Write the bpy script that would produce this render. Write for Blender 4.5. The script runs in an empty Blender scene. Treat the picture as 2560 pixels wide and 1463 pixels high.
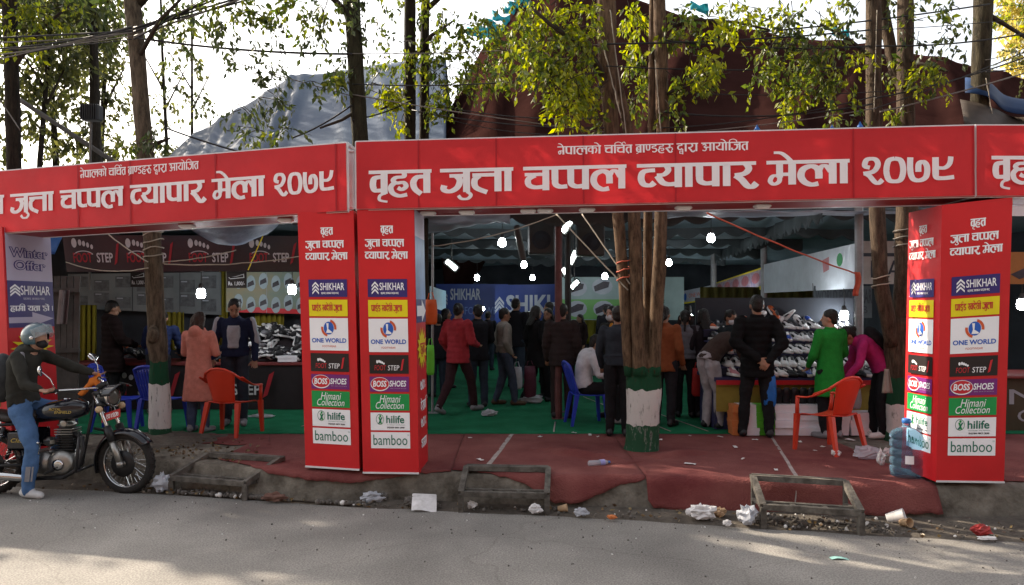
import bpy, math, random
from mathutils import Vector, Matrix, Euler, noise
R = math.radians
random.seed(7)
sc = bpy.context.scene
COL = bpy.context.collection
# ---------------------------------------------------------------- camera, sky, sun, exposure
F, HZ, CH = 740.0, 305.0, 1.99          # focal length and horizon in photo pixels, eye height in metres
cam = bpy.data.cameras.new('camera'); camo = bpy.data.objects.new('camera', cam); COL.objects.link(camo)
camo.location = (0, 0, CH); camo.rotation_euler = (R(90), 0, 0)
cam.sensor_width = 36; cam.lens = F/1024*36; cam.shift_y = (HZ-292.5)/1024
cam.clip_start = .05; cam.clip_end = 2000
sc.camera = camo
SUN = Vector((-.82, .57, 0)).normalized()
SUN_EL = R(35)
SHADE = [(-11, 14.5, 9.5, 2.6), (-15.5, 15, 9, 2.8), (-10.6, 18.5, 11, 2.6), (-19.5, 16, 9.5, 3)]
sun_dir = Vector((SUN.x*math.cos(SUN_EL), SUN.y*math.cos(SUN_EL), math.sin(SUN_EL)))
world = bpy.data.worlds.new('World'); sc.world = world; world.use_nodes = True
wn = world.node_tree.nodes; wl = world.node_tree.links
sky = wn.new('ShaderNodeTexSky'); sky.sky_type = 'NISHITA'; sky.sun_disc = False
sky.sun_elevation = SUN_EL; sky.sun_rotation = math.atan2(SUN.x, SUN.y)
sky.dust_density = 3.0; sky.air_density = 1.0; sky.ozone_density = 1.0
hsv = wn.new('ShaderNodeHueSaturation'); hsv.inputs['Saturation'].default_value = .42       # hazy winter air: a paler sky
tint = wn.new('ShaderNodeMixRGB'); tint.blend_type = 'MULTIPLY'; tint.inputs[0].default_value = 1; tint.inputs[2].default_value = (1, .95, .88, 1)
wl.new(sky.outputs[0], hsv.inputs['Color']); wl.new(hsv.outputs[0], tint.inputs[1]); wl.new(tint.outputs[0], wn['Background'].inputs[0]); wn['Background'].inputs[1].default_value = .15
sl = bpy.data.lights.new('sun', 'SUN'); slo = bpy.data.objects.new('sun', sl); COL.objects.link(slo)
sl.energy = 4.0; sl.angle = R(.5); sl.color = (1, .86, .68)
slo.rotation_euler = sun_dir.to_track_quat('Z', 'Y').to_euler(); slo.location = (-20, 10, 20)
sc.view_settings.view_transform = 'Standard'; sc.view_settings.look = 'None'
sc.view_settings.exposure = 1.6; sc.view_settings.gamma = 1
sc.cycles.max_bounces = 6

def P(px, py, Y): return Vector(((px-512)/F*Y, Y, CH-(py-HZ)/F*Y))
def G(px, py, z=.3):                      # the point of the level z seen at a pixel
    Y = F*(CH-z)/(py-HZ); return Vector(((px-512)/F*Y, Y, z))

# ---------------------------------------------------------------- materials
MATS = {}
def mat(name, col, rough=.8, var=.15, scale=4., bump=0., bscale=40., metal=0., trans=0., emit=0., spec=.3, col2=None, alpha=1., detail=5.):
    if name in MATS: return MATS[name]
    m = bpy.data.materials.new(name); m.use_nodes = True; MATS[name] = m
    nt = m.node_tree; N = nt.nodes; L = nt.links
    b = N['Principled BSDF']; out = N['Material Output']
    b.inputs['Roughness'].default_value = rough; b.inputs['Metallic'].default_value = metal
    b.inputs['Specular IOR Level'].default_value = spec
    tc = N.new('ShaderNodeTexCoord')
    nz = N.new('ShaderNodeTexNoise'); nz.inputs['Scale'].default_value = scale; nz.inputs['Detail'].default_value = detail
    nz.inputs['Roughness'].default_value = .65
    L.new(tc.outputs['Object'], nz.inputs['Vector'])
    rp = N.new('ShaderNodeValToRGB'); rp.color_ramp.elements[0].position = .32; rp.color_ramp.elements[1].position = .68
    c2 = col2 or tuple(min(1, c*(1+var)) for c in col); c1 = col if col2 else tuple(c*(1-var) for c in col)
    rp.color_ramp.elements[0].color = (*c1, 1); rp.color_ramp.elements[1].color = (*c2, 1)
    L.new(nz.outputs['Fac'], rp.inputs['Fac']); L.new(rp.outputs['Color'], b.inputs['Base Color'])
    if bump:
        n2 = N.new('ShaderNodeTexNoise'); n2.inputs['Scale'].default_value = bscale; n2.inputs['Detail'].default_value = 4
        L.new(tc.outputs['Object'], n2.inputs['Vector'])
        bp = N.new('ShaderNodeBump'); bp.inputs['Strength'].default_value = bump; bp.inputs['Distance'].default_value = .02
        L.new(n2.outputs['Fac'], bp.inputs['Height']); L.new(bp.outputs['Normal'], b.inputs['Normal'])
    if trans:
        tr = N.new('ShaderNodeBsdfTranslucent'); L.new(rp.outputs['Color'], tr.inputs['Color'])
        mx = N.new('ShaderNodeMixShader'); mx.inputs[0].default_value = trans
        L.new(b.outputs[0], mx.inputs[1]); L.new(tr.outputs[0], mx.inputs[2]); L.new(mx.outputs[0], out.inputs['Surface'])
    if emit:
        b.inputs['Emission Color'].default_value = (*col, 1); b.inputs['Emission Strength'].default_value = emit
    if alpha < 1:
        b.inputs['Alpha'].default_value = alpha
    return m

def leaf_mat(name, cols, trans=.45):
    m = bpy.data.materials.new(name); m.use_nodes = True
    nt = m.node_tree; N = nt.nodes; L = nt.links; b = N['Principled BSDF']
    g = N.new('ShaderNodeNewGeometry'); rp = N.new('ShaderNodeValToRGB')
    e = rp.color_ramp.elements
    e[0].color = (*cols[0], 1); e[1].color = (*cols[-1], 1); e[1].position = 1
    for i, c in enumerate(cols[1:-1]):
        q = e.new((i+1)/(len(cols)-1)); q.color = (*c, 1)
    L.new(g.outputs['Random Per Island'], rp.inputs[0]); L.new(rp.outputs[0], b.inputs['Base Color'])
    b.inputs['Roughness'].default_value = .45; b.inputs['Specular IOR Level'].default_value = .4
    tr = N.new('ShaderNodeBsdfTranslucent'); mx = N.new('ShaderNodeMixShader'); mx.inputs[0].default_value = trans
    hs = N.new('ShaderNodeHueSaturation'); hs.inputs['Saturation'].default_value = 1.1; hs.inputs['Value'].default_value = 1.6
    L.new(rp.outputs[0], hs.inputs['Color']); L.new(hs.outputs[0], tr.inputs[0])
    L.new(b.outputs[0], mx.inputs[1]); L.new(tr.outputs[0], mx.inputs[2]); L.new(mx.outputs[0], N['Material Output'].inputs['Surface'])
    return m

def bark_mat(name, c1, c2, bands=None, seed=0.):
    """bark with vertical streaks; bands = (green top, white top, white bottom) heights above the trunk's base of the painted rings"""
    m = bpy.data.materials.new(name); m.use_nodes = True
    nt = m.node_tree; N = nt.nodes; L = nt.links; b = N['Principled BSDF']; b.inputs['Roughness'].default_value = .9
    b.inputs['Specular IOR Level'].default_value = .15
    tc = N.new('ShaderNodeTexCoord'); mp = N.new('ShaderNodeMapping'); mp.inputs['Scale'].default_value = (14, 14, 3.2)
    mp.inputs['Location'].default_value = (seed, seed*.7, 0)
    L.new(tc.outputs['Object'], mp.inputs[0])
    nz = N.new('ShaderNodeTexNoise'); nz.inputs['Scale'].default_value = 1.6; nz.inputs['Detail'].default_value = 7; nz.inputs['Roughness'].default_value = .7
    L.new(mp.outputs[0], nz.inputs['Vector'])
    rp = N.new('ShaderNodeValToRGB'); rp.color_ramp.elements[0].position = .35; rp.color_ramp.elements[1].position = .68
    rp.color_ramp.elements[0].color = (*c1, 1); rp.color_ramp.elements[1].color = (*c2, 1)
    L.new(nz.outputs['Fac'], rp.inputs[0]); colour = rp.outputs[0]
    bp = N.new('ShaderNodeBump'); bp.inputs['Strength'].default_value = .9; bp.inputs['Distance'].default_value = .03
    L.new(nz.outputs['Fac'], bp.inputs['Height']); L.new(bp.outputs[0], b.inputs['Normal'])
    if bands:
        sp = N.new('ShaderNodeSeparateXYZ'); L.new(tc.outputs['Object'], sp.inputs[0])
        n2 = N.new('ShaderNodeTexNoise'); n2.inputs['Scale'].default_value = 7; L.new(tc.outputs['Object'], n2.inputs['Vector'])
        ad = N.new('ShaderNodeMath'); ad.operation = 'MULTIPLY_ADD'; ad.inputs[1].default_value = .12
        L.new(n2.outputs['Fac'], ad.inputs[0]); L.new(sp.outputs['Z'], ad.inputs[2])
        def step(a, c, cur):
            gt = N.new('ShaderNodeMath'); gt.operation = 'LESS_THAN'; gt.inputs[1].default_value = a+.06
            L.new(ad.outputs[0], gt.inputs[0])
            w = N.new('ShaderNodeMath'); w.operation = 'MULTIPLY'
            rr = N.new('ShaderNodeValToRGB'); rr.color_ramp.elements[0].position = .32; rr.color_ramp.elements[1].position = .43
            L.new(nz.outputs['Fac'], rr.inputs[0]); L.new(rr.outputs[0], w.inputs[0]); L.new(gt.outputs[0], w.inputs[1])
            mx = N.new('ShaderNodeMixRGB'); mx.inputs[2].default_value = (*c, 1)
            L.new(w.outputs[0], mx.inputs[0]); L.new(cur, mx.inputs[1]); return mx.outputs[0]
        colour = step(bands[0], (.012, .06, .03), colour)
        colour = step(bands[1], (.55, .53, .52), colour)
        colour = step(bands[2], (.022, .075, .04), colour)
    L.new(colour, b.inputs['Base Color'])
    return m

# ---------------------------------------------------------------- mesh building
def V(*a): return Vector(a)
def frame_of(d):
    d = d.normalized(); a = Vector((0, 0, 1)) if abs(d.z) < .9 else Vector((0, 1, 0))
    x = a.cross(d).normalized(); return x, d.cross(x).normalized()
class MB:
    def __init__(s): s.v = []; s.f = []; s.m = []; s.mats = []
    def mi(s, m):
        if m not in s.mats: s.mats.append(m)
        return s.mats.index(m)
    def add(s, vs, fs, m):
        o = len(s.v); s.v += [Vector(p) for p in vs]; k = s.mi(m)
        for f in fs: s.f.append([o+i for i in f]); s.m.append(k)
        return s
    def box(s, c, size, m, rot=None):
        c = Vector(c); hx, hy, hz = [q/2 for q in size]
        vs = [Vector((x*hx, y*hy, z*hz)) for z in (-1, 1) for y in (-1, 1) for x in (-1, 1)]
        if rot: vs = [rot @ p for p in vs]
        return s.add([c+p for p in vs], [(0, 2, 3, 1), (4, 5, 7, 6), (0, 1, 5, 4), (2, 6, 7, 3), (0, 4, 6, 2), (1, 3, 7, 5)], m)
    def rbox(s, c, size, m, r=.02, rot=None):           # box with chamfered vertical and horizontal edges
        c = Vector(c); hx, hy, hz = [q/2 for q in size]; r = min(r, hx*.9, hy*.9, hz*.9)
        rings = []
        for z, k in ((-hz, r), (-hz+r, 0), (hz-r, 0), (hz, r)):
            x, y = hx-k, hy-k; q = r
            rings.append([(x, y-q, z), (x-q, y, z), (-x+q, y, z), (-x, y-q, z), (-x, -y+q, z), (-x+q, -y, z), (x-q, -y, z), (x, -y+q, z)])
        rr = [[c+(rot @ Vector(p) if rot else Vector(p)) for p in g] for g in rings]
        return s.loft(rr, m)
    def beam(s, a, b, w, h, m):
        a, b = Vector(a), Vector(b); x, y = frame_of(b-a); x *= w/2; y *= h/2
        vs = [a-x-y, a+x-y, a+x+y, a-x+y, b-x-y, b+x-y, b+x+y, b-x+y]
        return s.add(vs, [(3, 2, 1, 0), (4, 5, 6, 7), (0, 1, 5, 4), (1, 2, 6, 5), (2, 3, 7, 6), (3, 0, 4, 7)], m)
    def loft(s, rings, m, caps=True, closed=True):
        n = len(rings[0]); vs = [p for g in rings for p in g]; fs = []
        for i in range(len(rings)-1):
            for j in range(n if closed else n-1):
                k = (j+1) % n; fs.append((i*n+j, i*n+k, (i+1)*n+k, (i+1)*n+j))
        if caps: fs += [tuple(range(n-1, -1, -1)), tuple((len(rings)-1)*n+j for j in range(n))]
        return s.add(vs, fs, m)
    def tube(s, pts, r, m, n=8, caps=True):
        pts = [Vector(p) for p in pts]; rs = r if isinstance(r, (list, tuple)) else [r]*len(pts)
        x = None; rings = []
        for i, p in enumerate(pts):
            d = pts[min(i+1, len(pts)-1)]-pts[max(i-1, 0)]
            if d.length < 1e-9: d = V(0, 0, 1)
            d.normalize()
            if x is None: x, y = frame_of(d)
            else:
                x = x-d*x.dot(d)
                if x.length < 1e-6: x, _ = frame_of(d)
                x.normalize(); y = d.cross(x)
            rings.append([p+(x*math.cos(2*math.pi*k/n)+y*math.sin(2*math.pi*k/n))*rs[i] for k in range(n)])
        return s.loft(rings, m, caps)
    def cap(s, a, b, r0, r1, m, n=10):                   # tapered capsule
        a, b = Vector(a), Vector(b); d = (b-a); l = d.length; d = d/l if l > 1e-6 else V(0, 0, 1)
        pts = [a-d*r0*q for q in (.95, .7)]+[a, b]+[b+d*r1*q for q in (.7, .95)]
        return s.tube(pts, [r0*.3, r0*.72, r0, r1, r1*.72, r1*.3], m, n)
    def ell(s, c, r, m, rot=None, n=12, k=8):
        c = Vector(c); rings = []
        for i in range(k+1):
            t = math.pi*(i+.0)/k; t = min(max(t, .12), math.pi-.12)
            g = [Vector((r[0]*math.sin(t)*math.cos(2*math.pi*j/n), r[1]*math.sin(t)*math.sin(2*math.pi*j/n), -r[2]*math.cos(t))) for j in range(n)]
            rings.append([c+(rot @ p if rot else p) for p in g])
        return s.loft(rings, m)
    def lathe(s, prof, m, n=24, M=None, caps=True):
        rings = []
        for r, z in prof:
            g = [Vector((r*math.cos(2*math.pi*k/n), r*math.sin(2*math.pi*k/n), z)) for k in range(n)]
            rings.append([M @ p for p in g] if M else g)
        return s.loft(rings, m, caps)
    def grid(s, nu, nv, fn, m, flip=False):
        vs = [fn(i/(nu-1), j/(nv-1)) for j in range(nv) for i in range(nu)]
        fs = []
        for j in range(nv-1):
            for i in range(nu-1):
                f = (j*nu+i, j*nu+i+1, (j+1)*nu+i+1, (j+1)*nu+i); fs.append(f[::-1] if flip else f)
        return s.add(vs, fs, m)
    def sheet(s, nu, nv, fn, m, t=.006):                 # a grid with real thickness
        a = [[Vector(fn(i/(nu-1), j/(nv-1))) for i in range(nu)] for j in range(nv)]
        def nrm(i, j):
            u = a[j][min(i+1, nu-1)]-a[j][max(i-1, 0)]; w = a[min(j+1, nv-1)][i]-a[max(j-1, 0)][i]
            c = u.cross(w); return c.normalized() if c.length > 1e-9 else V(0, 0, 1)
        b = [[a[j][i]-nrm(i, j)*t for i in range(nu)] for j in range(nv)]
        o = nu*nv; vs = [p for r in a for p in r]+[p for r in b for p in r]; fs = []
        for j in range(nv-1):
            for i in range(nu-1):
                f = (j*nu+i, j*nu+i+1, (j+1)*nu+i+1, (j+1)*nu+i); fs += [f, tuple(q+o for q in f[::-1])]
        edge = [(j*nu, (j+1)*nu) for j in range(nv-1)]+[((nv-1)*nu+i, (nv-1)*nu+i+1) for i in range(nu-1)]
        edge += [((j+1)*nu+nu-1, j*nu+nu-1) for j in range(nv-1)]+[(i+1, i) for i in range(nu-1)]
        fs += [(p, q, q+o, p+o) for p, q in edge]
        return s.add(vs, fs, m)
    def build(s, name, parent=None, smooth=False, world=False, weld=False):
        me = bpy.data.meshes.new(name)
        off = parent.matrix_basis.translation if (world and parent) else V(0, 0, 0)
        me.from_pydata([tuple(p-off) for p in s.v], [], s.f)
        for m in s.mats: me.materials.append(m)
        me.polygons.foreach_set('material_index', s.m)
        if smooth: me.polygons.foreach_set('use_smooth', [True]*len(s.f))
        me.update()
        o = bpy.data.objects.new(name, me); COL.objects.link(o)
        if parent: o.parent = parent
        return o
def smooth_angle(o, deg=40):
    import bmesh
    bm = bmesh.new(); bm.from_mesh(o.data)
    for f in bm.faces: f.smooth = True
    for e in bm.edges:
        if len(e.link_faces) == 2 and e.calc_face_angle(0) > R(deg): e.smooth = False
    bm.to_mesh(o.data); bm.free(); return o
def tag(o, label, cat, group=None):
    o['label'] = label; o['category'] = cat
    if group: o['group'] = group
    return o
def kind(o, k): o['kind'] = k; return o
def thing(name, label, cat, loc=(0, 0, 0), rz=0, group=None):
    o = bpy.data.objects.new(name, None); COL.objects.link(o); o.location = loc; o.rotation_euler = (0, 0, rz)
    o.empty_display_size = .1
    return tag(o, label, cat, group)
def dup(o, parent=None, **kw):
    c = o.copy(); COL.objects.link(c)
    if parent: c.parent = parent
    for ch in o.children: dup(ch, c)
    for k, v in kw.items():
        if k == 'loc': c.location = v
        elif k == 'rot': c.rotation_euler = v
        elif k == 'scale': c.scale = (v, v, v)
        else: c[k] = v
    return c
def fused(mb, name, parent, voxel=.012, wrinkle=0., wscale=9., puff=0., smooth=2, seed=0.):
    """the closed shapes of mb as one continuous skin"""
    me = bpy.data.meshes.new(name); me.from_pydata([tuple(p) for p in mb.v], [], mb.f)
    t = bpy.data.objects.new('tmp', me); COL.objects.link(t)
    md = t.modifiers.new('r', 'REMESH'); md.mode = 'VOXEL'; md.voxel_size = voxel; md.use_smooth_shade = True
    if smooth:
        sm = t.modifiers.new('s', 'SMOOTH'); sm.iterations = smooth; sm.factor = .5
    dg = bpy.context.evaluated_depsgraph_get(); dg.update()
    out = bpy.data.meshes.new_from_object(t.evaluated_get(dg))
    bpy.data.objects.remove(t); bpy.data.meshes.remove(me)
    if wrinkle or puff:
        ns = [v.normal.copy() for v in out.vertices]
        for v, n in zip(out.vertices, ns):
            d = 0
            if wrinkle:
                q = v.co*wscale+V(seed, seed, seed); d += noise.noise(V(q.x, q.y, q.z*.7))*wrinkle + noise.noise(q*2.3)*wrinkle*.5
            if puff: d += (abs(math.sin(v.co.z*math.pi/.085))-.6)*puff
            v.co += n*d
    out.name = name; out.materials.clear(); out.materials.append(mb.mats[0])
    for p in out.polygons: p.use_smooth = True
    o = bpy.data.objects.new(name, out); COL.objects.link(o)
    if parent: o.parent = parent
    return o

# ---------------------------------------------------------------- lettering
_TX = {}
def latin(s, shear=0., bold=0., space=1.):
    k = (s, shear, bold, space)
    if k not in _TX:
        c = bpy.data.curves.new('lettering', 'FONT'); c.body = s; c.shear = shear; c.offset = bold; c.resolution_u = 3; c.space_character = space
        o = bpy.data.objects.new('lettering', c); COL.objects.link(o)
        dg = bpy.context.evaluated_depsgraph_get(); dg.update()
        me = bpy.data.meshes.new_from_object(o.evaluated_get(dg))
        vs = [(v.co.x, v.co.y) for v in me.vertices]; fs = [list(p.vertices) for p in me.polygons]
        bpy.data.objects.remove(o); bpy.data.curves.remove(c); bpy.data.meshes.remove(me)
        x0, x1 = min(v[0] for v in vs), max(v[0] for v in vs); y0, y1 = min(v[1] for v in vs), max(v[1] for v in vs)
        _TX[k] = ([((x-x0)/(x1-x0), (y-y0)/(y1-y0)) for x, y in vs], fs)
    return _TX[k]
T = .27
def Rr(x0, y0, x1, y1): return ('R', x0, y0, x1, y1)
def K(w, *p): return ('K', w, p)
HPA = [Rr(.06, .42, .33, .9), K(.26, (.2, .5), (.22, .24), (.42, .13), (.68, .15))]
VAB = [K(.25, (.44, .72), (.18, .66), (.12, .38), (.2, .16), (.44, .15))]
RA = [K(.25, (.5, .92), (.6, .7), (.44, .5), (.1, .44)), K(.27, (.12, .44), (.34, .26), (.54, 0), (.72, -.05), (.88, .1))]
DA = [Rr(.44, .7, .68, .9), K(.23, (.56, .76), (.22, .68), (.13, .42), (.34, .22), (.62, .36))]
DDA = [Rr(.42, .72, .66, .9), K(.22, (.54, .76), (.2, .7), (.16, .52), (.5, .46), (.66, .24), (.44, .03), (.14, .1))]
GL = {
 'va': (.72, VAB+[Rr(.42, 0, .69, .9)]), 'ba': (.72, VAB+[Rr(.42, 0, .69, .9), K(.12, (.16, .56), (.42, .3))]),
 'bra': (.72, VAB+[Rr(.42, 0, .69, .9), K(.13, (.16, .56), (.42, .3)), K(.14, (.45, .12), (.28, -.02), (.08, -.12))]),
 'hva': (.6, [K(.25, (.62, .73), (.22, .68), (.11, .42), (.2, .16), (.44, .1), (.6, .22))]),
 'ha': (.8, [K(.2, (.6, .9), (.6, .72), (.3, .68), (.18, .56), (.32, .45), (.58, .46), (.68, .3), (.52, .17), (.36, .25)), K(.22, (.24, .46), (.09, .28), (.16, .03), (.42, -.1), (.72, -.05))]),
 'ta': (.84, [Rr(.54, 0, .81, .9), K(.25, (.58, .7), (.3, .67), (.16, .46), (.22, .18), (.46, -.04))]),
 'tta': (1.2, [Rr(.06, .63, .95, .78), K(.25, (.34, .69), (.15, .5), (.2, .18), (.62, -.03)), Rr(.9, 0, 1.17, .9)]),
 'ja': (1.14, [Rr(.84, 0, 1.11, .9), Rr(.32, .62, .9, .77), K(.25, (.58, .7), (.72, .5), (.62, .2), (.34, .04), (.1, .12), (.12, .3))]),
 'ca': (1.02, [Rr(.72, 0, .99, .9), Rr(.02, .6, .74, .74), K(.25, (.44, .64), (.17, .48), (.18, .24), (.42, .13), (.78, .15))]),
 'hpa': (.62, HPA), 'pa': (.95, HPA+[Rr(.64, 0, .91, .9)]), 'pra': (.95, HPA+[Rr(.64, 0, .91, .9), K(.13, (.66, .34), (.4, .1), (.2, -.02))]),
 'la': (1.4, [K(.26, (.76, .22), (.73, .6), (.5, .74), (.22, .62), (.14, .34), (.26, .1), (.5, -.02), (.74, .02)), K(.2, (.76, .5), (.86, .72), (1.02, .72), (1.16, .5)), Rr(1.1, 0, 1.37, .9)]),
 'ya': (1.02, [K(.22, (.42, .92), (.5, .72), (.34, .54), (.08, .52)), K(.26, (.1, .5), (.28, .22), (.5, .13), (.78, .15)), Rr(.72, 0, .99, .9)]),
 'ra': (.84, RA), 'ru': (1.0, RA+[K(.15, (.5, .45), (.78, .52), (.92, .3), (.76, .16))]),
 'aa': (.4, [Rr(.08, 0, .35, .9)]),
 'ma': (1.02, [Rr(.3, .3, .54, .9), K(.18, (.42, .4), (.4, .14), (.22, .03), (.09, .16), (.18, .36), (.38, .38)), Rr(.3, .36, .76, .5), Rr(.72, 0, .99, .9)]),
 'na': (.84, [K(.18, (.58, .42), (.3, .46), (.1, .3), (.2, .06), (.36, .16), (.34, .42)), Rr(.54, 0, .81, .9)]),
 'ka': (1.18, [K(.22, (.5, .72), (.18, .68), (.13, .34), (.5, .28)), Rr(.45, 0, .72, .9), K(.22, (.66, .66), (.95, .72), (1.06, .42), (.9, .1))]),
 'kha': (1.4, RA+[K(.23, (1.1, .7), (.85, .64), (.82, .3), (1.1, .2)), Rr(1.08, 0, 1.35, .9)]),
 'hnna': (.68, [K(.22, (.14, .9), (.16, .4), (.33, .26), (.5, .4), (.52, .9))]),
 'dda': (.8, DDA), 'da': (.78, DA+[K(.18, (.4, .22), (.56, .06), (.72, -.06))]),
 'dva': (.82, DA+[K(.15, (.64, .02), (.38, .05), (.36, -.22), (.64, -.2)), Rr(.6, -.34, .76, .3)]),
 'a': (1.2, [K(.2, (.12, .72), (.36, .82), (.5, .64), (.3, .47), (.56, .28), (.4, .02), (.1, .1)), Rr(.48, .36, .9, .5), Rr(.88, 0, 1.15, .9)]),
 'ii': (.85, DDA+[K(.15, (.42, .02), (.58, -.1), (.74, -.14)), K(.12, (.5, .95), (.42, 1.2), (.66, 1.32), (.8, 1.16))]),
 'hsa': (.64, [K(.2, (.3, .92), (.42, .7), (.3, .5), (.08, .46)), K(.2, (.1, .46), (.3, .26), (.46, .0)), Rr(.25, .4, .66, .53)]),
 'sha': (.95, [K(.18, (.3, .92), (.12, .72), (.42, .62), (.3, .42), (.12, .36), (.44, .0)), Rr(.62, 0, .89, .9)]),
 'cha': (.95, [K(.17, (.36, .92), (.18, .68), (.5, .62), (.66, .42), (.36, .34), (.2, .16), (.5, -.05), (.82, .12), (.72, .5))]),
 'two': (.88, [K(.23, (.36, .62), (.16, .7), (.25, .95), (.56, .96), (.68, .74), (.5, .46), (.1, .38)), K(.22, (.14, .4), (.34, .28), (.54, .04), (.7, -.02), (.86, .12))]),
 'zero': (.92, [K(.24, (.46, .97), (.22, .88), (.13, .5), (.22, .12), (.46, .03), (.7, .12), (.79, .5), (.7, .88), (.46, .97))]),
 'seven': (.95, [K(.24, (.15, 1), (.14, .5), (.24, .14), (.5, .05), (.76, .2), (.8, .6), (.66, .8), (.48, .72), (.46, .4))]),
 'nine': (.95, [Rr(.05, .3, .31, .98), K(.21, (.2, .56), (.52, .54), (.72, .7), (.78, 1)), K(.25, (.18, .42), (.22, .16), (.5, .12), (.9, .16))]),
 'five': (.85, [K(.22, (.16, .98), (.2, .5), (.5, .42), (.66, .7), (.62, .98)), K(.22, (.5, .6), (.62, .2), (.84, 0))]),
 'pct': (.9, [K(.12, (.25, .95), (.1, .8), (.25, .65), (.38, .8), (.25, .95)), K(.12, (.1, .05), (.8, .95)), K(.12, (.65, .35), (.5, .2), (.65, .05), (.78, .2), (.65, .35))]),
 'bar': (.3, [Rr(.1, 0, .22, .95)]),
}
MX = {  # signs hung on the glyph before them, from its right edge
 'u': [K(.15, (-.16, .02), (.0, -.12), (-.12, -.28), (-.36, -.28), (-.48, -.14))],
 'ri': [K(.13, (-.1, .02), (-.32, -.06), (-.34, -.26), (-.04, -.34))],
 'e': [K(.17, (-.8, 1.33), (-.56, 1.31), (-.36, 1.16), (-.18, .94))],
 'reph': [K(.13, (-.24, .95), (-.34, 1.2), (-.12, 1.33), (.06, 1.14))],
 'dot': [Rr(-.32, 1.12, -.16, 1.28)],
}
GL['im'] = (.4, [Rr(.08, 0, .35, .9), K(.14, (.22, .92), (.24, 1.2), (.6, 1.34), (.98, 1.2), (1.06, .92))])
GL['iim'] = (.4, [Rr(.08, 0, .35, .9), K(.14, (.22, .92), (.2, 1.2), (-.16, 1.34), (-.5, 1.2), (-.56, .92))])
NOHEAD = {'two', 'zero', 'seven', 'nine', 'five', 'pct', 'bar', '_'}
def crom(p, k=5):
    q = [p[0]]+list(p)+[p[-1]]; out = []
    for i in range(1, len(q)-2):
        a, b, c, d = q[i-1:i+3]
        for j in range(k):
            t = j/k; out.append(tuple(.5*(2*b[e]+(c[e]-a[e])*t+(2*a[e]-5*b[e]+4*c[e]-d[e])*t*t+(3*b[e]-a[e]-3*c[e]+d[e])*t**3) for e in (0, 1)))
    out.append(tuple(p[-1])); return out
def deva_polys(word, heavy=1., head=.15):
    """polygons (list of (x, y)) of a word written as space-separated glyph keys; unit = headline height"""
    polys = []; x = 0; h0 = None; last = 0
    def put(strokes, ox):
        for s in strokes:
            if s[0] == 'R':
                _, a, b, c, d = s; w = (c-a)*heavy; m = (a+c)/2 if c-a < .3 else None
                if m is not None: a, c = m-w/2, m+w/2
                polys.append([(a+ox, b), (c+ox, b), (c+ox, d), (a+ox, d)])
            else:
                pts = crom(s[2]) if len(s[2]) > 2 else list(s[2]); n = len(pts); L_, R_ = [], []
                for i, p in enumerate(pts):
                    a, b = pts[max(i-1, 0)], pts[min(i+1, n-1)]; dx, dy = b[0]-a[0], b[1]-a[1]; l = math.hypot(dx, dy) or 1
                    w = s[1]*heavy*(.62+.38*abs(dy)/l)/2
                    L_.append((p[0]-dy/l*w+ox, p[1]+dx/l*w)); R_.append((p[0]+dy/l*w+ox, p[1]-dx/l*w))
                for i in range(n-1): polys.append([R_[i], R_[i+1], L_[i+1], L_[i]])
    for k in word.split():
        if k in MX: put(MX[k], x); continue
        if k == '_' or k in NOHEAD:
            if h0 is not None: polys.append([(h0, 1-head), (x+.02, 1-head), (x+.02, 1), (h0, 1)]); h0 = None
            if k == '_': x += .42; continue
        elif h0 is None: h0 = x-.04
        ad, st = GL[k]; put(st, x); x += ad
    if h0 is not None: polys.append([(h0, 1-head), (x+.02, 1-head), (x+.02, 1), (h0, 1)])
    return polys, x
class Panel:
    """a flat printed face: four corners; a runs 0..1 left to right, b runs 0..1 top to bottom"""
    def __init__(s, mb, tl, tr, bl, br):
        s.mb = mb; s.tl, s.tr, s.bl, s.br = [Vector(p) for p in (tl, tr, bl, br)]
        s.n = (s.br-s.tl).cross(s.tr-s.bl).normalized()
        s.W = (s.tr-s.tl).length; s.H = (s.bl-s.tl).length; s.k = 0
        if s.n.y > 0 and abs(s.n.y) > .5: s.n = -s.n
    def at(s, a, b, off=0.):
        return s.tl*(1-a)*(1-b)+s.tr*a*(1-b)+s.bl*(1-a)*b+s.br*a*b+s.n*off
    def poly(s, pts, m, off):
        s.mb.add([s.at(a, b, off) for a, b in pts], [tuple(range(len(pts)))], m)
    def rect(s, a0, b0, a1, b1, m, off=.003): s.poly([(a0, b1), (a1, b1), (a1, b0), (a0, b0)], m, off)
    def disc(s, a, b, ra, rb, m, off=.005, t0=0, t1=360, hole=0., n=24):
        def q(t, k): return (a+ra*k*math.cos(R(t)), b-rb*k*math.sin(R(t)))
        for i in range(n):
            x, y = t0+(t1-t0)*i/n, t0+(t1-t0)*(i+1)/n
            s.poly([q(x, hole), q(x, 1), q(y, 1), q(y, hole)] if hole else [(a, b), q(x, 1), q(y, 1)], m, off)
    def text(s, t, a0, b0, a1, b1, m, off=.006, **kw):
        vs, fs = latin(t, **kw)
        s.mb.add([s.at(a0+(a1-a0)*x, b1+(b0-b1)*y, off) for x, y in vs], fs, m)
    def deva(s, w, a0, a1, bt, bb, m, off=.006, **kw):    # bt headline, bb baseline
        pl, W = deva_polys(w, **kw)
        for i, p in enumerate(pl):
            s.poly([(a0+(a1-a0)*x/W, bb+(bt-bb)*y) for x, y in p], m, off+(i % 12)*.00018)
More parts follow.
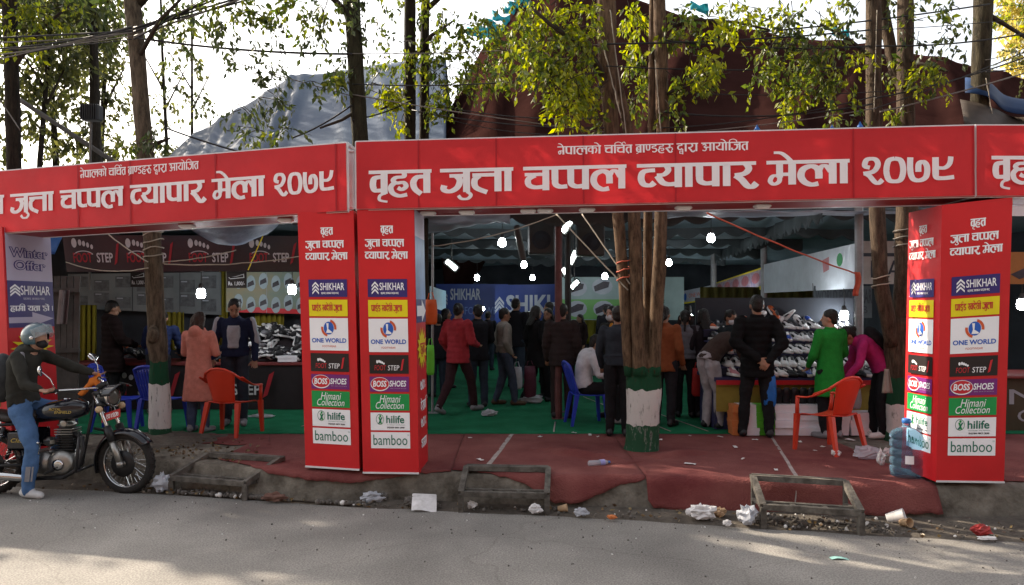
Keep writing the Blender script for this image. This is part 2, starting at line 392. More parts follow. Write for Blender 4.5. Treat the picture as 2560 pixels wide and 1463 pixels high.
# ================================================================ ground, road, kerb
def lerp_tab(tab, x):
    if x <= tab[0][0]: return tab[0][1]
    for (a, p), (b, q) in zip(tab, tab[1:]):
        if x <= b: return p+(q-p)*(x-a)/(b-a)
    return tab[-1][1]
M_asph = mat('asphalt', (.19, .183, .173), .92, 0, 1.3, .35, 160, col2=(.25, .241, .226))
nt = M_asph.node_tree                                     # fine grit in the road's own colour
tc = [n for n in nt.nodes if n.type == 'TEX_COORD'][0]; bs = nt.nodes['Principled BSDF']
rp0 = [n for n in nt.nodes if n.type == 'VALTORGB'][0]
gz = nt.nodes.new('ShaderNodeTexNoise'); gz.inputs['Scale'].default_value = 70; gz.inputs['Detail'].default_value = 3
gr = nt.nodes.new('ShaderNodeValToRGB'); gr.color_ramp.elements[0].position = .38; gr.color_ramp.elements[1].position = .62
gr.color_ramp.elements[0].color = (.72, .72, .72, 1); gr.color_ramp.elements[1].color = (1.2, 1.2, 1.2, 1)
mm = nt.nodes.new('ShaderNodeMixRGB'); mm.blend_type = 'MULTIPLY'; mm.inputs[0].default_value = 1
nt.links.new(tc.outputs['Object'], gz.inputs['Vector']); nt.links.new(gz.outputs['Fac'], gr.inputs[0])
nt.links.new(rp0.outputs[0], mm.inputs[1]); nt.links.new(gr.outputs[0], mm.inputs[2]); 
st = nt.nodes.new('ShaderNodeTexNoise'); st.inputs['Scale'].default_value = .55; st.inputs['Detail'].default_value = 6; st.inputs['Distortion'].default_value = .6    # oil and dust stains
sr = nt.nodes.new('ShaderNodeValToRGB'); sr.color_ramp.elements[0].position = .36; sr.color_ramp.elements[1].position = .6; sr.color_ramp.elements[0].color = (.74, .73, .72, 1); sr.color_ramp.elements[1].color = (1.06, 1.05, 1.03, 1)
m2 = nt.nodes.new('ShaderNodeMixRGB'); m2.blend_type = 'MULTIPLY'; m2.inputs[0].default_value = 1
nt.links.new(tc.outputs['Object'], st.inputs['Vector']); nt.links.new(st.outputs['Fac'], sr.inputs[0]); nt.links.new(mm.outputs[0], m2.inputs[1]); nt.links.new(sr.outputs[0], m2.inputs[2])
dn = nt.nodes.new('ShaderNodeTexNoise'); dn.inputs['Scale'].default_value = 1.6; dn.inputs['Detail'].default_value = 5                                               # hairline cracks
mv = nt.nodes.new('ShaderNodeMixRGB'); mv.inputs[0].default_value = .35; nt.links.new(tc.outputs['Object'], dn.inputs['Vector']); nt.links.new(tc.outputs['Object'], mv.inputs[1]); nt.links.new(dn.outputs['Color'], mv.inputs[2])
vo = nt.nodes.new('ShaderNodeTexVoronoi'); vo.feature = 'DISTANCE_TO_EDGE'; vo.inputs['Scale'].default_value = .7; nt.links.new(mv.outputs[0], vo.inputs['Vector'])
vr = nt.nodes.new('ShaderNodeValToRGB'); vr.color_ramp.elements[0].position = .002; vr.color_ramp.elements[1].position = .006; vr.color_ramp.elements[0].color = (.62, .6, .58, 1); vr.color_ramp.elements[1].color = (1, 1, 1, 1)
m3 = nt.nodes.new('ShaderNodeMixRGB'); m3.blend_type = 'MULTIPLY'; m3.inputs[0].default_value = .4; nt.links.new(vo.outputs['Distance'], vr.inputs[0]); nt.links.new(m2.outputs[0], m3.inputs[1]); nt.links.new(vr.outputs[0], m3.inputs[2])
nt.links.new(m3.outputs[0], bs.inputs['Base Color'])
M_dirt = mat('gutter_soil', (.05, .042, .035), .95, 0, 5, .8, 30, col2=(.11, .095, .078))
M_conc = mat('kerb_concrete', (.05, .042, .032), .92, 0, 3.2, .9, 24, col2=(.2, .18, .15))
M_earth = mat('earth', (.09, .075, .055), .95, .3, .6)
KERB = [(-40, 14.6), (-9, 9.3), (-6, 8.62), (-4, 8.25), (-2.46, 7.64), (-2, 7.5), (-.86, 7.55), (.4, 7.33), (1.33, 7.28), (2.35, 7.2), (3.3, 7.03), (3.95, 6.97), (4.9, 7.0), (9, 6.9), (40, 6.6)]
EDGE = [(-40, 13.5), (-9, 8.9), (-6, 8.2), (-3.8, 7.8), (-2.69, 7.55), (-1.58, 7.29), (-.5, 7.11), (1.24, 6.82), (2.23, 6.57), (3.17, 6.37), (4.3, 6.2), (9, 5.9), (40, 5)]
xs = [-40, -25, -15, -11]+[-9+i*.06 for i in range(300)]+[11, 15, 25, 40]
def ky(x): return lerp_tab(KERB, x)+.018*noise.noise(V(x*2.2, 1, 0))
def ey(x): return lerp_tab(EDGE, x)+.04*noise.noise(V(x*1.7, 5, 0))+.015*noise.noise(V(x*9, 5, 0))
mb = MB(); mb.add([(-400, -300, -.06), (400, -300, -.06), (400, 600, -.06), (-400, 600, -.06)], [(0, 1, 2, 3)], M_earth)
kind(mb.build('ground'), 'structure')
mb = MB(); vs = []
for x in xs: vs += [(x, -30, 0), (x, ey(x), 0), (x, ey(x)+.03, -.055)]
fs = [(i*3+k, i*3+3+k, i*3+4+k, i*3+1+k) for i in range(len(xs)-1) for k in (0, 1)]
mb.add(vs, fs, M_asph); kind(mb.build('road'), 'structure')
mb = MB(); rows = []
for x in xs:
    e, k = ey(x), ky(x); n1 = noise.noise(V(x*3, 9, 0))
    rows.append([V(x, e-.02, -.03), V(x, e+.05, .006+.01*n1), V(x, (e+k-.1)/2, .015+.02*noise.noise(V(x*5, 3, 0))), V(x, k-.12, .03+.02*n1)])
mb.loft(rows, M_dirt, caps=False, closed=False); kind(mb.build('gutter', smooth=True), 'structure')
mb = MB(); rows = []
for x in xs:
    k = ky(x); a = .035*noise.noise(V(x*4, 0, 2))+.025*noise.noise(V(x*13, 0, 2)); b = .03*noise.noise(V(x*7, 4, 2))+.025*noise.noise(V(x*19, 4, 2))
    rows.append([V(x, k-.13+a, -.02), V(x, k-.085+a, .05), V(x, k-.06+b, .15), V(x, k-.045+a*.8, .25), V(x, k-.02, .287+b*.15), V(x, k+.05, .3), V(x, k+.6, .3), V(x, 60, .3)])
mb.loft(rows, M_conc, caps=False, closed=False); kind(mb.build('pavement', smooth=True), 'structure')
# loose stones and crumbs in the gutter: nobody could count them
M_peb = mat('pebbles', (.11, .1, .09), .9, .5, 9); M_chip = mat('paper_scraps', (.6, .59, .57), .8, .2, 9)
mb = MB(); rnd = random.Random(3)
def stone(mb, c, r, m):
    rot = Euler((rnd.random()*6, rnd.random()*6, rnd.random()*6)).to_matrix()
    mb.ell(c, (r*rnd.uniform(.7, 1.3), r, r*rnd.uniform(.5, .9)), m, rot, 6, 4)
for i in range(900):
    x = rnd.choice([rnd.uniform(-3.6, -1.4), rnd.uniform(-3.4, -2.2), rnd.uniform(-4, 5), rnd.uniform(2.2, 3.4)])
    y = ey(x)+abs(rnd.gauss(0, .5))*(ky(x)-ey(x)-.1)
    if y > ky(x)-.13: continue
    r = rnd.choice([.006, .009, .012, .02, .03 if x < -1.4 else .012])
    stone(mb, (x, y, .02+r*.4), r, M_chip if rnd.random() < .1 else M_peb)
for i in range(260):
    x, y = rnd.uniform(-6, 5), 0; y = ey(x)-abs(rnd.gauss(0, .8)); r = rnd.choice([.004, .006, .009])
    stone(mb, (x, y, r*.3), r, M_chip if rnd.random() < .2 else M_peb)
kind(mb.build('gravel', smooth=True), 'stuff')
# ---------------------------------------------------------------- carpets
M_red = mat('red_carpet', (.1, .017, .018), .95, 0, 1.1, .6, 60, col2=(.2, .066, .058), detail=9)
M_grn = mat('green_carpet', (.012, .11, .05), .95, 0, 2.5, .4, 90, col2=(.02, .16, .08), spec=.05)
M_tape = mat('carpet_tape', (.3, .26, .25), .8, .3, 8)
def back_y(px): return F*1.69/(435.5-HZ)
# hanging length of each carpet over the kerb, by x
def carpet(name, label, x0, x1, drape, z, tape=None, skew=0.):
    mb = MB(); n = int((x1-x0)/.05)+2
    def fn(u, w):
        x = x0+(x1-x0)*u; k = ky(x); d = lerp_tab(drape, x)+.02*noise.noise(V(x*11, 3, 0))+.012*noise.noise(V(x*31, 3, 0))
        L0 = 9.62-k; s = w*(L0+d+.05)
        wv = .007*noise.noise(V(x*6, s*6, 2))+.005*noise.noise(V(x*14, s*3, 7))
        xx = x+skew*max(0, 1-s/L0)
        if s < L0: return V(xx, 9.62-s, z+max(0, wv)+.012*math.exp(-((s-L0)/.25)**2)*0)
        q = s-L0
        if q < .05: return V(x, k-q*.7, z-.004-q*.4)
        q -= .05
        return V(x, k-.045-q*.42-.018*math.sin(x*11+q*3)*min(1, q*8)-.012*noise.noise(V(x*9, q*4, 1)), z-.026-q)
    mb.sheet(n, 70, fn, M_red, .005)
    if tape:
        for a, b, w in tape:
            pts = [fn((a+(b-a)*t-x0)/(x1-x0), t*.97) for t in [i/24 for i in range(25)]]
            mb.loft([[p+V(-w/2+.006*noise.noise(p*5), -.001, .006), p+V(w/2+.006*noise.noise(p*7), -.001, .006)] for p in pts], M_tape, False, False)
    o = mb.build(name, smooth=True); tag(o, label, 'carpet', 'red carpets on the pavement'); return o
carpet('red_carpet', 'red carpet strip behind and left of the double red columns', -3.2, -.62, [(-3.6, -.3), (-2.9, -.1), (-2.5, .02), (-1.6, .08), (-.9, .0), (-.6, -.05)], .306)
carpet('red_carpet', 'middle red carpet with a ragged flap hanging over the kerb', -.615, 1.31, [(-.6, -.1), (-.3, -.05), (.1, .05), (.4, .22), (.6, .22), (.9, .12), (1.1, .04), (1.31, .0)], .308, [(.0, -.28, .05)])
carpet('red_carpet', 'red carpet draping over the kerb behind the widest metal steps', 1.315, 3.98, [(1.3, .16), (1.36, .25), (2.1, .285), (2.6, .27), (3.2, .25), (3.98, .22)], .306, [(3.35, 2.7, .035)])
carpet('red_carpet', 'red carpet strip beyond the tall right column', 4.7, 8.5, [(4.6, -.1), (9, -.1)], .306)
mb = MB(); mb.sheet(40, 16, lambda u, w: V(-4.75+1.6*u+.25*w*u, 9.62-(.62+.1*u+.05*math.sin(u*19))*w, .307+max(0, .012*noise.noise(V(u*8, w*4, 3)))), M_red, .005)
tag(mb.build('red_carpet', smooth=True), 'small red carpet end lying behind the slim painted tree', 'carpet', 'red carpets on the pavement')
mb = MB()                                                # ruck in the carpet at the foot of the clustered tree
def ruck(cx, cy, l, h, rot):
    def fn(u, w):
        a = (u-.5)*l; b = (w-.5)*.34; zz = h*math.cos((w-.5)*math.pi)**2*math.sin(u*math.pi)*(1+.4*noise.noise(V(a*9, b*9, 1)))
        return V(cx+a*math.cos(rot)-b*math.sin(rot), cy+a*math.sin(rot)+b*math.cos(rot), .312+max(0, zz))
    mb.sheet(16, 12, fn, M_red, .004)
for q in ((.75, 8.3, .9, .06, -.5), (1.05, 8.1, .7, .05, -.9), (1.9, 8.35, .8, .05, .5), (.5, 8.6, .6, .03, .2)): ruck(*q)
tag(mb.build('carpet_rucks', smooth=True), 'crumpled folds of red carpet around the foot of the clustered tree', 'carpet')
mb = MB()
mb.sheet(60, 60, lambda u, w: V(-9+19*u, 27-17.35*w, .31+.006*noise.noise(V(u*30, w*30, 0))), M_grn, .004)
for a, b in (((-2.9, 10.2), (-2.2, 14)), ((2.1, 9.8), (1.3, 13.5)), ((.55, 9.75), (.62, 10.6)), ((2.6, 9.8), (1.9, 13))):
    mb.beam(V(*a, .319), V(*b, .319), .02, .002, M_tape)
tag(mb.build('green_carpet', smooth=True), 'green carpet covering the whole floor of the market tent', 'carpet')

# ================================================================ gates
M_ban = mat('red_flex', (.52, .024, .03), .5, .1, 1.4, .35, 5, trans=.22, spec=.25)
M_redp = mat('red_print', (.52, .014, .018), .45, .1, 1.5, .25, 5, spec=.3)
M_wht = mat('white_print', (.8, .8, .83), .5, .04, 3, spec=.2)
M_wtr = mat('white_lettering', (.84, .83, .86), .5, .04, 3, trans=.2, spec=.2)
M_nav = mat('navy_print', (.035, .022, .14), .45, .1, 3); M_yel = mat('yellow_print', (.72, .6, .01), .45, .05, 3)
M_blk = mat('black_print', (.018, .013, .013), .45, .2, 3); M_pur = mat('purple_print', (.16, .02, .16), .45, .1, 3)
M_gre = mat('green_print', (.01, .26, .06), .45, .1, 3); M_dgr = mat('dark_green_print', (.01, .14, .09), .45, .1, 3)
M_blu = mat('blue_print', (.02, .1, .45), .45, .1, 3); M_ora = mat('orange_red_print', (.55, .09, .03), .45, .1, 3)
M_lrd = mat('logo_red', (.5, .02, .03), .45, .05, 3); M_seam = mat('seam', (.36, .012, .02), .6, .05, 3, trans=.2)
M_gal = mat('white_frame', (.62, .62, .64), .5, .1, 4); M_lil = mat('pale_lilac_print', (.42, .38, .5), .5, .06, 2)
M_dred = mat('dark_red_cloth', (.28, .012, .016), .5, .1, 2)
M_sky2 = mat('winter_blue_print', (.16, .26, .45), .5, .3, 2.2)
WORDS = [('va ri ha ta', 0, .163), ('ja u tta aa', .187, .376), ('ca hpa pa la', .404, .670), ('hva ya aa pa aa ra', .7, 1.03)]
# spans measured along the banner, 0..1
def along(px, x0, x1, Y0, Y1):           # pixel column -> fraction along a receding banner
    s = (px-x0)/(x1-x0); return s*Y0/(Y1+s*(Y0-Y1))
def spans(tab, *q): return [(w, along(a, *q), along(b, *q)) for w, a, b in tab]
MQ, LQ = (356, 974.5, 7.44, 6.9), (-214, 346, 9.0, 7.42)
KEYS = ['va ri ha ta', 'ja u tta aa', 'ca hpa pa la', 'hva ya aa pa aa ra', 'ma e la aa', 'two zero seven nine']
MAIN = spans(list(zip(KEYS, (369.8, 441, 524, 637.6, 767, 860), (431, 512.6, 625.6, 755, 848.4, 954.5))), *MQ)
LEFT = spans(list(zip(KEYS, (-54, 11.4, 61, 131, 212.6, 272.9), (4.3, 54, 123.6, 204.6, 264.7, 334.6))), *LQ)
SUBT = 'na e pa aa la ka aa e _ ca im ca reph ta _ bra aa hnna dda ha ru _ dva aa ra aa _ a aa ya aa e im ja ta'
def banner(t, tl, tr, bl, br, spans, sub, seams):
    mb = MB(); p = Panel(mb, tl, tr, bl, br)
    n, k = 60, 8
    for i in range(n):
        for j in range(k):
            q = [(i/n, j/k), ((i+1)/n, j/k), ((i+1)/n, (j+1)/k), (i/n, (j+1)/k)]
            mb.add([p.at(a, b, .012*noise.noise(V(a*9, b*2, t.location.x))*math.sin(b*math.pi)) for a, b in q[::-1]], [(0, 1, 2, 3)], M_ban)
    for a in seams: p.rect(a-.0012, 0, a+.0012, 1, M_seam, .008)
    for w, a, b in spans: p.deva(w, a, b, sub[3], sub[4], M_wtr, .01)
    if sub[0] is not None: p.deva(SUBT, sub[0], sub[1], sub[2], sub[2]+.12, M_wtr, .01, heavy=.8, head=.13)
    return mb.build('front_panel', t, world=True), p
def gate_frame(t, tl, tr, bl, br, depth, posts):
    d = V(.06, 1, 0).normalized()*depth
    mb = MB(); 
    for a, b in ((tl, tr), (bl, br), (tl+d, tr+d), (bl+d, br+d), (tl, tl+d), (tr, tr+d), (bl, bl+d), (br, br+d), (tl, bl), (tr, br), (tl+d, bl+d), (tr+d, br+d)):
        mb.beam(a+V(0, .03, 0), b+V(0, .03, 0), .03, .03, M_gal)
    mb.build('frame', t, world=True)
    mb = MB(); u = (bl+br)/2
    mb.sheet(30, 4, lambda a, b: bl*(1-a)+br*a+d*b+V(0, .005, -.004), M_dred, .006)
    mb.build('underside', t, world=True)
def logo_set(p, dst):
    """the column's printing on panel p; dst maps the logo columns to a range of a"""
    A = lambda a: dst[0]+(dst[1]-dst[0])*a; r = []
    for w, a, b, y0, y1 in (('va ri ha ta', .36, .67, .062, .09), ('ja u tta aa _ ca hpa pa la', -.04, .94, .113, .141), ('hva ya aa pa aa ra _ ma e la aa', -.05, 1.03, .16, .187)):
        p.deva(w, A(a), A(b), y0, y1, M_wht, .004)
def logos(t, corners, dst, order=None):
    tl, tr, bl, br = corners
    def pan():
        mb = MB(); p = Panel(mb, tl, tr, bl, br); return mb, p
    A = lambda a: dst[0]+(dst[1]-dst[0])*a
    def S(k, y0, y1): return lambda y: y0+(y1-y0)*y
    # blue house-roof mark brand
    def patch(y0, y1, m, draw):
        mb, p = pan(); p.rect(A(0), y0, A(1), y1, m, .004); B = lambda y: y0+(y1-y0)*y
        draw(p, A, B); mb.build('logo_panel', t, world=True)
    def shikhar(p, A, B):
        for k in (0, .2, .4): 
            p.poly([(A(.1), B(.34+k)), (A(.1), B(.45+k)), (A(.185), B(.24+k)), (A(.185), B(.13+k))], M_wht, .007)
            p.poly([(A(.185), B(.13+k)), (A(.185), B(.24+k)), (A(.27), B(.45+k)), (A(.27), B(.34+k))], M_wht, .007)
        p.text('SHIKHAR', A(.3), B(.2), A(.93), B(.62), M_wht, bold=.012)
        p.deva('aa ha ma ra _ ta ya aa na _ pa ra ma _ va ra', A(.33), A(.78), B(.73), B(.83), M_wht)
    patch(.264, .332, M_nav, shikhar)
    patch(.343, .407, M_yel, lambda p, A, B: p.deva('pra aa ii dda _ hsa va da e sha iim _ ja u tta aa', A(.08), A(.86), B(.3), B(.66), M_lrd))
    def world_(p, A, B):
        p.disc(A(.5), B(.31), .13*(A(1)-A(0)), .2*(B(1)-B(0)), M_blu, .006)
        p.disc(A(.5), B(.31), .2*(A(1)-A(0)), .27*(B(1)-B(0)), M_ora, .0065, -10, 75, .72)
        p.disc(A(.5), B(.31), .2*(A(1)-A(0)), .27*(B(1)-B(0)), M_ora, .0065, 170, 255, .72)
        p.poly([(A(.44), B(.16)), (A(.5), B(.16)), (A(.49), B(.34)), (A(.58), B(.42)), (A(.58), B(.46)), (A(.43), B(.46)), (A(.46), B(.34))], M_wht, .008)
        p.text('ONE WORLD', A(.05), B(.62), A(.95), B(.76), M_blu, bold=.03)
        p.text('FOOTWEAR', A(.32), B(.84), A(.68), B(.9), M_ora)
    patch(.414, .54, M_wht, world_)
    def foot(p, A, B):
        for i, (x, y) in enumerate(((.2, .36), (.25, .34), (.29, .37), (.33, .41), (.37, .46))): p.disc(A(x), B(y), .024*(A(1)-A(0)), .09*(B(1)-B(0))*(1-.1*i), M_wht, .007, n=10)
        p.text('FOOT', A(.13), B(.55), A(.42), B(.82), M_lrd, shear=.1); p.text('STEP', A(.47), B(.55), A(.76), B(.82), M_wht, shear=.1)
        p.poly([(A(.79), B(.85)), (A(.84), B(.8)), (A(.89), B(.2)), (A(.84), B(.25))], M_lrd, .007)
    patch(.551, .622, M_blk, foot)
    def boss(p, A, B):
        p.disc(A(.26), B(.5), .24*(A(1)-A(0)), .46*(B(1)-B(0)), M_wht, .006); p.disc(A(.26), B(.48), .225*(A(1)-A(0)), .41*(B(1)-B(0)), M_lrd, .007)
        p.text('BOSS', A(.08), B(.26), A(.43), B(.68), M_wht, off=.009, shear=.15, bold=.03); p.text('SHOES', A(.5), B(.26), A(.93), B(.66), M_wht, shear=.15, bold=.02)
        p.text('the one in every', A(.52), B(.74), A(.93), B(.82), M_lil)
    patch(.633, .69, M_pur, boss)
    def him(p, A, B):
        p.text('Himani', A(.24), B(.08), A(.78), B(.52), M_wht, shear=.3); p.text('Collection', A(.14), B(.48), A(.86), B(.9), M_wht, shear=.3)
    patch(.698, .761, M_gre, him)
    def hil(p, A, B):
        p.disc(A(.24), B(.38), .1*(A(1)-A(0)), .3*(B(1)-B(0)), M_dgr, .006, 60, 300, .9); p.disc(A(.24), B(.38), .1*(A(1)-A(0)), .3*(B(1)-B(0)), M_gre, .007, -90, 60, .9)
        p.disc(A(.25), B(.2), .025*(A(1)-A(0)), .07*(B(1)-B(0)), M_gre, .007, n=10)
        p.poly([(A(.2), B(.26)), (A(.24), B(.26)), (A(.29), B(.62)), (A(.25), B(.62))], M_gre, .0075); p.poly([(A(.28), B(.26)), (A(.31), B(.26)), (A(.23), B(.62)), (A(.19), B(.62))], M_dgr, .008)
        p.text('hilife', A(.4), B(.16), A(.86), B(.6), M_dgr, bold=.02); p.text('footwear and fashion', A(.42), B(.66), A(.88), B(.71), M_dgr)
        p.deva('ta ra aa ja ma _ ya aa tta _ ja na ta', A(.42), A(.86), B(.8), B(.88), M_blk)
    patch(.769, .836, M_wht, hil)
    patch(.843, .904, M_wht, lambda p, A, B: (p.text('bamboo', A(.06), B(.16), A(.93), B(.8), M_dgr), p.text('TM', A(.93), B(.14), A(.975), B(.22), M_dgr)))
def column(t, q, depth, side=None, logos_on=True, dst=(.16, .855), dx=.0, side_logos=None):
    """q: front corners tl tr bl br; a box of the given depth"""
    tl, tr, bl, br = q; d = V(dx, 1, 0).normalized()*depth
    mb = MB()
    mb.add([tl, tr, bl, br, tl+d, tr+d, bl+d, br+d], [(2, 3, 1, 0), (4, 5, 7, 6), (0, 4, 6, 2), (3, 7, 5, 1), (0, 1, 5, 4), (2, 6, 7, 3)], M_redp)
    p = Panel(mb, tl, tr, bl, br); logo_set(p, dst)
    mb.beam(bl+V(0, -.006, .008), br+V(0, -.006, .008), .012, .016, M_gal)
    mb.build('column_box', t, world=True)
    if logos_on: logos(t, q, dst)
    return d
def inner_side(t, q):
    """the tall printed sheet inside a gateway: winter offer, arrow, starburst"""
    mb = MB(); p = Panel(mb, *q)
    p.rect(0, 0, 1, .21, M_lil, .004); p.rect(0, .21, 1, .44, M_nav, .004)
    return mb, p
# ---- main gate
tl, tr, bl, br = P(356, 142, 7.44), P(974.5, 125.5, 6.9), P(356.5, 209, 7.44), P(975, 195.5, 6.9)
gate = thing('gate_arch', 'wide red gateway banner with bold white lettering over the middle of the pavement', 'gate', G(640, 478), 0)
banner(gate, tl, tr, bl, br, MAIN, (along(557.7, *MQ), along(748, *MQ), .148, .436, .786), (.108, .24, .385, .535, .815, .998))
gate_frame(gate, tl, tr, bl, br, .56, None)
mcq = (P(357, 209.5, 7.45), P(414, 209, 7.42), P(363, 473.3, 7.45), P(419, 474, 7.42))
d = column(gate, mcq, .56, dx=.05)
mb = MB()                                                # its inner side: winter print, arrow, burst, red with small lettering
sp = Panel(mb, mcq[1], mcq[1]+d, mcq[3], mcq[3]+d); sp.n = V(1, 0, 0)
sp.rect(0, 0, 1, .1, M_lil, .004); sp.rect(0, .1, 1, .34, M_sky2, .004); sp.rect(0, .34, 1, .43, M_nav, .004)
sp.poly([(.05, .365), (.55, .365), (.55, .34), (.98, .385), (.55, .43), (.55, .405), (.05, .405)], M_wht, .007)
def burst(p, a, b, ra, rb, m, off=.007, n=14):
    pts = []
    for i in range(2*n):
        k = 1 if i % 2 == 0 else .6; t = math.pi*i/n; pts.append((a+ra*k*math.cos(t), b+rb*k*math.sin(t)))
    for i in range(2*n): p.poly([(a, b), pts[i], pts[(i+1) % (2*n)]], m, off)
burst(sp, .5, .53, .5, .085, M_yel); sp.deva('cha u ta', .28, .75, .51, .55, M_lrd, .01)
for w, y in (('seven zero pct', .655), ('da e kha im', .735), ('seven zero pct', .8), ('sha ma ma', .88)): sp.deva(w, .25, .8, y, y+.035, M_wht, .006)
mb.build('side_print', gate, world=True)
rcq = (P(942, 205, 6.93), P(1012.6, 197, 6.9), P(936, 482, 6.93), P(1004, 483, 6.9))
gd = column(gate, rcq, .58, dx=.0)
sq = (rcq[0]+V(-.02, .56, 0), rcq[0], rcq[2]+V(-.02, .56, 0), rcq[2])
mb = MB(); sp = Panel(mb, *sq); sp.n = V(-1, 0, 0); logo_set(sp, (.12, .84)); mb.build('side_lettering', gate, world=True)
_P = Panel
class PanelL(_P):
    def __init__(s, *a): _P.__init__(s, *a); s.n = V(-1, 0, 0)
Panel = PanelL; logos(gate, sq, (.12, .84)); Panel = _P
def downlight(g, a, lamp=False):
    """small white flood under the banner's beam"""
    mb = MB(); mb.rbox(a, (.16, .1, .035), M_gal, .012); mb.rbox(V(*a)+V(0, 0, -.02), (.12, .07, .012), M_wht, .004); return mb.build('under_lamp', g, world=True)
for px in (392, 430, 472, 538, 556, 600, 700, 780):
    a = (px-356)/619; c = bl*(1-a)+br*a; downlight(gate, c+V(0, .22, -.03))
# ---- left gate
tl, tr, bl, br = P(-214, 189, 9.0), P(346, 143, 7.42), P(-214, 246, 9.0), P(347, 210.5, 7.42)
gate2 = thing('gate_arch', 'red gateway banner with white lettering beside the motorcycle, cut off by the left edge', 'gate', G(330, 478), 0)
banner(gate2, tl, tr, bl, br, LEFT, (along(80.7, *LQ), along(199, *LQ), .095, .39, .7), (.16, .3, .4, .57, .66, .8, .985))
gate_frame(gate2, tl, tr, bl, br, .56, None)
lcq = (P(297.5, 212.5, 7.52), P(353.5, 210.5, 7.45), P(305.5, 467, 7.52), P(359.5, 470.5, 7.45))
column(gate2, lcq, .56, dx=.0)
l2 = (P(-65, 228, 8.5), P(2, 227, 8.28), P(-52, 468, 8.5), P(13, 462, 8.28))
d2 = column(gate2, l2, .72, dx=.125)
s2 = (l2[1]+V(.002, -.002, 0), l2[1]+d2+V(.002, 0, 0), l2[3]+V(.002, -.002, 0), l2[3]+d2+V(.002, 0, 0))
mb = MB(); sp = Panel(mb, *s2); sp.n = V(.95, -.3, 0)
sp.rect(.04, 0, 1, .226, M_lil, .004); sp.rect(.04, .226, 1, .43, M_nav, .004)
for w, a0, a1, y in (('Winter', .1, .92, .125), ('Offer', .18, .86, .18)):
    sp.text(w, a0, y-.045, a1, y, M_nav, .006, bold=.075); sp.text(w, a0+.02, y-.042, a1-.02, y-.003, M_lil, .012, bold=.0)
for k in (0, .014, .028):
    sp.poly([(.09, .258+k), (.09, .267+k), (.19, .25+k), (.19, .241+k)], M_wht, .007); sp.poly([(.19, .241+k), (.19, .25+k), (.29, .267+k), (.29, .258+k)], M_wht, .007)
sp.text('SHIKHAR', .3, .247, .93, .288, M_wht, .006, bold=.01); sp.deva('aa ha ma ra _ ta ya aa na _ pa ra', .35, .8, .3, .308, M_lil, .006)
sp.deva('ha aa ma iim _ ya ta aa _ cha aa e dot _ bar', .08, .98, .335, .358, M_wht, .006)
sp.poly([(.04, .385), (.52, .385), (.52, .363), (.98, .393), (.52, .425), (.52, .41), (.04, .41)], M_lil, .007)
burst(sp, .5, .52, .46, .07, M_yel)
mb.build('side_print', gate2, world=True)
for px in (200, 290):
    a = (px+214)/561; c = bl*(1-a)+br*a; downlight(gate2, c+V(0, .22, -.03))
# ---- next gate on the right
tl, tr, bl, br = P(976.5, 125.5, 6.89), P(1560, 126, 6.8), P(977, 195.5, 6.89), P(1560, 196, 6.8)
gate3 = thing('gate_arch', 'next red gateway banner, only its first letters in view past the tall right column', 'gate', G(1250, 483), 0)
banner(gate3, tl, tr, bl, br, [('va ri ha ta', .026, .13), ('ja u tta aa', .147, .268), ('ca hpa pa la', .236, .362), ('hva ya aa pa aa ra', .377, .541), ('ma e la aa', .583, .738), ('two zero seven nine', .767, .962)], (None, 0, 0, .436, .786), (.2, .4))
gate_frame(gate3, tl, tr, bl, br, .56, None)
r3 = (P(1490, 197, 6.8), P(1560, 197, 6.8), P(1490, 485, 6.8), P(1556, 485, 6.8)); column(gate3, r3, .56)
# white lightbox edge seen in the gap between the first two banners
mb = MB(); mb.rbox(P(351.2, 181, 7.7), (.065, .1, .58), M_gal, .01); mb.rbox(P(351.2, 152, 7.68), (.075, .1, .03), M_gal, .01)
tag(mb.build('gap_panel'), 'narrow white panel in the gap between the two red banners', 'panel')
# ================================================================ tents
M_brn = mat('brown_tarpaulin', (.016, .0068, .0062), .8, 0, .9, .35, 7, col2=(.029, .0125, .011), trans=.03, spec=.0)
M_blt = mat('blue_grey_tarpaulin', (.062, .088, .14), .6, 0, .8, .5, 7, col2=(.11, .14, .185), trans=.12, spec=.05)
M_trq = mat('turquoise_tarpaulin', (.02, .35, .42), .5, .2, 2, trans=.2)
M_blu2 = mat('bright_blue_tarpaulin', (.02, .12, .4), .5, .2, 2, trans=.2)
M_wtp = mat('white_tarpaulin', (.34, .37, .44), .5, .15, 2.2, .6, 8, trans=.3)
def tab2(tab): return lambda x: lerp_tab(tab, x)
def big_tarp(name, label, x0, x1, top, Yt, bot, Yb, m, folds, nu=90, nv=40, amp=.18):
    """tarpaulin falling from a ridge (silhouette in photo pixels at the distance Yt) to the eaves at Yb, with a rear slope"""
    mb = MB(); T_, B_ = tab2(top), tab2(bot)
    def fn(u, w):
        px = x0+(x1-x0)*u
        a = P(px, T_(px), Yt); b = P(px, B_(px), Yb); q = a*(1-w)+b*w
        sag = -.35*math.sin(w*math.pi)
        f = 0
        for cx, sl, wd, h in folds:
            dd = (px-cx-sl*w)/wd; f += h*math.exp(-dd*dd)
        f += .16*noise.noise(V(px*.02, w*2, 1))+.07*noise.noise(V(px*.06, w*3, 5))+.03*noise.noise(V(px*.2, w*9, 5))
        return q+V(0, -f*amp, sag*.6+f*amp*.4*min(1, w*4))
    mb.sheet(nu, nv, fn, m, .01)
    back = [[fn(i/30, 0)+V(0, .02, -.02), fn(i/30, 0)+V(0, 3, -1.6), fn(i/30, 0)+V(0, 6, -4.2)] for i in range(31)]
    mb.sheet(31, 3, lambda u, w: back[min(30, int(round(u*30)))][min(2, int(round(w*2)))], m, .01)
    return tag(mb.build(name, smooth=True), label, 'tarpaulin')
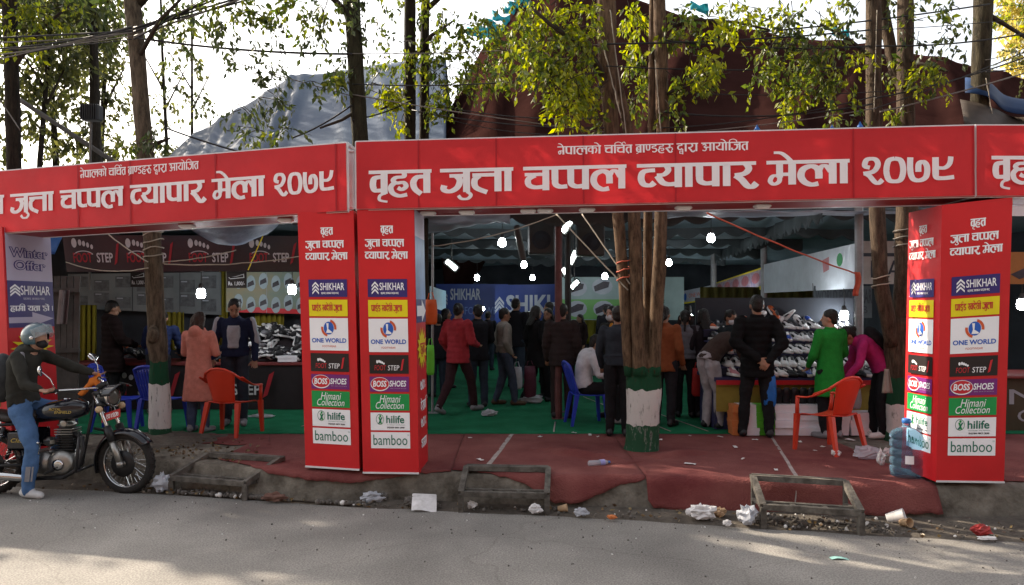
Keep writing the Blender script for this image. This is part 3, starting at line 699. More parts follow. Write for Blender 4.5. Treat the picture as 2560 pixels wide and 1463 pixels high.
big_tarp('tent_roof', 'huge brown tarpaulin roof rising over the market tent', 426, 1120,
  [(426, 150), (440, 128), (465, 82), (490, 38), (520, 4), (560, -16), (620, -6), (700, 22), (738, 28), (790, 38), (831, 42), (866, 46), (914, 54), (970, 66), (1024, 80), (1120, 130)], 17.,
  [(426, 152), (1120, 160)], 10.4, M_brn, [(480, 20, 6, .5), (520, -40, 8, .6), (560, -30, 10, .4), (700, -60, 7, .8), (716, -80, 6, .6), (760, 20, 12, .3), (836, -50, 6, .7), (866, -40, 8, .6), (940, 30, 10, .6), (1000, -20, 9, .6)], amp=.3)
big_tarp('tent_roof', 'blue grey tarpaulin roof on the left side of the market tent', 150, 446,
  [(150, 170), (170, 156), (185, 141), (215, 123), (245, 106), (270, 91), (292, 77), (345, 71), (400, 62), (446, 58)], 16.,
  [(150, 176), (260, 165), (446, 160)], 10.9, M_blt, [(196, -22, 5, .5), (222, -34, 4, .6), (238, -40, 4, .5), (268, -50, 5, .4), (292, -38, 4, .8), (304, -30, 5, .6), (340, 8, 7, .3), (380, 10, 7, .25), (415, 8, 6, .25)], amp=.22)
mb = MB()
mb.sheet(20, 8, lambda u, w: P(965+90*u, 80+32*u+14*w-8*math.sin(w*3), 10.2-w*.8)+V(0, -.1*math.sin(u*9), 0), mat('dark_blue_tarpaulin', (.012, .03, .08), .6, .3, 2, spec=.1), .01)
mb.sheet(20, 8, lambda u, w: P(960+100*u, 100+26*w+16*math.sin(u*2.5), 9.5-w*.5)+V(0, -.1*math.sin(u*7+w), 0), mat('grey_brown_tarpaulin', (.05, .04, .034), .6, .3, 2, spec=.1), .01)
tag(mb.build('eave_tarp', smooth=True), 'blue and grey tarpaulin end bulging behind the far right tree', 'tarpaulin')
rnd = random.Random(5)
for px, py in ((517, 3), (512, 8), (501, 14), (496, 22), (486, 27), (476, 30), (523, -2), (700, 4), (842, 30), (592, 18)):
    mb = MB(); c = P(px, py, 16.5); mb.sheet(5, 4, lambda u, w: c+V((u-.5)*.4, .1*rnd.random(), (w-.5)*.2-.25*u*rnd.random()), M_trq, .01)
    tag(mb.build('plastic_scrap', smooth=True), 'torn turquoise plastic scrap on the ridge of the brown roof behind the leaves', 'plastic sheet', 'turquoise plastic scraps along the ridge')

# ---- tent inside: cloth ceiling, valances, walls
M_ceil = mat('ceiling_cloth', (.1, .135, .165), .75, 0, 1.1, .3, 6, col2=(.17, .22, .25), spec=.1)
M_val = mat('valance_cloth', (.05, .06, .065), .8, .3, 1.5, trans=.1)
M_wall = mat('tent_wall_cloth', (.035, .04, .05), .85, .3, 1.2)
mb = MB()
def ceil(u, w):
    x = -9.5+19*u; y = 10.2+15.8*w
    return V(x, y, 3.42+.1*math.sin(y*1.72)+.05*noise.noise(V(x*.8, y*2.4, 0))+.12*noise.noise(V(x*.3, y*.5, 4)))
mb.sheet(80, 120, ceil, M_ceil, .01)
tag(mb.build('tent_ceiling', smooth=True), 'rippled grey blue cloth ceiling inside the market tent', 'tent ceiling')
for i, (y, z, m) in enumerate(((10.8, 3.42, M_val), (13.2, 3.4, M_val), (15.8, 3.4, M_val), (18.5, 3.4, M_val), (21.5, 3.4, M_val))):
    mb = MB()
    def fn(u, w):
        x = -3.2+9.4*u; s = abs(math.sin(x*math.pi/.42)); dr = .16+.09*s+.06*math.sin(x*1.1)
        return V(x, y+.03*math.sin(x*6)+.02*noise.noise(V(x*4, w, y)), z-w*dr)
    mb.sheet(180, 5, fn, m, .006)
    tag(mb.build('valance', smooth=True), 'scalloped dark cloth valance, %s from the front of the tent ceiling' % ('first', 'second', 'third', 'fourth', 'fifth')[i], 'valance', 'valances across the tent ceiling')
mb = MB()
def fringe(u, w):
    y = 9.8+10*u; x = 4.1+.13*(y-9.8)/1; s = abs(math.sin(y*math.pi/.3))
    return V(x+.02*math.sin(y*9), y, 3.36-w*(.16+.13*s))
mb.sheet(140, 5, fringe, M_val, .006); tag(mb.build('valance', smooth=True), 'fringed valance running back along the right side of the aisle', 'valance')
def wall(name, label, a, b, z0, z1, m, wave=.05):
    mb = MB(); a, b = V(*a, 0), V(*b, 0); d = (b-a); n = V(-d.y, d.x, 0).normalized(); k = int(d.length/.12)+2
    mb.sheet(k, 6, lambda u, w: a+d*u+n*wave*math.sin(u*d.length*9)*(.5+.5*w)+V(0, 0, z1+(z0-z1)*w), m, .012)
    return tag(mb.build(name, smooth=True), label, 'tent wall')
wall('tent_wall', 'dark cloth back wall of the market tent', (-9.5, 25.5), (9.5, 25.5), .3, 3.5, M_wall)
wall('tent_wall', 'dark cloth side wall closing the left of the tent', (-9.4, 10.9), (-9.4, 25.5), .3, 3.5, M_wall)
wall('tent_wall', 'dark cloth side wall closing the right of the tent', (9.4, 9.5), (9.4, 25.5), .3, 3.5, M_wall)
# banners hanging in the tent
def signboard(name, label, px, Y, draw, base, thick=.012, frame=None, cat='banner'):
    """px: (tl, tr, bl, br) pixels, Y: distances of its left and right edges"""
    (a, b, c, d_), (y0, y1) = px, Y
    q = (P(*a, y0), P(*b, y1), P(*c, y0), P(*d_, y1)); mb = MB(); p = Panel(mb, *q)
    n = 14
    for i in range(n):
        for s_ in (0, 1):
            f = [(i/n, 0), ((i+1)/n, 0), ((i+1)/n, 1), (i/n, 1)]
            mb.add([p.at(x, y, -s_*thick+.0*math.sin(x*9)) for x, y in (f if s_ else f[::-1])], [(0, 1, 2, 3)], base)
    e = [(0, 0), (1, 0), (1, 1), (0, 1)]
    for i in range(4): mb.add([p.at(*e[i]), p.at(*e[(i+1) % 4]), p.at(*e[(i+1) % 4], -thick), p.at(*e[i], -thick)], [(0, 1, 2, 3)], base)
    if draw: draw(p)
    return tag(mb.build(name), label, cat)
M_bbl = mat('banner_blue', (.014, .035, .16), .5, .1, 2); M_dwh = mat('banner_grey_white', (.3, .33, .38), .5, .1, 3)
M_hgr = mat('banner_leaf_green', (.12, .3, .09), .5, .1, 2); M_hwh = mat('banner_pale', (.22, .3, .3), .5, .1, 2)
M_shoe_p = mat('shoe_print', (.04, .035, .045), .5, .4, 6)
def roof_mark(p, a, b, w, h, m):
    for k in (0, .35, .7):
        p.poly([(a, b+h*(.5+k)), (a, b+h*(.75+k)), (a+w/2, b+h*(.25+k)), (a+w/2, b+h*k)], m, .01); p.poly([(a+w/2, b+h*k), (a+w/2, b+h*(.25+k)), (a+w, b+h*(.75+k)), (a+w, b+h*(.5+k))], m, .01)
def dr(p): roof_mark(p, .03, .15, .13, .28, M_dwh); p.text('SHIKHAR', .2, .12, .62, .42, M_dwh, .012, bold=.02); p.text('FOOTWEAR', .4, .6, .98, .8, mat('banner_light_blue', (.08, .14, .34), .5, .1, 2), .012)
signboard('shop_banner', 'dark blue banner with a small white roof mark deep inside the tent', ((436, 284), (508, 284), (436, 322), (508, 322)), (21.5, 21.5), dr, M_bbl)
def dr(p): roof_mark(p, -.0, .3, .14, .3, M_dwh); p.text('SHIKHAR', .16, .28, 1.4, .72, M_dwh, .012, bold=.03) if False else p.text('SHIKH', .17, .26, .99, .74, M_dwh, .012, bold=.03)
signboard('shop_banner', 'dark blue banner with big grey lettering deep inside the tent', ((495, 285), (560, 284), (495, 324), (560, 324)), (20.5, 20.5), dr, M_bbl)
def dr(p):
    p.poly([(0, .02), (.7, .02), (.52, .48), (0, .48)], M_hwh, .004); p.poly([(0, .52), (.5, .52), (.72, .98), (0, .98)], M_hgr, .004)
    for x, y in ((.12, .26), (.33, .22), (.12, .74), (.34, .74)):
        p.disc(x, y, .085, .19, M_dwh, .006, n=14); p.poly([(x-.06, y+.12), (x+.05, y+.02), (x+.06, y-.1), (x+.01, y-.12), (x-.07, y)], M_shoe_p, .009)
    p.disc(.72, .3, .05, .12, M_dgr, .006, n=14, hole=.7); p.text('hilife', .62, .42, .84, .62, M_dgr, .008, bold=.02)
signboard('shop_banner', 'green and white banner with four shoe pictures behind the clustered tree', ((562, 277), (684, 277), (562, 320), (684, 320)), (19.5, 19.5), dr, M_hwh)
M_sheen = mat('shiny_white_flex', (.62, .66, .72), .28, .12, 3, .5, 7, spec=.6)
def dr(p):
    p.poly([(.72, .24), (.78, .18), (.78, .5), (.73, .56)], mat('faded_pink', (.5, .2, .22), .5, .2, 3), .004); p.disc(.87, .3, .025, .16, M_gre, .004, n=12)
signboard('shop_banner', 'long shiny white banner along the right stall front', ((764, 264.5), (857, 243), (764, 293), (857, 288.5)), (16.2, 10.7), dr, M_sheen)
M_fade = mat('faded_print', (.16, .15, .3), .45, .5, 8, col2=(.5, .4, .4))
def dr(p): 
    p.rect(0, .84, 1, 1, M_yel); p.rect(0, 0, 1, .07, M_yel)
    for i in range(5): p.disc(.12+.19*i, .42, .07, .26, mat('pink_print', (.35, .12, .14), .5, .3, 5), .004, n=12)
signboard('shop_banner', 'purple printed banner with yellow edges, middle of the right stall row', ((715, 283), (763, 267), (715, 299.5), (763, 289)), (22.5, 17), dr, M_fade)
def dr(p): p.disc(.08, .5, .05, .3, M_blu, .004, n=12); p.text('ONE WORLD', .2, .3, .9, .6, M_ora, .005); p.rect(0, .9, 1, 1, M_yel)
signboard('shop_banner', 'small pale banner with yellow hem farthest along the right stall row', ((683, 291), (713, 285), (683, 304), (713, 299.5)), (24, 22.8), dr, mat('pale_print', (.4, .42, .5), .5, .15, 5))
signboard('shop_banner', 'pale blue banner on the left edge of the aisle', ((430, 286), (446, 291), (430, 306), (446, 312)), (15, 20), None, mat('pale_blue_print', (.25, .42, .5), .5, .15, 4))
def dr(p): p.text('WORLD FOOTWEAR', .02, .1, 1.0, .55, M_wall, .005, bold=.02); p.text('LAB', .62, .62, .92, .85, M_wall, .005)
signboard('shop_banner', 'dim grey banner with dark lettering over the sports shoe shelves', ((814, 286), (872, 286), (814, 318), (872, 318)), (12.6, 12.6), dr, mat('dim_grey_print', (.06, .075, .085), .6, .2, 3))
def dr(p): p.rect(.0, .28, 1, .36, M_wall, .004); p.text('L A', .2, .45, .9, .85, M_wall, .005)
signboard('sign_board', 'dull white sign board with dark letters behind the right tree', ((862, 241), (906, 241), (862, 284), (906, 284)), (11, 11), dr, mat('dull_white_board', (.3, .28, .26), .7, .15, 4), cat='sign')
# poles
M_pole = mat('rusty_pole', (.1, .035, .035), .6, .3, 6); M_steel = mat('grey_steel', (.25, .25, .26), .45, .2, 6, metal=.3)
def pole(label, px, Y, r, m, top=3.4, fx=None):
    mb = MB(); a = P(px, HZ, Y); a.z = .3; b = V(a.x, a.y, top)
    mb.tube([a, b], r, m, 10); mb.box(a+V(0, 0, .01), (.2, .2, .02), m); return tag(mb.build('tent_pole', smooth=False), label, 'pole', 'poles holding up the tent')
pole('rusty maroon tent pole standing in the aisle left of the seated man', 558.5, 10.95, .055, M_pole)
pole('thin dark tent pole just behind the rusty maroon pole', 568, 11.6, .05, mat('dark_pole', (.02, .02, .02), .6, .2, 6))
pole('pale grey tent pole behind the woman in green', 859, 9.95, .055, M_steel)
pole('slim grey pole carrying the shiny white banner', 764, 16.3, .07, M_steel)
pole('slim grey pole between the purple and pale banners', 713.5, 20, .08, M_steel)
pole('thin grey pole beside the starburst column', 432.5, 11.5, .02, M_steel)
# hanging front tarpaulins under the beams
mb = MB(); mb.sheet(40, 12, lambda u, w: P(420+90*u, 211+w*(24-18*u), 9.6+1.0*w)+V(0, 0, .05*noise.noise(V(u*5, w*3, 0))-.1*math.sin(w*3)*u), M_wtp, .008)
tag(mb.build('awning', smooth=True), 'slack white awning at the front of the tent beside the starburst column', 'awning')
mb = MB(); mb.sheet(40, 14, lambda u, w: P(185+118*u, 218+w*(4+23*math.sin(min(1, u*1.25)*math.pi)**.8)-8*u*(1-w), 9.6+.6*w)+V(0, -.1*math.sin(w*3.1), .04*noise.noise(V(u*6, w*3, 2))), mat('white_blue_tarpaulin', (.24, .28, .38), .6, .3, 3, .8, 9, trans=.2), .008)
tag(mb.build('awning', smooth=True), 'white and blue tarpaulin sagging under the left banner', 'awning')
mb = MB(); mb.sheet(30, 8, lambda u, w: P(100+105*u, 219+w*(13-3*u), 9.9+.3*w)+V(0, -.06*math.sin(w*3.1), .03*noise.noise(V(u*6, w*3, 9))), M_blu2, .008)
mb.sheet(12, 8, lambda u, w: P(46+20*u*(1-w*.6), 228+w*26, 9.7+.2*u), M_blu2, .008)
tag(mb.build('awning', smooth=True), 'bright blue tarpaulin strip above the black foot logo banner', 'awning')
mb = MB(); mb.sheet(30, 6, lambda u, w: P(640+260*u, 211+w*(7-4*u), 9.6+.5*w)+V(0, 0, .03*noise.noise(V(u*8, w*3, 3))), M_wtp, .008)
tag(mb.build('awning', smooth=True), 'narrow white awning edge under the main banner towards the right tree', 'awning')

# ================================================================ left stall with foot logos
M_fsb = mat('black_flex', (.022, .014, .018), .35, .3, 2, .3, 6, spec=.5)
M_fsw = mat('dull_white_print', (.5, .5, .52), .5, .1, 4); M_fsr = mat('dull_red_print', (.32, .02, .03), .5, .1, 4)
def foot_logo(p, cx, w, h=1., b0=.1):
    for i, (x, y, r) in enumerate(((-.42, .14, .055), (-.3, .13, .036), (-.22, .16, .032), (-.14, .2, .03), (-.06, .25, .028))): p.disc(cx+x*w, b0+y*h, r*w, r*h*2.5, M_fsw, .006, n=12)
    p.disc(cx-.25*w, b0+.52*h, .22*w, .16*h, M_fsw, .006, 20, 160, .86)
    p.text('FOOT', cx-.47*w, b0+.42*h, cx-.08*w, b0+.7*h, M_fsr, .006, bold=.02); p.text('STEP', cx+.02*w, b0+.42*h, cx+.36*w, b0+.7*h, M_fsw, .006, bold=.02)
    p.poly([(cx+.38*w, b0+.78*h), (cx+.44*w, b0+.7*h), (cx+.52*w, b0+.1*h), (cx+.46*w, b0+.18*h)], M_fsr, .006)
def dr(p):
    for c in (.13, .355, .615, .87): foot_logo(p, c, .2, .95, .08)
signboard('shop_banner', 'black banner with four repeated footprint logos above the left stall', ((62, 235), (303, 236), (67, 272), (303, 271)), (10.8, 10.8), dr, M_fsb)
M_post = mat('catalogue_print', (.14, .16, .17), .45, .2, 1.5); M_post2 = mat('catalogue_photo', (.09, .1, .11), .5, .4, 9)
def dr(p):
    rn = random.Random(2)
    for i in range(14):
        x, y = (i % 7)*.14+.03, .08+.45*(i//7)+.1*(i % 2); p.rect(x, y, x+.1, y+.3, M_post2, .004); p.rect(x+.01, y+.03, x+.05, y+.06, M_dwh, .006)
    for x in (.42, .73): p.rect(x, 0, x+.004, 1, M_wall, .006)
signboard('poster_wall', 'grey catalogue poster wall behind the left stall', ((68, 274), (221, 272), (68, 308), (221, 315)), (12.9, 12.9), dr, M_post, cat='poster')
M_mul = mat('pastel_print', (.28, .24, .14), .5, 0, 1.6, col2=(.13, .22, .2))
def dr(p):
    rn = random.Random(4); bb = mat('shoe_bubble', (.3, .38, .42), .5, .1, 5)
    for i in range(12):
        x, y = .16+.16*(i % 6), .22+.52*(i//6)+.06*(i % 2); p.disc(x, y, .06, .2, bb, .004, n=14); p.poly([(x-.045, y+.1), (x+.045, y+.03), (x+.03, y-.08), (x-.04, y-.01)], M_shoe_p, .006)
    p.poly([(.1, 1), (1, 1), (1, .9), (.4, .86)], M_lrd, .003); p.rect(.52, 0, .525, 1, M_dwh, .006)
signboard('poster_wall', 'pastel poster with shoes in pale bubbles behind the man in the navy jacket', ((226, 272), (304, 272), (226, 312), (304, 314)), (12.7, 12.7), dr, M_mul, cat='poster')
M_ycl = mat('mustard_curtain', (.2, .17, .015), .8, .2, 2)
for lab, x0, x1, y0, y1, Y in (('mustard curtain strip beside the grey plank screen', 80, 96, 305, 375, 12.6), ('mustard curtain behind the clerk at the left stall', 165, 184, 312, 350, 12.9), ('mustard curtain strip between the two posters', 219, 228, 270, 345, 12.95), ('mustard curtain below the pastel poster', 255, 284, 314, 345, 13)):
    mb = MB(); mb.sheet(24, 4, lambda u, w: P(x0+(x1-x0)*u, y0+(y1-y0)*w, Y+.04*math.sin(u*(x1-x0)*1.2)), M_ycl, .01); tag(mb.build('curtain', smooth=True), lab, 'curtain', 'mustard curtains at the left stall')
mb = MB(); mb.sheet(50, 4, lambda u, w: P(560+80*u, 316+28*w, 21+.06*math.sin(u*60)), M_ycl, .01); tag(mb.build('curtain', smooth=True), 'mustard curtain under the green and white banner', 'curtain')
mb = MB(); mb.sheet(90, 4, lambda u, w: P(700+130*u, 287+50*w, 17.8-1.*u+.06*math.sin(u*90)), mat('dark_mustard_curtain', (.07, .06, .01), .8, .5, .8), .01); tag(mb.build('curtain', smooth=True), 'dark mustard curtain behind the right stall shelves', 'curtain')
wall('stall_wall', 'dark backing cloth behind the left stall', (-8.6, 13.3), (-2.6, 13.3), .3, 3.2, M_wall)
# grey plank and cloth screen at the left
mb = MB(); M_gry = mat('weathered_plank', (.075, .07, .065), .9, .3, 3, .5, 20)
for i in range(5):
    a = P(50+i*6, 275, 10.5); mb.box(V(a.x+.03, 10.5, 1.35), (.08, .025, 2.1), M_gry, Matrix.Rotation(.01*(i-2), 3, 'Y'))
mb.box(V(P(62, 0, 1).x*10.45, 10.45, 1.35), (.5, .03, .06), M_gry); mb.box(V(P(62, 0, 1).x*10.45, 10.45, 2.2), (.5, .03, .06), M_gry)
mb.sheet(8, 10, lambda u, w: P(60+10*u-3*w, 290+34*w, 10.38-.05*math.sin(u*6)), mat('pinkish_rag', (.16, .13, .13), .9, .2, 4), .008)
tag(mb.build('plank_screen', smooth=False), 'grey weathered plank screen with a rag beside the left column', 'screen')
# stall table
M_cloth = mat('black_table_cloth', (.016, .012, .014), .6, .3, 2, .3, 8); M_edge = mat('red_table_edge', (.16, .03, .03), .6, .2, 3)
t = thing('stall_table', 'long black draped stall table with a big footprint logo on its front', 'table', (-4.7, 12.1, .3))
mb = MB(); mb.rbox((-4.95, 12.3, 1.045), (4.4, .95, .05), M_edge, .01); mb.build('table_top', t, world=True)
mb = MB(); q = (V(-7.1, 11.86, 1.02), V(-2.75, 11.86, 1.02), V(-7.1, 11.86, .32), V(-2.75, 11.86, .32)); p = Panel(mb, *q)
mb.sheet(60, 5, lambda u, w: p.at(u, w, .02*math.sin(u*40)*w+.004), M_cloth, .006); mb.box((-4.95, 12.3, .66), (4.3, .84, .7), M_cloth)
p.n = V(0, -1, 0); q0 = p.tl.copy(); p.tl, p.tr, p.bl, p.br = [k+V(0, -.035, 0) for k in (p.tl, p.tr, p.bl, p.br)]; foot_logo(p, .252, .31, .9, .04); foot_logo(p, .598, .31, .9, .04)
o = mb.build('table_cloth', t, world=True)
# price boards
def price(label, px, Y, txt):
    def dr(p):
        p.poly([(.1, .38), (.5, .3), (.88, .16), (.9, .4), (.2, .48)], M_fsw, .004); p.poly([(.14, .36), (.5, .33), (.84, .22), (.85, .36), (.2, .44)], M_blk, .006)
        p.text(txt, .1, .62, .92, .88, M_fsw, .006, bold=.02)
    x0, y0, x1, y1 = px
    signboard('price_board', label, ((x0, y0), (x1, y0), (x0, y1), (x1, y1)), (Y, Y), dr, M_blk, cat='price board')
price('black price board above the man in the navy jacket', (226.5, 271, 246.5, 288), 11.4, 'Rs. 1,800/-')
price('black price board hanging beside the slim painted tree', (130.5, 270, 146, 287), 11.4, 'Rs. 1,300/-')
# right-edge stall
t = thing('stall_table', 'brown stall counter with pale lettering past the tall right column', 'table', (7.3, 10.3, .3))
mb = MB(); q = (V(6.3, 9.9, 1.0), V(8.6, 9.9, 1.0), V(6.3, 9.9, .32), V(8.6, 9.9, .32)); p = Panel(mb, *q); M_ctb = mat('brown_counter', (.05, .04, .022), .6, .2, 3)
mb.box((7.45, 10.3, .66), (2.3, .8, .7), M_ctb); p.text('IMAGE', .08, .2, .9, .5, M_dwh, .004); p.text('Collection', .2, .6, .9, .85, M_dwh, .004); mb.build('counter', t, world=True)
mb = MB(); mb.rbox((7.45, 10.3, 1.03), (2.4, .95, .04), M_edge, .01); mb.build('table_top', t, world=True)
def dr(p): p.poly([(.1, .7), (.5, .45), (.8, .3), (.85, .6), (.3, .85)], M_shoe_p, .004)
signboard('sign_board', 'orange sign with a dark shoe past the tall right column', ((1006, 252), (1050, 252), (1006, 284), (1050, 284)), (10.4, 10.4), dr, mat('orange_board', (.3, .12, .03), .6, .2, 3), cat='sign')
def dr(p): pass
signboard('sign_board', 'white board above the orange sign at the right edge', ((1006, 206), (1060, 206), (1006, 216), (1060, 216)), (9.9, 9.9), dr, M_gal, cat='sign')

# ================================================================ right stall: shelves, counter
t = thing('shoe_stall', 'right stall counter with yellow and red front and tiered shoe shelves', 'stall', (3.9, 10.2, .3))
mb = MB(); M_tbl = mat('stall_board', (.03, .03, .09), .6, .3, 3); M_yfr = mat('yellow_front', (.3, .22, .04), .6, .2, 3)
mb.box((3.95, 10.3, 1.0), (2.5, 1.0, .05), M_tbl); mb.box((3.95, 9.78, .965), (2.5, .02, .06), M_lrd); mb.build('counter_top', t, world=True)
mb = MB(); mb.box((3.95, 9.86, .75), (2.46, .02, .36), M_yfr); mb.box((3.95, 10.35, .62), (2.44, .8, .6), M_tbl); mb.build('front_board', t, world=True)
SHELF = [(10.15, 1.14), (10.45, 1.3), (10.75, 1.46), (11.05, 1.62)]
for y, z in SHELF:
    mb = MB(); mb.box((4.0, y, z), (2.35, .3, .02), M_tbl); mb.box((4.0, y-.15, z-.05), (2.35, .012, .1), mat('shelf_cloth', (.012, .014, .03), .6, .3, 4)); mb.build('shelf', t, world=True)
mb = MB(); mb.box((4.0, 11.3, 1.2), (2.4, .06, 1.8), M_wall); mb.build('back_board', t, world=True)

# ================================================================ lamps
M_bulb = mat('lit_bulb', (.92, .97, 1), .5, 0, 1, emit=40.); M_tube = mat('lit_tube', (.9, 1, .97), .5, 0, 1, emit=12.)
M_cap = mat('lamp_socket', (.05, .05, .05), .5, .1, 4)
def led_bulb():
    t = thing('hanging_bulb', 'x', 'lamp', group='lit bulbs hanging in the market')
    mb = MB(); mb.lathe([(.03, .09), (.05, .075), (.066, .03), (.066, -.03), (.05, -.06), (.02, -.07)], M_bulb, 14); mb.build('bulb', t, smooth=True)
    mb = MB(); mb.lathe([(.018, .17), (.03, .16), (.045, .1), (.04, .085)], M_cap, 12); mb.tube([(0, 0, .17), (.004, 0, .3), (0, .01, .45)], .006, M_cap, 5); mb.build('socket', t)
    return t
LB = [(502, 243, 12, 1.15, 'big bulb nearest the awning, above the red jacket'), (524, 265, 15.5, 1.15, 'bulb just left of the maroon pole, above the big blue lettering'), (477, 278, 19, 1.2, 'bulb over the small white roof mark'), (532.5, 278, 19, 1.1, 'bulb low beside the maroon pole'), (605, 276.5, 18, 1.25, 'bulb in front of the green and white banner'), (669, 263, 15, 1.1, 'bulb just right of the clustered tree trunks'), (711, 238.5, 11.5, 1.1, 'bulb beneath the red rope'),
  (201, 294, 11.3, 1.25, 'bulb in front of the grey catalogue posters'), (292, 290, 11, 1.2, 'bulb beside the double red columns'), (813, 309.5, 11.6, 1.2, 'bulb over the white sports shoes'), (844, 316, 11, 1.2, 'bulb with pale shade above the magenta jacket'), (1022, 305, 10.5, 1.3, 'bulb past the tall right column'),
  (721, 299, 22, 1.1, 'upper small bulb far down the aisle'), (712, 304, 20, 1.1, 'leftmost small bulb of the far cluster'), (725, 309, 21, 1.1, 'lower small bulb of the far cluster'), (735, 302, 18, 1.15, 'rightmost small bulb of the far cluster'), (729, 310, 19, .9, 'dim small bulb of the far cluster'), (708, 317, 20, 1, 'lowest small bulb of the far cluster'), (691, 317, 21, 1, 'small bulb over the knitted brown sweater'), (742, 309, 22, .8, 'tiny bulb behind the man in black'), (483, 309, 20, .8, 'low bulb among the dark crowd'), (536, 312, 22, .8, 'small low bulb beside the black coat')]
b0 = led_bulb()
for i, (px, py, Y, s_, lab) in enumerate(LB):
    o = b0 if i == 0 else dup(b0); o.location = P(px, py, Y); o.scale = (s_*.76,)*3; o['label'] = 'lit '+lab
def tube_lamp(label, px, py, Y, rot, l=.42):
    t = thing('flood_lamp', label, 'lamp', P(px, py, Y), group='tilted tube lamps under the tent ceiling')
    M = Matrix.Rotation(rot, 3, 'Y'); mb = MB(); mb.rbox((0, -.02, 0), (l, .03, .07), M_tube, .01, M); mb.build('lit_face', t)
    mb = MB(); mb.rbox((0, .03, 0), (l+.08, .06, .16), M_cap, .02, M); mb.tube([(0, .05, 0), (0, .05, .5)], .012, M_cap, 6); mb.build('housing', t)
tube_lamp('tilted flood lamp high beside the maroon pole', 567.5, 225, 11.4, -R(55), .26); tube_lamp('tilted flood lamp halfway up the maroon pole', 573, 257.5, 13, -R(62), .24)
tube_lamp('tilted flood lamp over the left of the aisle', 451.5, 265, 14, R(40), .24); tube_lamp('tilted flood lamp low beside the maroon pole', 566, 273, 14, R(55), .2); tube_lamp('small tilted flood lamp over the green and white banner', 574.5, 284.5, 16, -R(45), .2)
mb = MB(); mb.rbox(P(520, 243, 11.2), (.1, .1, .55), M_cap, .02, Matrix.Rotation(-.2, 3, 'Y')); tag(mb.build('unlit_lamp'), 'unlit long lamp hanging beside the biggest bulb', 'lamp')
for lab, px, py, Y, w, h in (('black loudspeaker box hung from the ceiling left of the maroon pole', 541, 236, 12, .42, .6), ('black loudspeaker box hung behind the clustered tree', 590, 238, 12, .45, .6)):
    mb = MB(); mb.rbox(P(px, py, Y), (w, .35, h), M_cap, .02); mb.lathe([(.14, 0), (.15, .01), (.1, .0), (.02, .02)], M_wall, 16, Matrix.Translation(P(px, py, Y)+V(0, -.18, -.08))@Matrix.Rotation(R(90), 4, 'X')); tag(mb.build('loudspeaker'), lab, 'speaker')
# ================================================================ trees
LF_G = leaf_mat('leaves_green', [(.025, .04, .014), (.05, .068, .02), (.085, .1, .03)], .4)
LF_M = leaf_mat('leaves_mid', [(.03, .055, .01), (.08, .11, .015), (.17, .18, .02), (.06, .09, .015)], .52)
LF_Y = leaf_mat('leaves_backlit_yellow', [(.07, .1, .012), (.17, .2, .015), (.3, .3, .02), (.06, .09, .015)], .58)  # brighter yellow puts the backlight of these clusters into the leaf colour
LF_B = leaf_mat('leaves_far', [(.035, .045, .014), (.07, .08, .022), (.11, .11, .03), (.05, .06, .018)], .4)
M_twig = mat('twig_bark', (.03, .022, .016), .9, .3, 6)
def leaf(mb, c, d, L, w, m, rnd):
    up = V(rnd.uniform(-1, 1), rnd.uniform(-1, 1), rnd.uniform(-.3, 1)); s = d.cross(up)
    if s.length < 1e-4: return
    s.normalize(); n = s.cross(d)*(w*.25)
    mb.add([c, c+d*L*.42+s*w+n, c+d*L, c+d*L*.42-s*w+n], [(0, 1, 2), (0, 2, 3)], m)
def cluster(mb, tw, c, r, n, m, rnd, L=.11, droop=.7):
    k = max(1, int(n*.92)//11)
    for i in range(k):
        while True:
            q = V(rnd.uniform(-1, 1), rnd.uniform(-1, 1), rnd.uniform(-1, 1))
            if q.length < 1: break
        s = c+V(q.x*r[0], q.y*r[1], q.z*r[2])
        d = V(rnd.uniform(-1, 1), rnd.uniform(-1, 1), rnd.uniform(-.9, .35)).normalized(); l = rnd.uniform(.16, .34)*L/.11
        if tw is not None and rnd.random() < .6: tw.tube([s-d*l*.6, s, s+d*l+V(0, 0, -.06)], [.006, .004, .002], M_twig, 4, False)
        for j in range(11):
            t = j/11; p = s+d*l*t+V(0, 0, -.1*t*t)+V(rnd.gauss(0, .03), rnd.gauss(0, .03), rnd.gauss(0, .03))*L/.11
            e = (d*.4+V(rnd.gauss(0, .5), rnd.gauss(0, .5), rnd.gauss(-droop, .4))).normalized()
            ll = L*rnd.uniform(.65, 1.25); leaf(mb, p, e, ll, ll*rnd.uniform(.19, .27), m, rnd)
def trunk_mesh(mb, m, pts, seed=0., n=14):
    """pts: (point, radius); resampled with lumps"""
    out = []
    for (a, ra), (b, rb) in zip(pts, pts[1:]):
        k = max(2, int((b-a).length/.08))
        for i in range(k): t = i/k; out.append((a.lerp(b, t), ra+(rb-ra)*t))
    out.append(pts[-1]); rings = []
    for i, (p, r) in enumerate(out):
        d = out[min(i+1, len(out)-1)][0]-out[max(i-1, 0)][0]; x, y = V(1, 0, 0), V(0, 1, 0)
        x = (x-d.normalized()*x.dot(d.normalized())).normalized(); y = d.normalized().cross(x)
        g = []
        for j in range(n):
            a = 2*math.pi*j/n; rr = r*(1+.1*noise.noise(V(math.cos(a)*1.6+seed, math.sin(a)*1.6, p.z*2.2))+.05*noise.noise(V(math.cos(a)*4+seed, math.sin(a)*4, p.z*6)))
            g.append(p+(x*math.cos(a)+y*math.sin(a))*rr)
        rings.append(g)
    mb.loft(rings, m)
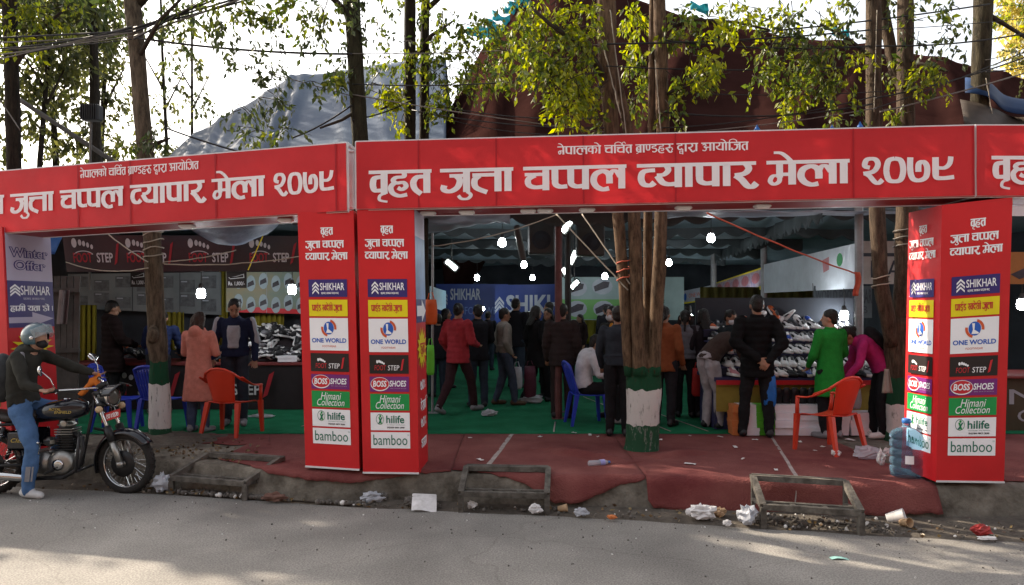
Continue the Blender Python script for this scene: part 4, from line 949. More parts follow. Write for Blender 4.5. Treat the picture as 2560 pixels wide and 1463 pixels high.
def tree(name, label, base, stems, m, limbs=(), crown=(), seed=1, L=.09, group=None):
    """stems: lists of (px, py, Y, width px); limbs the same; crown: (px, py, rx px, ry px, Y, leaves, material)"""
    rnd = random.Random(seed); t = thing(name, label, 'tree', base, 0, group)
    mb = MB()
    for i, st in enumerate(stems): trunk_mesh(mb, m, [(P(x, y, Y), w/F*Y/2) for x, y, Y, w in st], seed+i)
    mb.build('trunk', t, smooth=True, world=True)
    if limbs:
        for lb in limbs:
            mb = MB(); mb.tube([P(x, y, Y) for x, y, Y, w in lb], [w/F*Y/2 for x, y, Y, w in lb], M_twig, 8); mb.build('limb', t, smooth=True, world=True)
    if crown:
        mb = MB(); tw = mb
        for px, py, rx, ry, Y, n, lm in crown:
            cluster(mb, tw, P(px, py, Y), (rx/F*Y, max(.35, .7*(rx+ry)/2/F*Y), ry/F*Y), n, lm, rnd, L)
        mb.build('crown', t, world=True)
    return t
B1 = bark_mat('bark_slim', (.036, .027, .019), (.145, .112, .08), (1.0, .71, .16), 1)
B4 = bark_mat('bark_cluster', (.035, .022, .014), (.17, .11, .07), (.98, .72, .31), 2)
B5 = bark_mat('bark_forked', (.025, .018, .013), (.1, .07, .048), (.8, .47, .1), 3)
B0 = bark_mat('bark_dark', (.01, .008, .006), (.035, .027, .02), None, 4)
U = -160      # pixel row well above the frame
def up(px, py, Y, n, lm, sx=70, sy=55): return (px, py, sx, sy, Y, n, lm)
tree('street_tree', 'slim tree with green and white painted foot between the motorcycle and the pink coat', G(160, 438),
  [[(160, 442, 9.26, 24), (160, 430, 9.26, 21), (160, 400, 9.26, 20), (159, 362, 9.26, 17), (158, 350, 9.26, 19), (157, 342, 9.26, 20), (157, 332, 9.26, 17.5), (155, 300, 9.26, 17), (152, 225, 9.26, 17), (145, 150, 9.26, 15.5), (138, 60, 9.3, 15), (131, -10, 9.4, 16), (124, -110, 9.5, 15), (126, -230, 9.5, 10)], [(152.5, 341, 9.15, 9), (153, 334, 9.1, 11), (154, 326, 9.2, 7)]], B1,
  [[(145, 150, 9.26, 7), (160, 142, 9.1, 4), (170, 138, 9., 2)], [(133, 10, 9.4, 9), (180, -40, 9.3, 6), (230, -90, 9.2, 4)], [(128, -60, 9.4, 8), (80, -110, 9.6, 5), (40, -130, 9.7, 3)], [(137, 60, 9.3, 5), (160, 20, 9, 4), (190, -10, 8.8, 2)]],
  [(154, 142, 15, 14, 9.0, 93, LF_G), (136, 150, 12, 10, 9.3, 60, LF_M), (175, 62, 22, 42, 9.2, 105, LF_G), (190, 100, 14, 22, 9.3, 55, LF_G), (215, 15, 50, 16, 9.0, 230, LF_M), (238, 40, 34, 30, 8.9, 161, LF_G), (276, 55, 30, 36, 8.9, 136, LF_G), (262, 92, 14, 20, 8.8, 49, LF_G),
   up(90, -60, 9.6, 900, LF_M), up(190, -70, 9.2, 558, LF_G), up(130, -190, 9.5, 1500, LF_M, 110, 80), up(30, -120, 9.8, 900, LF_M)], 11)
tree('street_tree', 'dark tree trunk rising behind the gap between the two red banners', G(362, 440),
  [[(362, 441, 9.2, 22), (361, 300, 9.1, 18), (360, 140, 9.0, 16), (354, 40, 9.0, 16), (351, -10, 9., 16), (347, -200, 9, 12)]], bark_mat('bark_mossy', (.012, .01, .007), (.042, .04, .022), None, 5),
  [[(358, 110, 9, 4), (342, 120, 8.9, 3), (320, 128, 8.8, 2)], [(352, 20, 9, 7), (300, -40, 8.8, 5), (260, -70, 8.7, 3)], [(350, -30, 9, 7), (400, -90, 9.2, 4)]],
  [(248, 118, 20, 20, 8.7, 105, LF_G), (276, 122, 18, 26, 8.7, 130, LF_G), (266, 142, 22, 8, 8.7, 90, LF_M), (300, 12, 40, 14, 8.8, 260, LF_M), (255, 8, 40, 12, 8.8, 220, LF_M), (322, 82, 20, 14, 8.8, 74, LF_G), (338, 76, 12, 18, 8.8, 110, LF_M), (314, 25, 26, 34, 8.8, 130, LF_G), (352, 30, 12, 50, 8.95, 136, LF_G), (340, 60, 16, 16, 8.9, 68, LF_G), (380, 22, 24, 30, 9, 117, LF_G),
   up(300, -70, 9, 558, LF_G), up(360, -170, 9, 1400, LF_M, 100, 70), up(400, -60, 9.3, 700, LF_M)], 12)
tree('street_tree', 'twin dark trunks standing close together above the middle banner', G(414, 437),
  [[(413, 440, 9.9, 14), (410, 140, 9.9, 11.5), (410, 10, 9.9, 12), (408, -200, 9.9, 9)], [(421, 440, 10.0, 14), (424, 140, 10.0, 10), (425, 20, 10.0, 9), (432, -160, 10, 7)]], B0,
  [[(412, 60, 9.9, 6), (432, 35, 9.8, 4), (452, 22, 9.7, 2)], [(426, 10, 10, 6), (470, -30, 10, 4), (520, -60, 10, 3)], [(410, 90, 9.9, 4), (392, 104, 9.7, 3), (380, 110, 9.6, 2)]],
  [(382, 72, 18, 26, 9.6, 86, LF_G), (384, 86, 14, 12, 9.5, 90, LF_Y), (393, 104, 18, 16, 9.5, 210, LF_Y), (404, 60, 22, 24, 9.7, 170, LF_M), (440, 30, 30, 34, 9.7, 330, LF_M), (446, 66, 24, 28, 9.7, 230, LF_M), (450, 96, 20, 18, 9.6, 160, LF_M), (472, 40, 28, 34, 9.7, 330, LF_M), (478, 78, 24, 20, 9.6, 200, LF_M), (496, 66, 24, 24, 9.6, 230, LF_M), (402, 122, 5, 12, 9.5, 26, LF_Y), (432, 105, 10, 14, 9.6, 80, LF_M), (506, 24, 26, 30, 9.7, 260, LF_M),
   up(440, -70, 9.9, 900, LF_M), up(500, -150, 10, 1200, LF_Y, 100, 70)], 13)
tree('street_tree', 'cluster of four trunks rising from one green and white painted foot', G(641, 451),
  [[(641, 456, 8.62, 38.4), (642, 445, 8.62, 33.6), (643, 420, 8.62, 32.6), (643.5, 392, 8.62, 35.5), (643.5, 368, 8.62, 34.6), (644, 358, 8.62, 28.8), (645, 345, 8.62, 18.0)],
   [(630, 375, 8.55, 11.7), (627.5, 350, 8.5, 10.8), (624, 282, 8.5, 11.2), (618, 214, 8.5, 11.7), (612, 140, 8.5, 14.4), (607, 60, 8.5, 18.0), (606, -10, 8.5, 18.9), (602, -230, 8.5, 13.5)],
   [(640, 375, 8.45, 14.4), (638.5, 350, 8.45, 13.1), (636, 280, 8.45, 13.1), (634, 214, 8.5, 12.6), (630, 140, 8.55, 10.8), (622, 100, 8.6, 9.0), (612, 60, 8.6, 7.2)],
   [(650, 372, 8.6, 9.0), (647.5, 300, 8.65, 8.6), (648, 214, 8.7, 9.0), (651, 140, 8.7, 7.2), (653, -10, 8.7, 7.2), (656, -150, 8.7, 5.4)],
   [(654, 375, 8.5, 13.5), (655, 340, 8.5, 12.6), (659, 270, 8.5, 13.5), (661, 214, 8.55, 12.6), (663, 140, 8.6, 13.5), (660, 20, 8.6, 12.2), (659, -20, 8.6, 11.7), (655, -220, 8.6, 8.1)]], B4,
  [[(606, 82, 8.5, 8), (592, 56, 8.3, 7), (570, 38, 8.1, 5.5), (551, 25, 8.0, 4), (534, 10, 7.9, 3)], [(604, 75, 8.5, 5), (596, 96, 8.2, 4), (572, 95, 8.0, 3.5), (556, 92, 7.9, 2)], [(664, 95, 8.6, 5), (684, 88, 8.4, 3.5), (706, 74, 8.2, 2)], [(662, 30, 8.6, 6), (690, 20, 8.5, 4.5), (735, 22, 8.5, 3), (770, 30, 8.5, 2)], [(606, -20, 8.5, 9), (560, -60, 8.4, 6), (500, -90, 8.3, 4)], [(660, -30, 8.6, 8), (720, -60, 8.5, 5), (780, -70, 8.5, 3)]],
  [(530, 40, 26, 30, 8.2, 330, LF_M), (548, 12, 34, 18, 8.2, 300, LF_Y), (560, 48, 26, 20, 8.0, 260, LF_M), (585, 24, 22, 28, 8.1, 330, LF_Y), (575, 72, 22, 16, 8.0, 250, LF_Y), (556, 78, 16, 14, 8., 120, LF_M), (520, 74, 26, 14, 8.3, 130, LF_M), (566, 96, 22, 14, 7.9, 300, LF_Y), (566, 112, 13, 9, 7.9, 120, LF_Y), (588, 88, 12, 16, 8.1, 150, LF_Y), (596, 118, 8, 16, 8.2, 90, LF_M), (596, 50, 8, 12, 8.2, 30, LF_M), (540, 60, 20, 12, 8.1, 160, LF_Y), (632, 36, 10, 34, 9.2, 200, LF_Y), (634, 70, 10, 30, 9.2, 150, LF_M), (636, 12, 10, 14, 9.2, 110, LF_Y), (636, 112, 10, 16, 9.1, 100, LF_M), (684, 26, 22, 22, 8.4, 230, LF_M), (706, 66, 17, 18, 8.2, 260, LF_Y), (686, 84, 15, 15, 8.3, 130, LF_M), (676, 106, 14, 10, 8.4, 70, LF_M), (712, 28, 20, 12, 8.3, 90, LF_Y), (732, 14, 26, 14, 8.4, 180, LF_Y),
   up(570, -80, 8.4, 1100, LF_Y), up(640, -160, 8.6, 1400, LF_M, 90, 70), up(720, -90, 8.6, 1000, LF_M)], 14)
tree('street_tree', 'forked tree with a white painted foot behind the magenta jacket', G(899, 441),
  [[(899, 446, 9.2, 30), (899, 430, 9.2, 24), (899, 380, 9.2, 25), (899, 345, 9.2, 27), (900, 318, 9.2, 28)],
   [(893, 345, 9.15, 15), (888, 318, 9.1, 14.5), (881, 285, 9.1, 14), (877, 214, 9.1, 14.5), (874, 140, 9.1, 15), (873.5, 0, 9.1, 14.5), (872, -200, 9.1, 11)],
   [(902, 350, 9.25, 21), (905, 280, 9.25, 20), (907, 214, 9.25, 20), (905.5, 140, 9.25, 16.5), (905.5, 0, 9.25, 15), (908, -200, 9.2, 10)],
   [(902, 90, 9.4, 8), (895, 72, 9.45, 11), (889, 40, 9.5, 11), (883, 10, 9.5, 11), (876, -40, 9.5, 10)]], B5,
  [[(874, 60, 9.1, 5), (850, 40, 9, 3.5), (820, 24, 8.9, 2)], [(906, 60, 9.2, 4), (930, 66, 9, 3), (948, 72, 8.9, 2)], [(873, -20, 9.1, 8), (830, -70, 9, 5), (780, -90, 8.9, 3)], [(906, -10, 9.2, 7), (950, -60, 9.2, 4)]],
  [(760, 14, 30, 14, 9, 200, LF_Y), (780, 26, 30, 16, 8.9, 148, LF_G), (800, 42, 28, 22, 8.8, 173, LF_G), (774, 58, 24, 26, 8.8, 250, LF_M), (800, 74, 26, 22, 8.8, 300, LF_M), (757, 82, 11, 7, 8.7, 60, LF_M), (796, 100, 17, 13, 8.7, 170, LF_Y), (822, 64, 20, 30, 8.8, 240, LF_M), (836, 96, 16, 20, 8.9, 130, LF_M), (838, 118, 10, 10, 8.9, 31, LF_G), (840, 25, 22, 20, 8.9, 111, LF_G), (858, 60, 8, 10, 8.9, 60, LF_Y), (820, 12, 30, 12, 9, 160, LF_Y), (888, 20, 12, 30, 9.3, 55, LF_G), (888, 70, 6, 20, 9.4, 80, LF_M), (888, 118, 10, 14, 9.3, 60, LF_M), (930, 74, 24, 14, 8.9, 210, LF_Y), (940, 60, 20, 16, 8.9, 74, LF_G), (930, 30, 22, 22, 8.9, 68, LF_G), (922, 14, 18, 14, 8.9, 100, LF_M), (955, 44, 14, 18, 8.9, 43, LF_G), (950, 12, 20, 10, 9, 43, LF_G),
   up(800, -70, 9, 1000, LF_M), up(880, -150, 9.2, 1400, LF_M, 100, 70), up(950, -80, 9.2, 800, LF_M)], 15)
tree('street_tree', 'dark mossy trunk above the tall right column', G(988, 438),
  [[(985, 440, 9.5, 22), (980, 250, 9.5, 18), (978, 140, 9.5, 16.5), (982, 40, 9.5, 17), (984, -10, 9.5, 18), (988, -200, 9.5, 12)]], bark_mat('bark_moss_right', (.016, .013, .009), (.06, .05, .03), None, 6),
  [[(986, 14, 9.5, 6), (1004, 24, 9.6, 4), (1030, 40, 9.8, 3)], [(985, -20, 9.5, 7), (1040, -60, 9.8, 4)]],
  [(1010, 14, 24, 16, 10.5, 160, LF_Y), (1020, 60, 16, 30, 12, 170, LF_B), up(1000, -90, 9.6, 900, LF_M), up(1080, -60, 10, 800, LF_Y)], 16)
tree('street_tree', 'dark upright trunk at the far left edge above the banner', G(20, 428),
  [[(20, 430, 10, 22), (16, 250, 10, 15), (14, 165, 10, 14), (12, 80, 10, 13), (9, -10, 10, 14), (4, -200, 10, 10)]], B0,
  [[(12, 70, 10, 5), (40, 30, 10, 3.5), (70, 5, 10, 2)], [(10, 10, 10, 7), (-40, -40, 10, 4)]],
  [(20, 14, 34, 20, 9.9, 260, LF_Y), (10, 40, 24, 16, 9.8, 140, LF_Y), (60, 16, 30, 16, 9.9, 190, LF_M), up(0, -70, 10, 1000, LF_M), up(-70, -20, 10, 900, LF_M), up(-20, -180, 10, 1200, LF_M, 90, 70)], 17)
# ---- the trees beyond, left of the tent
BG = [(30, 24, 'leaning'), (58, 20, ''), (82, 27, ''), (172, 24, 'bare'), (193, 26, 'bare'), (-30, 22, ''), (112, 22, '')]
def far_tree(label, px, Y, cr, seed, w=6, lean=0, crown_m=LF_B, top=-60):
    c = [(px+dx, py, rx, ry, Y+rz, int(n*1.5), crown_m) for dx, py, rx, ry, rz, n in cr]
    return tree('far_tree', label, V((px-512)/F*Y, Y, 0), [[(px, 300, Y, w*1.3), (px+lean*.3, 160, Y, w), (px+lean*.7, 60, Y, w*.8), (px+lean, top, Y, w*.5)]], B0,
      [[(px+lean*.5, 110, Y, w*.6), (px+lean*.5+20, 70, Y, w*.3)], [(px+lean*.6, 90, Y, w*.6), (px+lean*.5-24, 50, Y, w*.3)]], c, seed, .2, 'trees beyond the left side of the tent')
far_tree('far tree with olive crown just right of the edge trunk', 34, 18, [(-4, 110, 26, 30, 0, 260), (10, 60, 34, 36, 0, 420), (20, 20, 40, 30, 0, 420), (-30, 150, 20, 18, 1, 130)], 21, 5, 20)
far_tree('far tree with leaning trunk and thick olive crown left of the floodlight', 60, 20, [(0, 90, 30, 30, 0, 380), (16, 50, 36, 34, 0, 480), (30, 15, 40, 26, 0, 420), (0, 140, 24, 18, 0, 200), (30, 130, 20, 18, 0, 150)], 22, 6, -14)
far_tree('far tree with olive crown behind the floodlight box', 98, 23, [(4, 70, 30, 34, 0, 460), (10, 30, 36, 30, 0, 460), (16, 105, 16, 20, 0, 150), (-6, 146, 26, 12, 0, 160), (22, 150, 26, 12, 0, 160)], 23, 5, 10)
far_tree('far thin bare stemmed tree right of the slim tree', 171, 24, [(2, 40, 14, 40, 0, 120), (-4, 100, 14, 28, 0, 90), (-20, 130, 20, 20, 0, 100), (-8, 152, 20, 8, 0, 80)], 24, 3.5, -12)
far_tree('far thin grey stem nearest the blue grey roof', 192, 26, [(0, 60, 12, 40, 0, 70), (6, 100, 10, 16, 0, 40)], 25, 3, 0)
far_tree('far tree with broad crown off the left edge', -50, 19, [(0, 60, 60, 60, 0, 800), (0, 150, 50, 40, 0, 500), (-40, 0, 60, 50, 0, 700)], 26, 8, 8)
far_tree('far tree with yellow weeping crown at the right edge', 1060, 20, [(-30, 40, 26, 50, 0, 900), (-20, 0, 40, 40, 0, 900), (-34, 95, 26, 20, 0, 300), (10, 60, 50, 60, 0, 900)], 27, 6, 0, leaf_mat('leaves_golden', [(.3, .26, .06), (.42, .36, .09), (.5, .42, .14)], .45))
# sunlit greenery seen through the left gateway, and low growth behind
def shrub(label, px, py, rx, ry, Y, n, lm, seed):
    rnd = random.Random(seed); t = thing('shrub', label, 'shrub', V((px-512)/F*Y, Y, .3)); mb, tw = MB(), MB()
    cluster(mb, tw, P(px, py, Y), (rx/F*Y, .8, ry/F*Y), n, lm, rnd, .15); mb.build('foliage', t, world=True)
    b = P(px, py, Y); tw.tube([V(b.x, b.y, .3), b], [.04, .02], M_twig, 6); tw.build('stems', t, world=True)
shrub('sunlit yellow green shrub seen between the left column and the black banner', 60, 268, 18, 36, 15, 900, LF_Y, 31)
# big trees standing upwind of the street on the sun's side, out of the picture: their crowns shade the pavement
def big_tree(label, x, y, h, r, seed, n=4600):
    rnd = random.Random(seed); t = thing('shade_tree', label, 'tree', (x, y, 0)); mb = MB(); trunk_mesh(mb, B0, [(V(x, y, 0), .2), (V(x+.2, y, h*.5), .14), (V(x+.1, y, h), .06)], seed); mb.build('trunk', t, True, True)
    mb = MB()
    for i in range(26):
        q = V(rnd.gauss(0, .5), rnd.gauss(0, .5), rnd.gauss(0, .42)); cluster(mb, None, V(x+q.x*r, y+q.y*r, h+q.z*r*1.1), (r*.3, r*.3, r*.24), n//26, LF_G, rnd, .28)
    mb.build('crown', t, False, True)
for i, (x, y, h, r) in enumerate(SHADE): big_tree('broad shade tree beyond the far left of the tent, %s' % ('lowest and nearest', 'wide and second farthest', 'tallest and farthest back', 'round and farthest left')[i], x, y, h, r, 40+i)
# ================================================================ cables
M_cab = mat('black_cable', (.012, .012, .014), .5, .1, 3); M_cabg = mat('grey_cable', (.12, .11, .1), .5, .2, 3); M_rope = mat('pale_rope', (.3, .27, .22), .8, .2, 8); M_rrope = mat('red_rope', (.45, .1, .06), .7, .2, 9)
WN = [0]
def cable(name, label, a, b, sag=8, r=.008, m=None, group=None, cat='cable', lump=0.):
    (x0, y0, Y0), (x1, y1, Y1) = a, b; p, q = P(x0, y0, Y0), P(x1, y1, Y1); mb = MB(); WN[0] += 1; s = WN[0]
    k = 20; pts = [p.lerp(q, i/k)+V(0, 0, -sag/F*(Y0+Y1)/2*4*(i/k)*(1-i/k)+lump*noise.noise(V(i*.4, s, 0))) for i in range(k+1)]
    mb.tube(pts, r, m or M_cab, 6); return tag(mb.build(name, smooth=True), label, cat, group)
gA = 'cables bundled on the slim tree'; lA = 'one of the grey overhead cables bundled against the slim tree at upper left'
rn = random.Random(9)
for i in range(9):
    y = 34+i*3.2+rn.uniform(-3, 3); cable('overhead_cable', lA, (-40, y+6, 9.4), (132, 34+rn.uniform(-8, 6), 9.15), rn.uniform(-1, 6), rn.choice([.006, .008, .011]), rn.choice([M_cab, M_cabg, M_cabg]), gA)
for i in range(8):
    cable('overhead_cable', lA, (134, 34+rn.uniform(-8, 6), 9.15), (205+rn.uniform(0, 90), -14+rn.uniform(-3, 6), 9), rn.uniform(0, 4), rn.choice([.006, .009, .012]), rn.choice([M_cab, M_cabg]), gA)
cable('overhead_cable', 'thick black cable from the slim tree to the trunk behind the gap', (138, 38, 9.15), (352, 54, 8.9), 4, .014)
cable('overhead_cable', 'thin grey cable falling across the white sky to the trunk behind the gap', (196, 50, 9), (352, 96, 8.9), 1, .006, M_cabg)
cable('overhead_cable', 'black cable dropping over the edge of the blue grey roof', (166, 128, 9), (240, 152, 9), 1, .012)
cable('overhead_cable', 'black cable rising over the blue grey roof to the dark trunk', (292, 138, 8.9), (352, 105, 8.9), 3, .01)
cable('support_pole', 'long grey slanting pole among the far trees at the left', (20, 100, 12), (114, 162, 12), 0, .04, M_gry, None, 'pole')
cable('overhead_cable', 'thin cable crossing low behind the edge trunk', (-20, 75, 9.8), (20, 130, 9.8), -2, .007, M_cabg)
gB = 'cables strung along the brown roof'; lB = 'one of the dark overhead cables strung across in front of the brown roof'
for a, b, s in (((350, 53.5, 8.9), (604, 44, 8.3), 3), ((604, 44, 8.3), (870, 30, 8.9), 3), ((350, 94, 8.9), (604, 132, 8.3), 2), ((352, 84, 8.9), (604, 72, 8.3), 6), ((412, 110, 9.7), (604, 128, 8.3), 5), ((424, 112, 9.8), (606, 134, 8.3), 9), ((430, 104, 9.8), (608, 118, 8.3), 6), ((606, 66, 8.3), (868, 66, 8.9), 4), ((664, 134, 8.5), (876, 108, 8.9), 3), ((660, 128, 8.5), (876, 96, 8.9), 6), ((664, 112, 8.5), (872, 104, 8.9), 8), ((668, 92, 8.5), (900, 90, 9), 4), ((662, 40, 8.5), (870, 46, 8.9), 5), ((876, 108, 8.9), (1060, 36, 9.3), 3), ((876, 98, 8.9), (1060, 44, 9.3), 5), ((880, 112, 8.9), (1060, 62, 9.3), 2), ((874, 30, 8.9), (1060, 14, 9.3), 2), ((760, 32, 8.9), (990, 4, 9.2), 2), ((670, 34, 8.5), (868, 48, 8.9), 2), ((876, 46, 8.9), (1060, 26, 9.2), 6), ((352, 120, 8.9), (412, 100, 9.6), 3), ((986, 60, 9.3), (1060, 30, 9.6), 4), ((986, 72, 9.3), (1060, 56, 9.6), 3)):
    cable('overhead_cable', lB, a, b, s, rn.choice([.005, .007, .01]), rn.choice([M_cab, M_cab, M_cabg]), gB)
for lab, a, b, m, r in (('pale cord hanging down the front of the clustered trunks', (602, 40, 8.35), (621, 118, 8.3), M_rope, .007), ('pale cord twisting over the clustered trunks', (610, 10, 8.35), (627, 140, 8.3), M_rope, .006), ('pale cord beside the right stem of the clustered tree', (655, 60, 8.4), (661, 134, 8.4), M_rope, .006), ('pale cord on the left stem of the forked tree', (877, 10, 8.95), (874, 112, 8.95), M_rope, .005), ('pale loop hanging by the far right trunk', (986, 78, 9.3), (994, 124, 9.3), M_rope, .006)):
    cable('pale_rope', lab, a, b, 0, r, m, None, 'cord', .06)
cable('tie_rope', 'red rope slanting from the main banner down to the right grey pole', (707, 213, 8.9), (856, 274, 9.6), 2, .01, M_rrope, None, 'rope', .01)
mb = MB(); mb.sheet(5, 10, lambda u, w: P(854+6*u+1.5*math.sin(w*5), 272+24*w, 9.55+.03*math.sin(u*5)), M_rrope, .006); tag(mb.build('rope_end', smooth=True), 'red cloth end of the rope tied to the right grey pole', 'rope')
for lab, a, b, s, m in (('pale rope drooping from the tent corner to the awning, left of the aisle', (432, 246, 10), (558, 214, 9.6), 5, M_rope), ('pale rope stretched from the banner down to the clustered trunks', (556, 214, 9), (628, 290, 8.4), 0, M_rope), ('second pale rope from the banner down to the clustered trunks', (582, 214, 9), (630, 284, 8.4), 0, M_rope), ('pale rope tied from the slim tree across to the black banner', (164, 262, 9.1), (236, 250, 9.8), 2, M_rope), ('pale rope from the slim tree sagging toward the double columns', (164, 264, 9.1), (302, 256, 9.6), 4, M_rope), ('thin rope from the tent eave down to the slim tree', (88, 216, 9.3), (148, 262, 9.1), 3, M_rope), ('thin rope under the black banner left of the slim tree', (66, 262, 10.6), (148, 268, 9.1), 6, M_rope), ('yellow cord hanging in front of the right part of the black banner', (268, 224, 10.3), (248, 270, 10.5), 0, M_yel)):
    cable('tie_rope', lab, a, b, s, .008, m, None, 'rope', .01)
def wrap(label, px, py, Y, w, m, k=3):
    mb = MB(); r = w/F*Y/2+.012
    c = P(px, py, Y); pts = [c+V(r*math.cos(t*.4), r*math.sin(t*.4), .006*t+.03*noise.noise(V(t*.3, px, 0))) for t in range(int(k*16))]
    mb.tube(pts, .008, m, 5); tag(mb.build('rope_binding', smooth=True), label, 'rope')
wrap('pale rope wound round the slim painted tree under the banner', 153.5, 262, 9.26, 17, M_rope, 4); wrap('red and pale rope wound round the left stem of the clustered trunks', 624, 284, 8.5, 12.5, M_rrope, 3)
wrap('rope wound round the left stem of the forked tree', 881, 290, 9.1, 15, M_rope, 2); wrap('rope wound round the right stem of the forked tree', 906, 250, 9.25, 21, M_cabg, 3)
mb = MB(); mb.sheet(8, 10, lambda u, w: P(885+8*u-4*u*(1-w)-3*w*(1-u), 369+24*w, 8.95-.03*math.sin(u*6)), mat('dirty_rag', (.22, .2, .17), .9, .2, 5), .008); tag(mb.build('rag', smooth=True), 'dirty white rag hung on the painted foot of the forked tree', 'rag')
# floodlight on a pole, blue finials
t = thing('floodlight', 'dark ribbed floodlight box on a thin pole among the left trees', 'floodlight', P(90, 300, 11.5)*1)
mb = MB()
c = P(92, 113, 11.5); mb.rbox(c, (.28, .16, .25), M_cap, .02)
for i in range(8): mb.box(c+V(-.12+.034*i, -.09, 0), (.014, .03, .24), M_cab)
mb.build('housing', t, world=True); mb = MB(); mb.tube([P(90, 290, 11.5), P(89.5, 200, 11.5), P(91, 122, 11.5)], .018, M_cabg, 8); mb.build('pole', t, world=True)
for i, (px, w) in enumerate(((757, 'left'), (832, ''), (860, 'right'))):
    mb = MB(); c = P(px, 131 if px < 850 else 128, 8.2); mb.lathe([(.03, -.12), (.045, -.02), (.03, .02), (.012, .05), (.004, .07)], M_blu2, 10, Matrix.Translation(c)); tag(mb.build('finial', smooth=True), 'small blue finial poking over the main banner, %s' % ('above the last vowel of the lettering', 'under the drooping leaves', 'closest to the forked tree')[i], 'finial')

# ---- unseen brick row added across the street to block low light into the tent
def street_block(label, x, w, h, m):
    t = thing('light_block_building', label, 'building', (x, -13, 0)); mb = MB(); mb.box((x, -16, h/2), (w, 6, h), m); mb.build('wall', t, world=True)
    mb = MB(); mb.box((x, -16, h+.1), (w+.3, 6.4, .2), M_gry); mb.build('roof', t, world=True)
    for f in range(int(h//3)):
        for i in range(int(w//3)):
            mb = MB(); c = V(x-w/2+1.5+3*i, -12.99, 1.6+3*f); mb.box(c, (1.3, .06, 1.5), M_gry); q = mb.build('window', t, world=True)
            mb = MB(); mb.box(c+V(0, .035, 0), (1.1, .02, 1.3), mat('window_glass', (.03, .035, .04), .1, .1, 3)); o = mb.build('pane', t, world=True); o.parent = q
M_brk = mat('brick', (.13, .075, .055), .9, .25, 6)
for i, (x, w, h) in enumerate(((-22, 14, 10), (-7.5, 14, 12), (7.5, 15, 11), (23, 15, 12.5))): street_block('unseen brick building added across the street to block light, %s' % ('lowest', 'second of the row', 'third of the row', 'tallest')[i], x, w, h, M_brk)
# ================================================================ chairs
def plastic(name, col): return mat(name, col, .42, .06, 3, .05, 30, spec=.4)
def arm_chair(name, label, m, loc, rz):
    t = thing(name, label, 'chair', loc, rz)
    mb = MB(); mb.sheet(10, 10, lambda u, w: V((u-.5)*(.46-.06*(1-w)), -.22+.46*w, .43+.02*(2*u-1)**2-.025*math.sin(w*2.5)-.03*max(0, w-.85)/.15), m, .012); mb.build('seat', t, True)
    mb = MB()
    def bk(u, w):
        s = 2*u-1; top = .875-.07*s*s; wd = .155+.055*w
        return V(s*wd, -.21-.1*w+.05*s*s-.01, .42+(top-.42)*w)
    mb.sheet(15, 12, bk, m, .012)
    mb.tube([V(-.29, -.02, .66), V(-.265, -.2, .735), V(-.2, -.275, .81), V(-.1, -.305, .86), V(0, -.31, .872), V(.1, -.305, .86), V(.2, -.275, .81), V(.265, -.2, .735), V(.29, -.02, .66)], .017, m, 8)
    mb.build('backrest', t, True)
    for s in (-1, 1):
        mb = MB(); mb.sheet(12, 5, lambda u, w: V(s*(.275+.05*w-.04*u*0), -.24+.44*u, .75-.13*math.sin(min(1, u*1.2)*math.pi/2)+.012*math.sin(w*3.1)), m, .012)
        mb.tube([V(s*.3, .19, .625), V(s*.295, .2, .5), V(s*.285, .21, .4)], [.024, .022, .024], m, 7); mb.build('armrest', t, True)
        for a, b in ((V(s*.285, .21, .42), V(s*.3, .23, 0)), (V(s*.215, -.2, .43), V(s*.255, -.3, 0))):
            mb = MB(); x = (b-a); n = V(s, 0, 0)
            mb.loft([[a+V(-.03, -.025, 0), a+V(.03, -.025, 0), a+V(.03, .025, 0), a+V(-.03, .025, 0)], [b+V(-.019, -.017, 0), b+V(.019, -.017, 0), b+V(.019, .017, 0), b+V(-.019, .017, 0)]], m); mb.build('leg', t)
    return t
def side_chair(name, label, m, loc, rz):
    t = thing(name, label, 'chair', loc, rz)
    mb = MB(); mb.sheet(10, 10, lambda u, w: V((u-.5)*(.42-.05*(1-w)), -.21+.44*w, .43+.018*(2*u-1)**2-.02*math.sin(w*2.5)), m, .014); mb.build('seat', t, True)
    mb = MB(); f = lambda s, w: V(s*(.17+.03*w), -.2-.13*w+.03*s*s, .42+(.46-.05*s*s)*w)
    mb.tube([f(-1, k/6) for k in range(7)]+[f(s/4-1, 1) for s in range(1, 8)]+[f(1, 1-k/6) for k in range(7)], .02, m, 7)
    for k in range(7):
        s = -.72+.24*k; mb.sheet(3, 7, lambda u, w: f(s+(u-.5)*.16, .04+.9*w), m, .01)
    mb.sheet(10, 4, lambda u, w: f(-1+2*u, .9+.1*w), m, .012); mb.sheet(10, 3, lambda u, w: f(-1+2*u, .0+.09*w), m, .012); mb.build('backrest', t, True)
    for s in (-1, 1):
        for a, b in ((V(s*.185, .2, .42), V(s*.215, .24, 0)), (V(s*.175, -.19, .43), V(s*.205, -.27, 0))):
            mb = MB(); mb.loft([[a+V(-.03, -.028, 0), a+V(.03, -.028, 0), a+V(.03, .028, 0), a+V(-.03, .028, 0)], [b+V(-.018, -.018, 0), b+V(.018, -.018, 0), b+V(.018, .018, 0), b+V(-.018, .018, 0)]], m); mb.build('leg', t)
    return t
M_rpl = plastic('red_plastic', (.5, .035, .012)); M_bpl = plastic('blue_plastic', (.018, .04, .4))
arm_chair('plastic_armchair', 'red plastic armchair with its back to the street beside the pink coat', M_rpl, V((232-512)/F*9.68, 9.68, .31), -.22)
arm_chair('plastic_armchair', 'red plastic armchair standing near the water jug on the carpet edge', M_rpl, V((829-512)/F*8.56, 8.56, .31), .5)
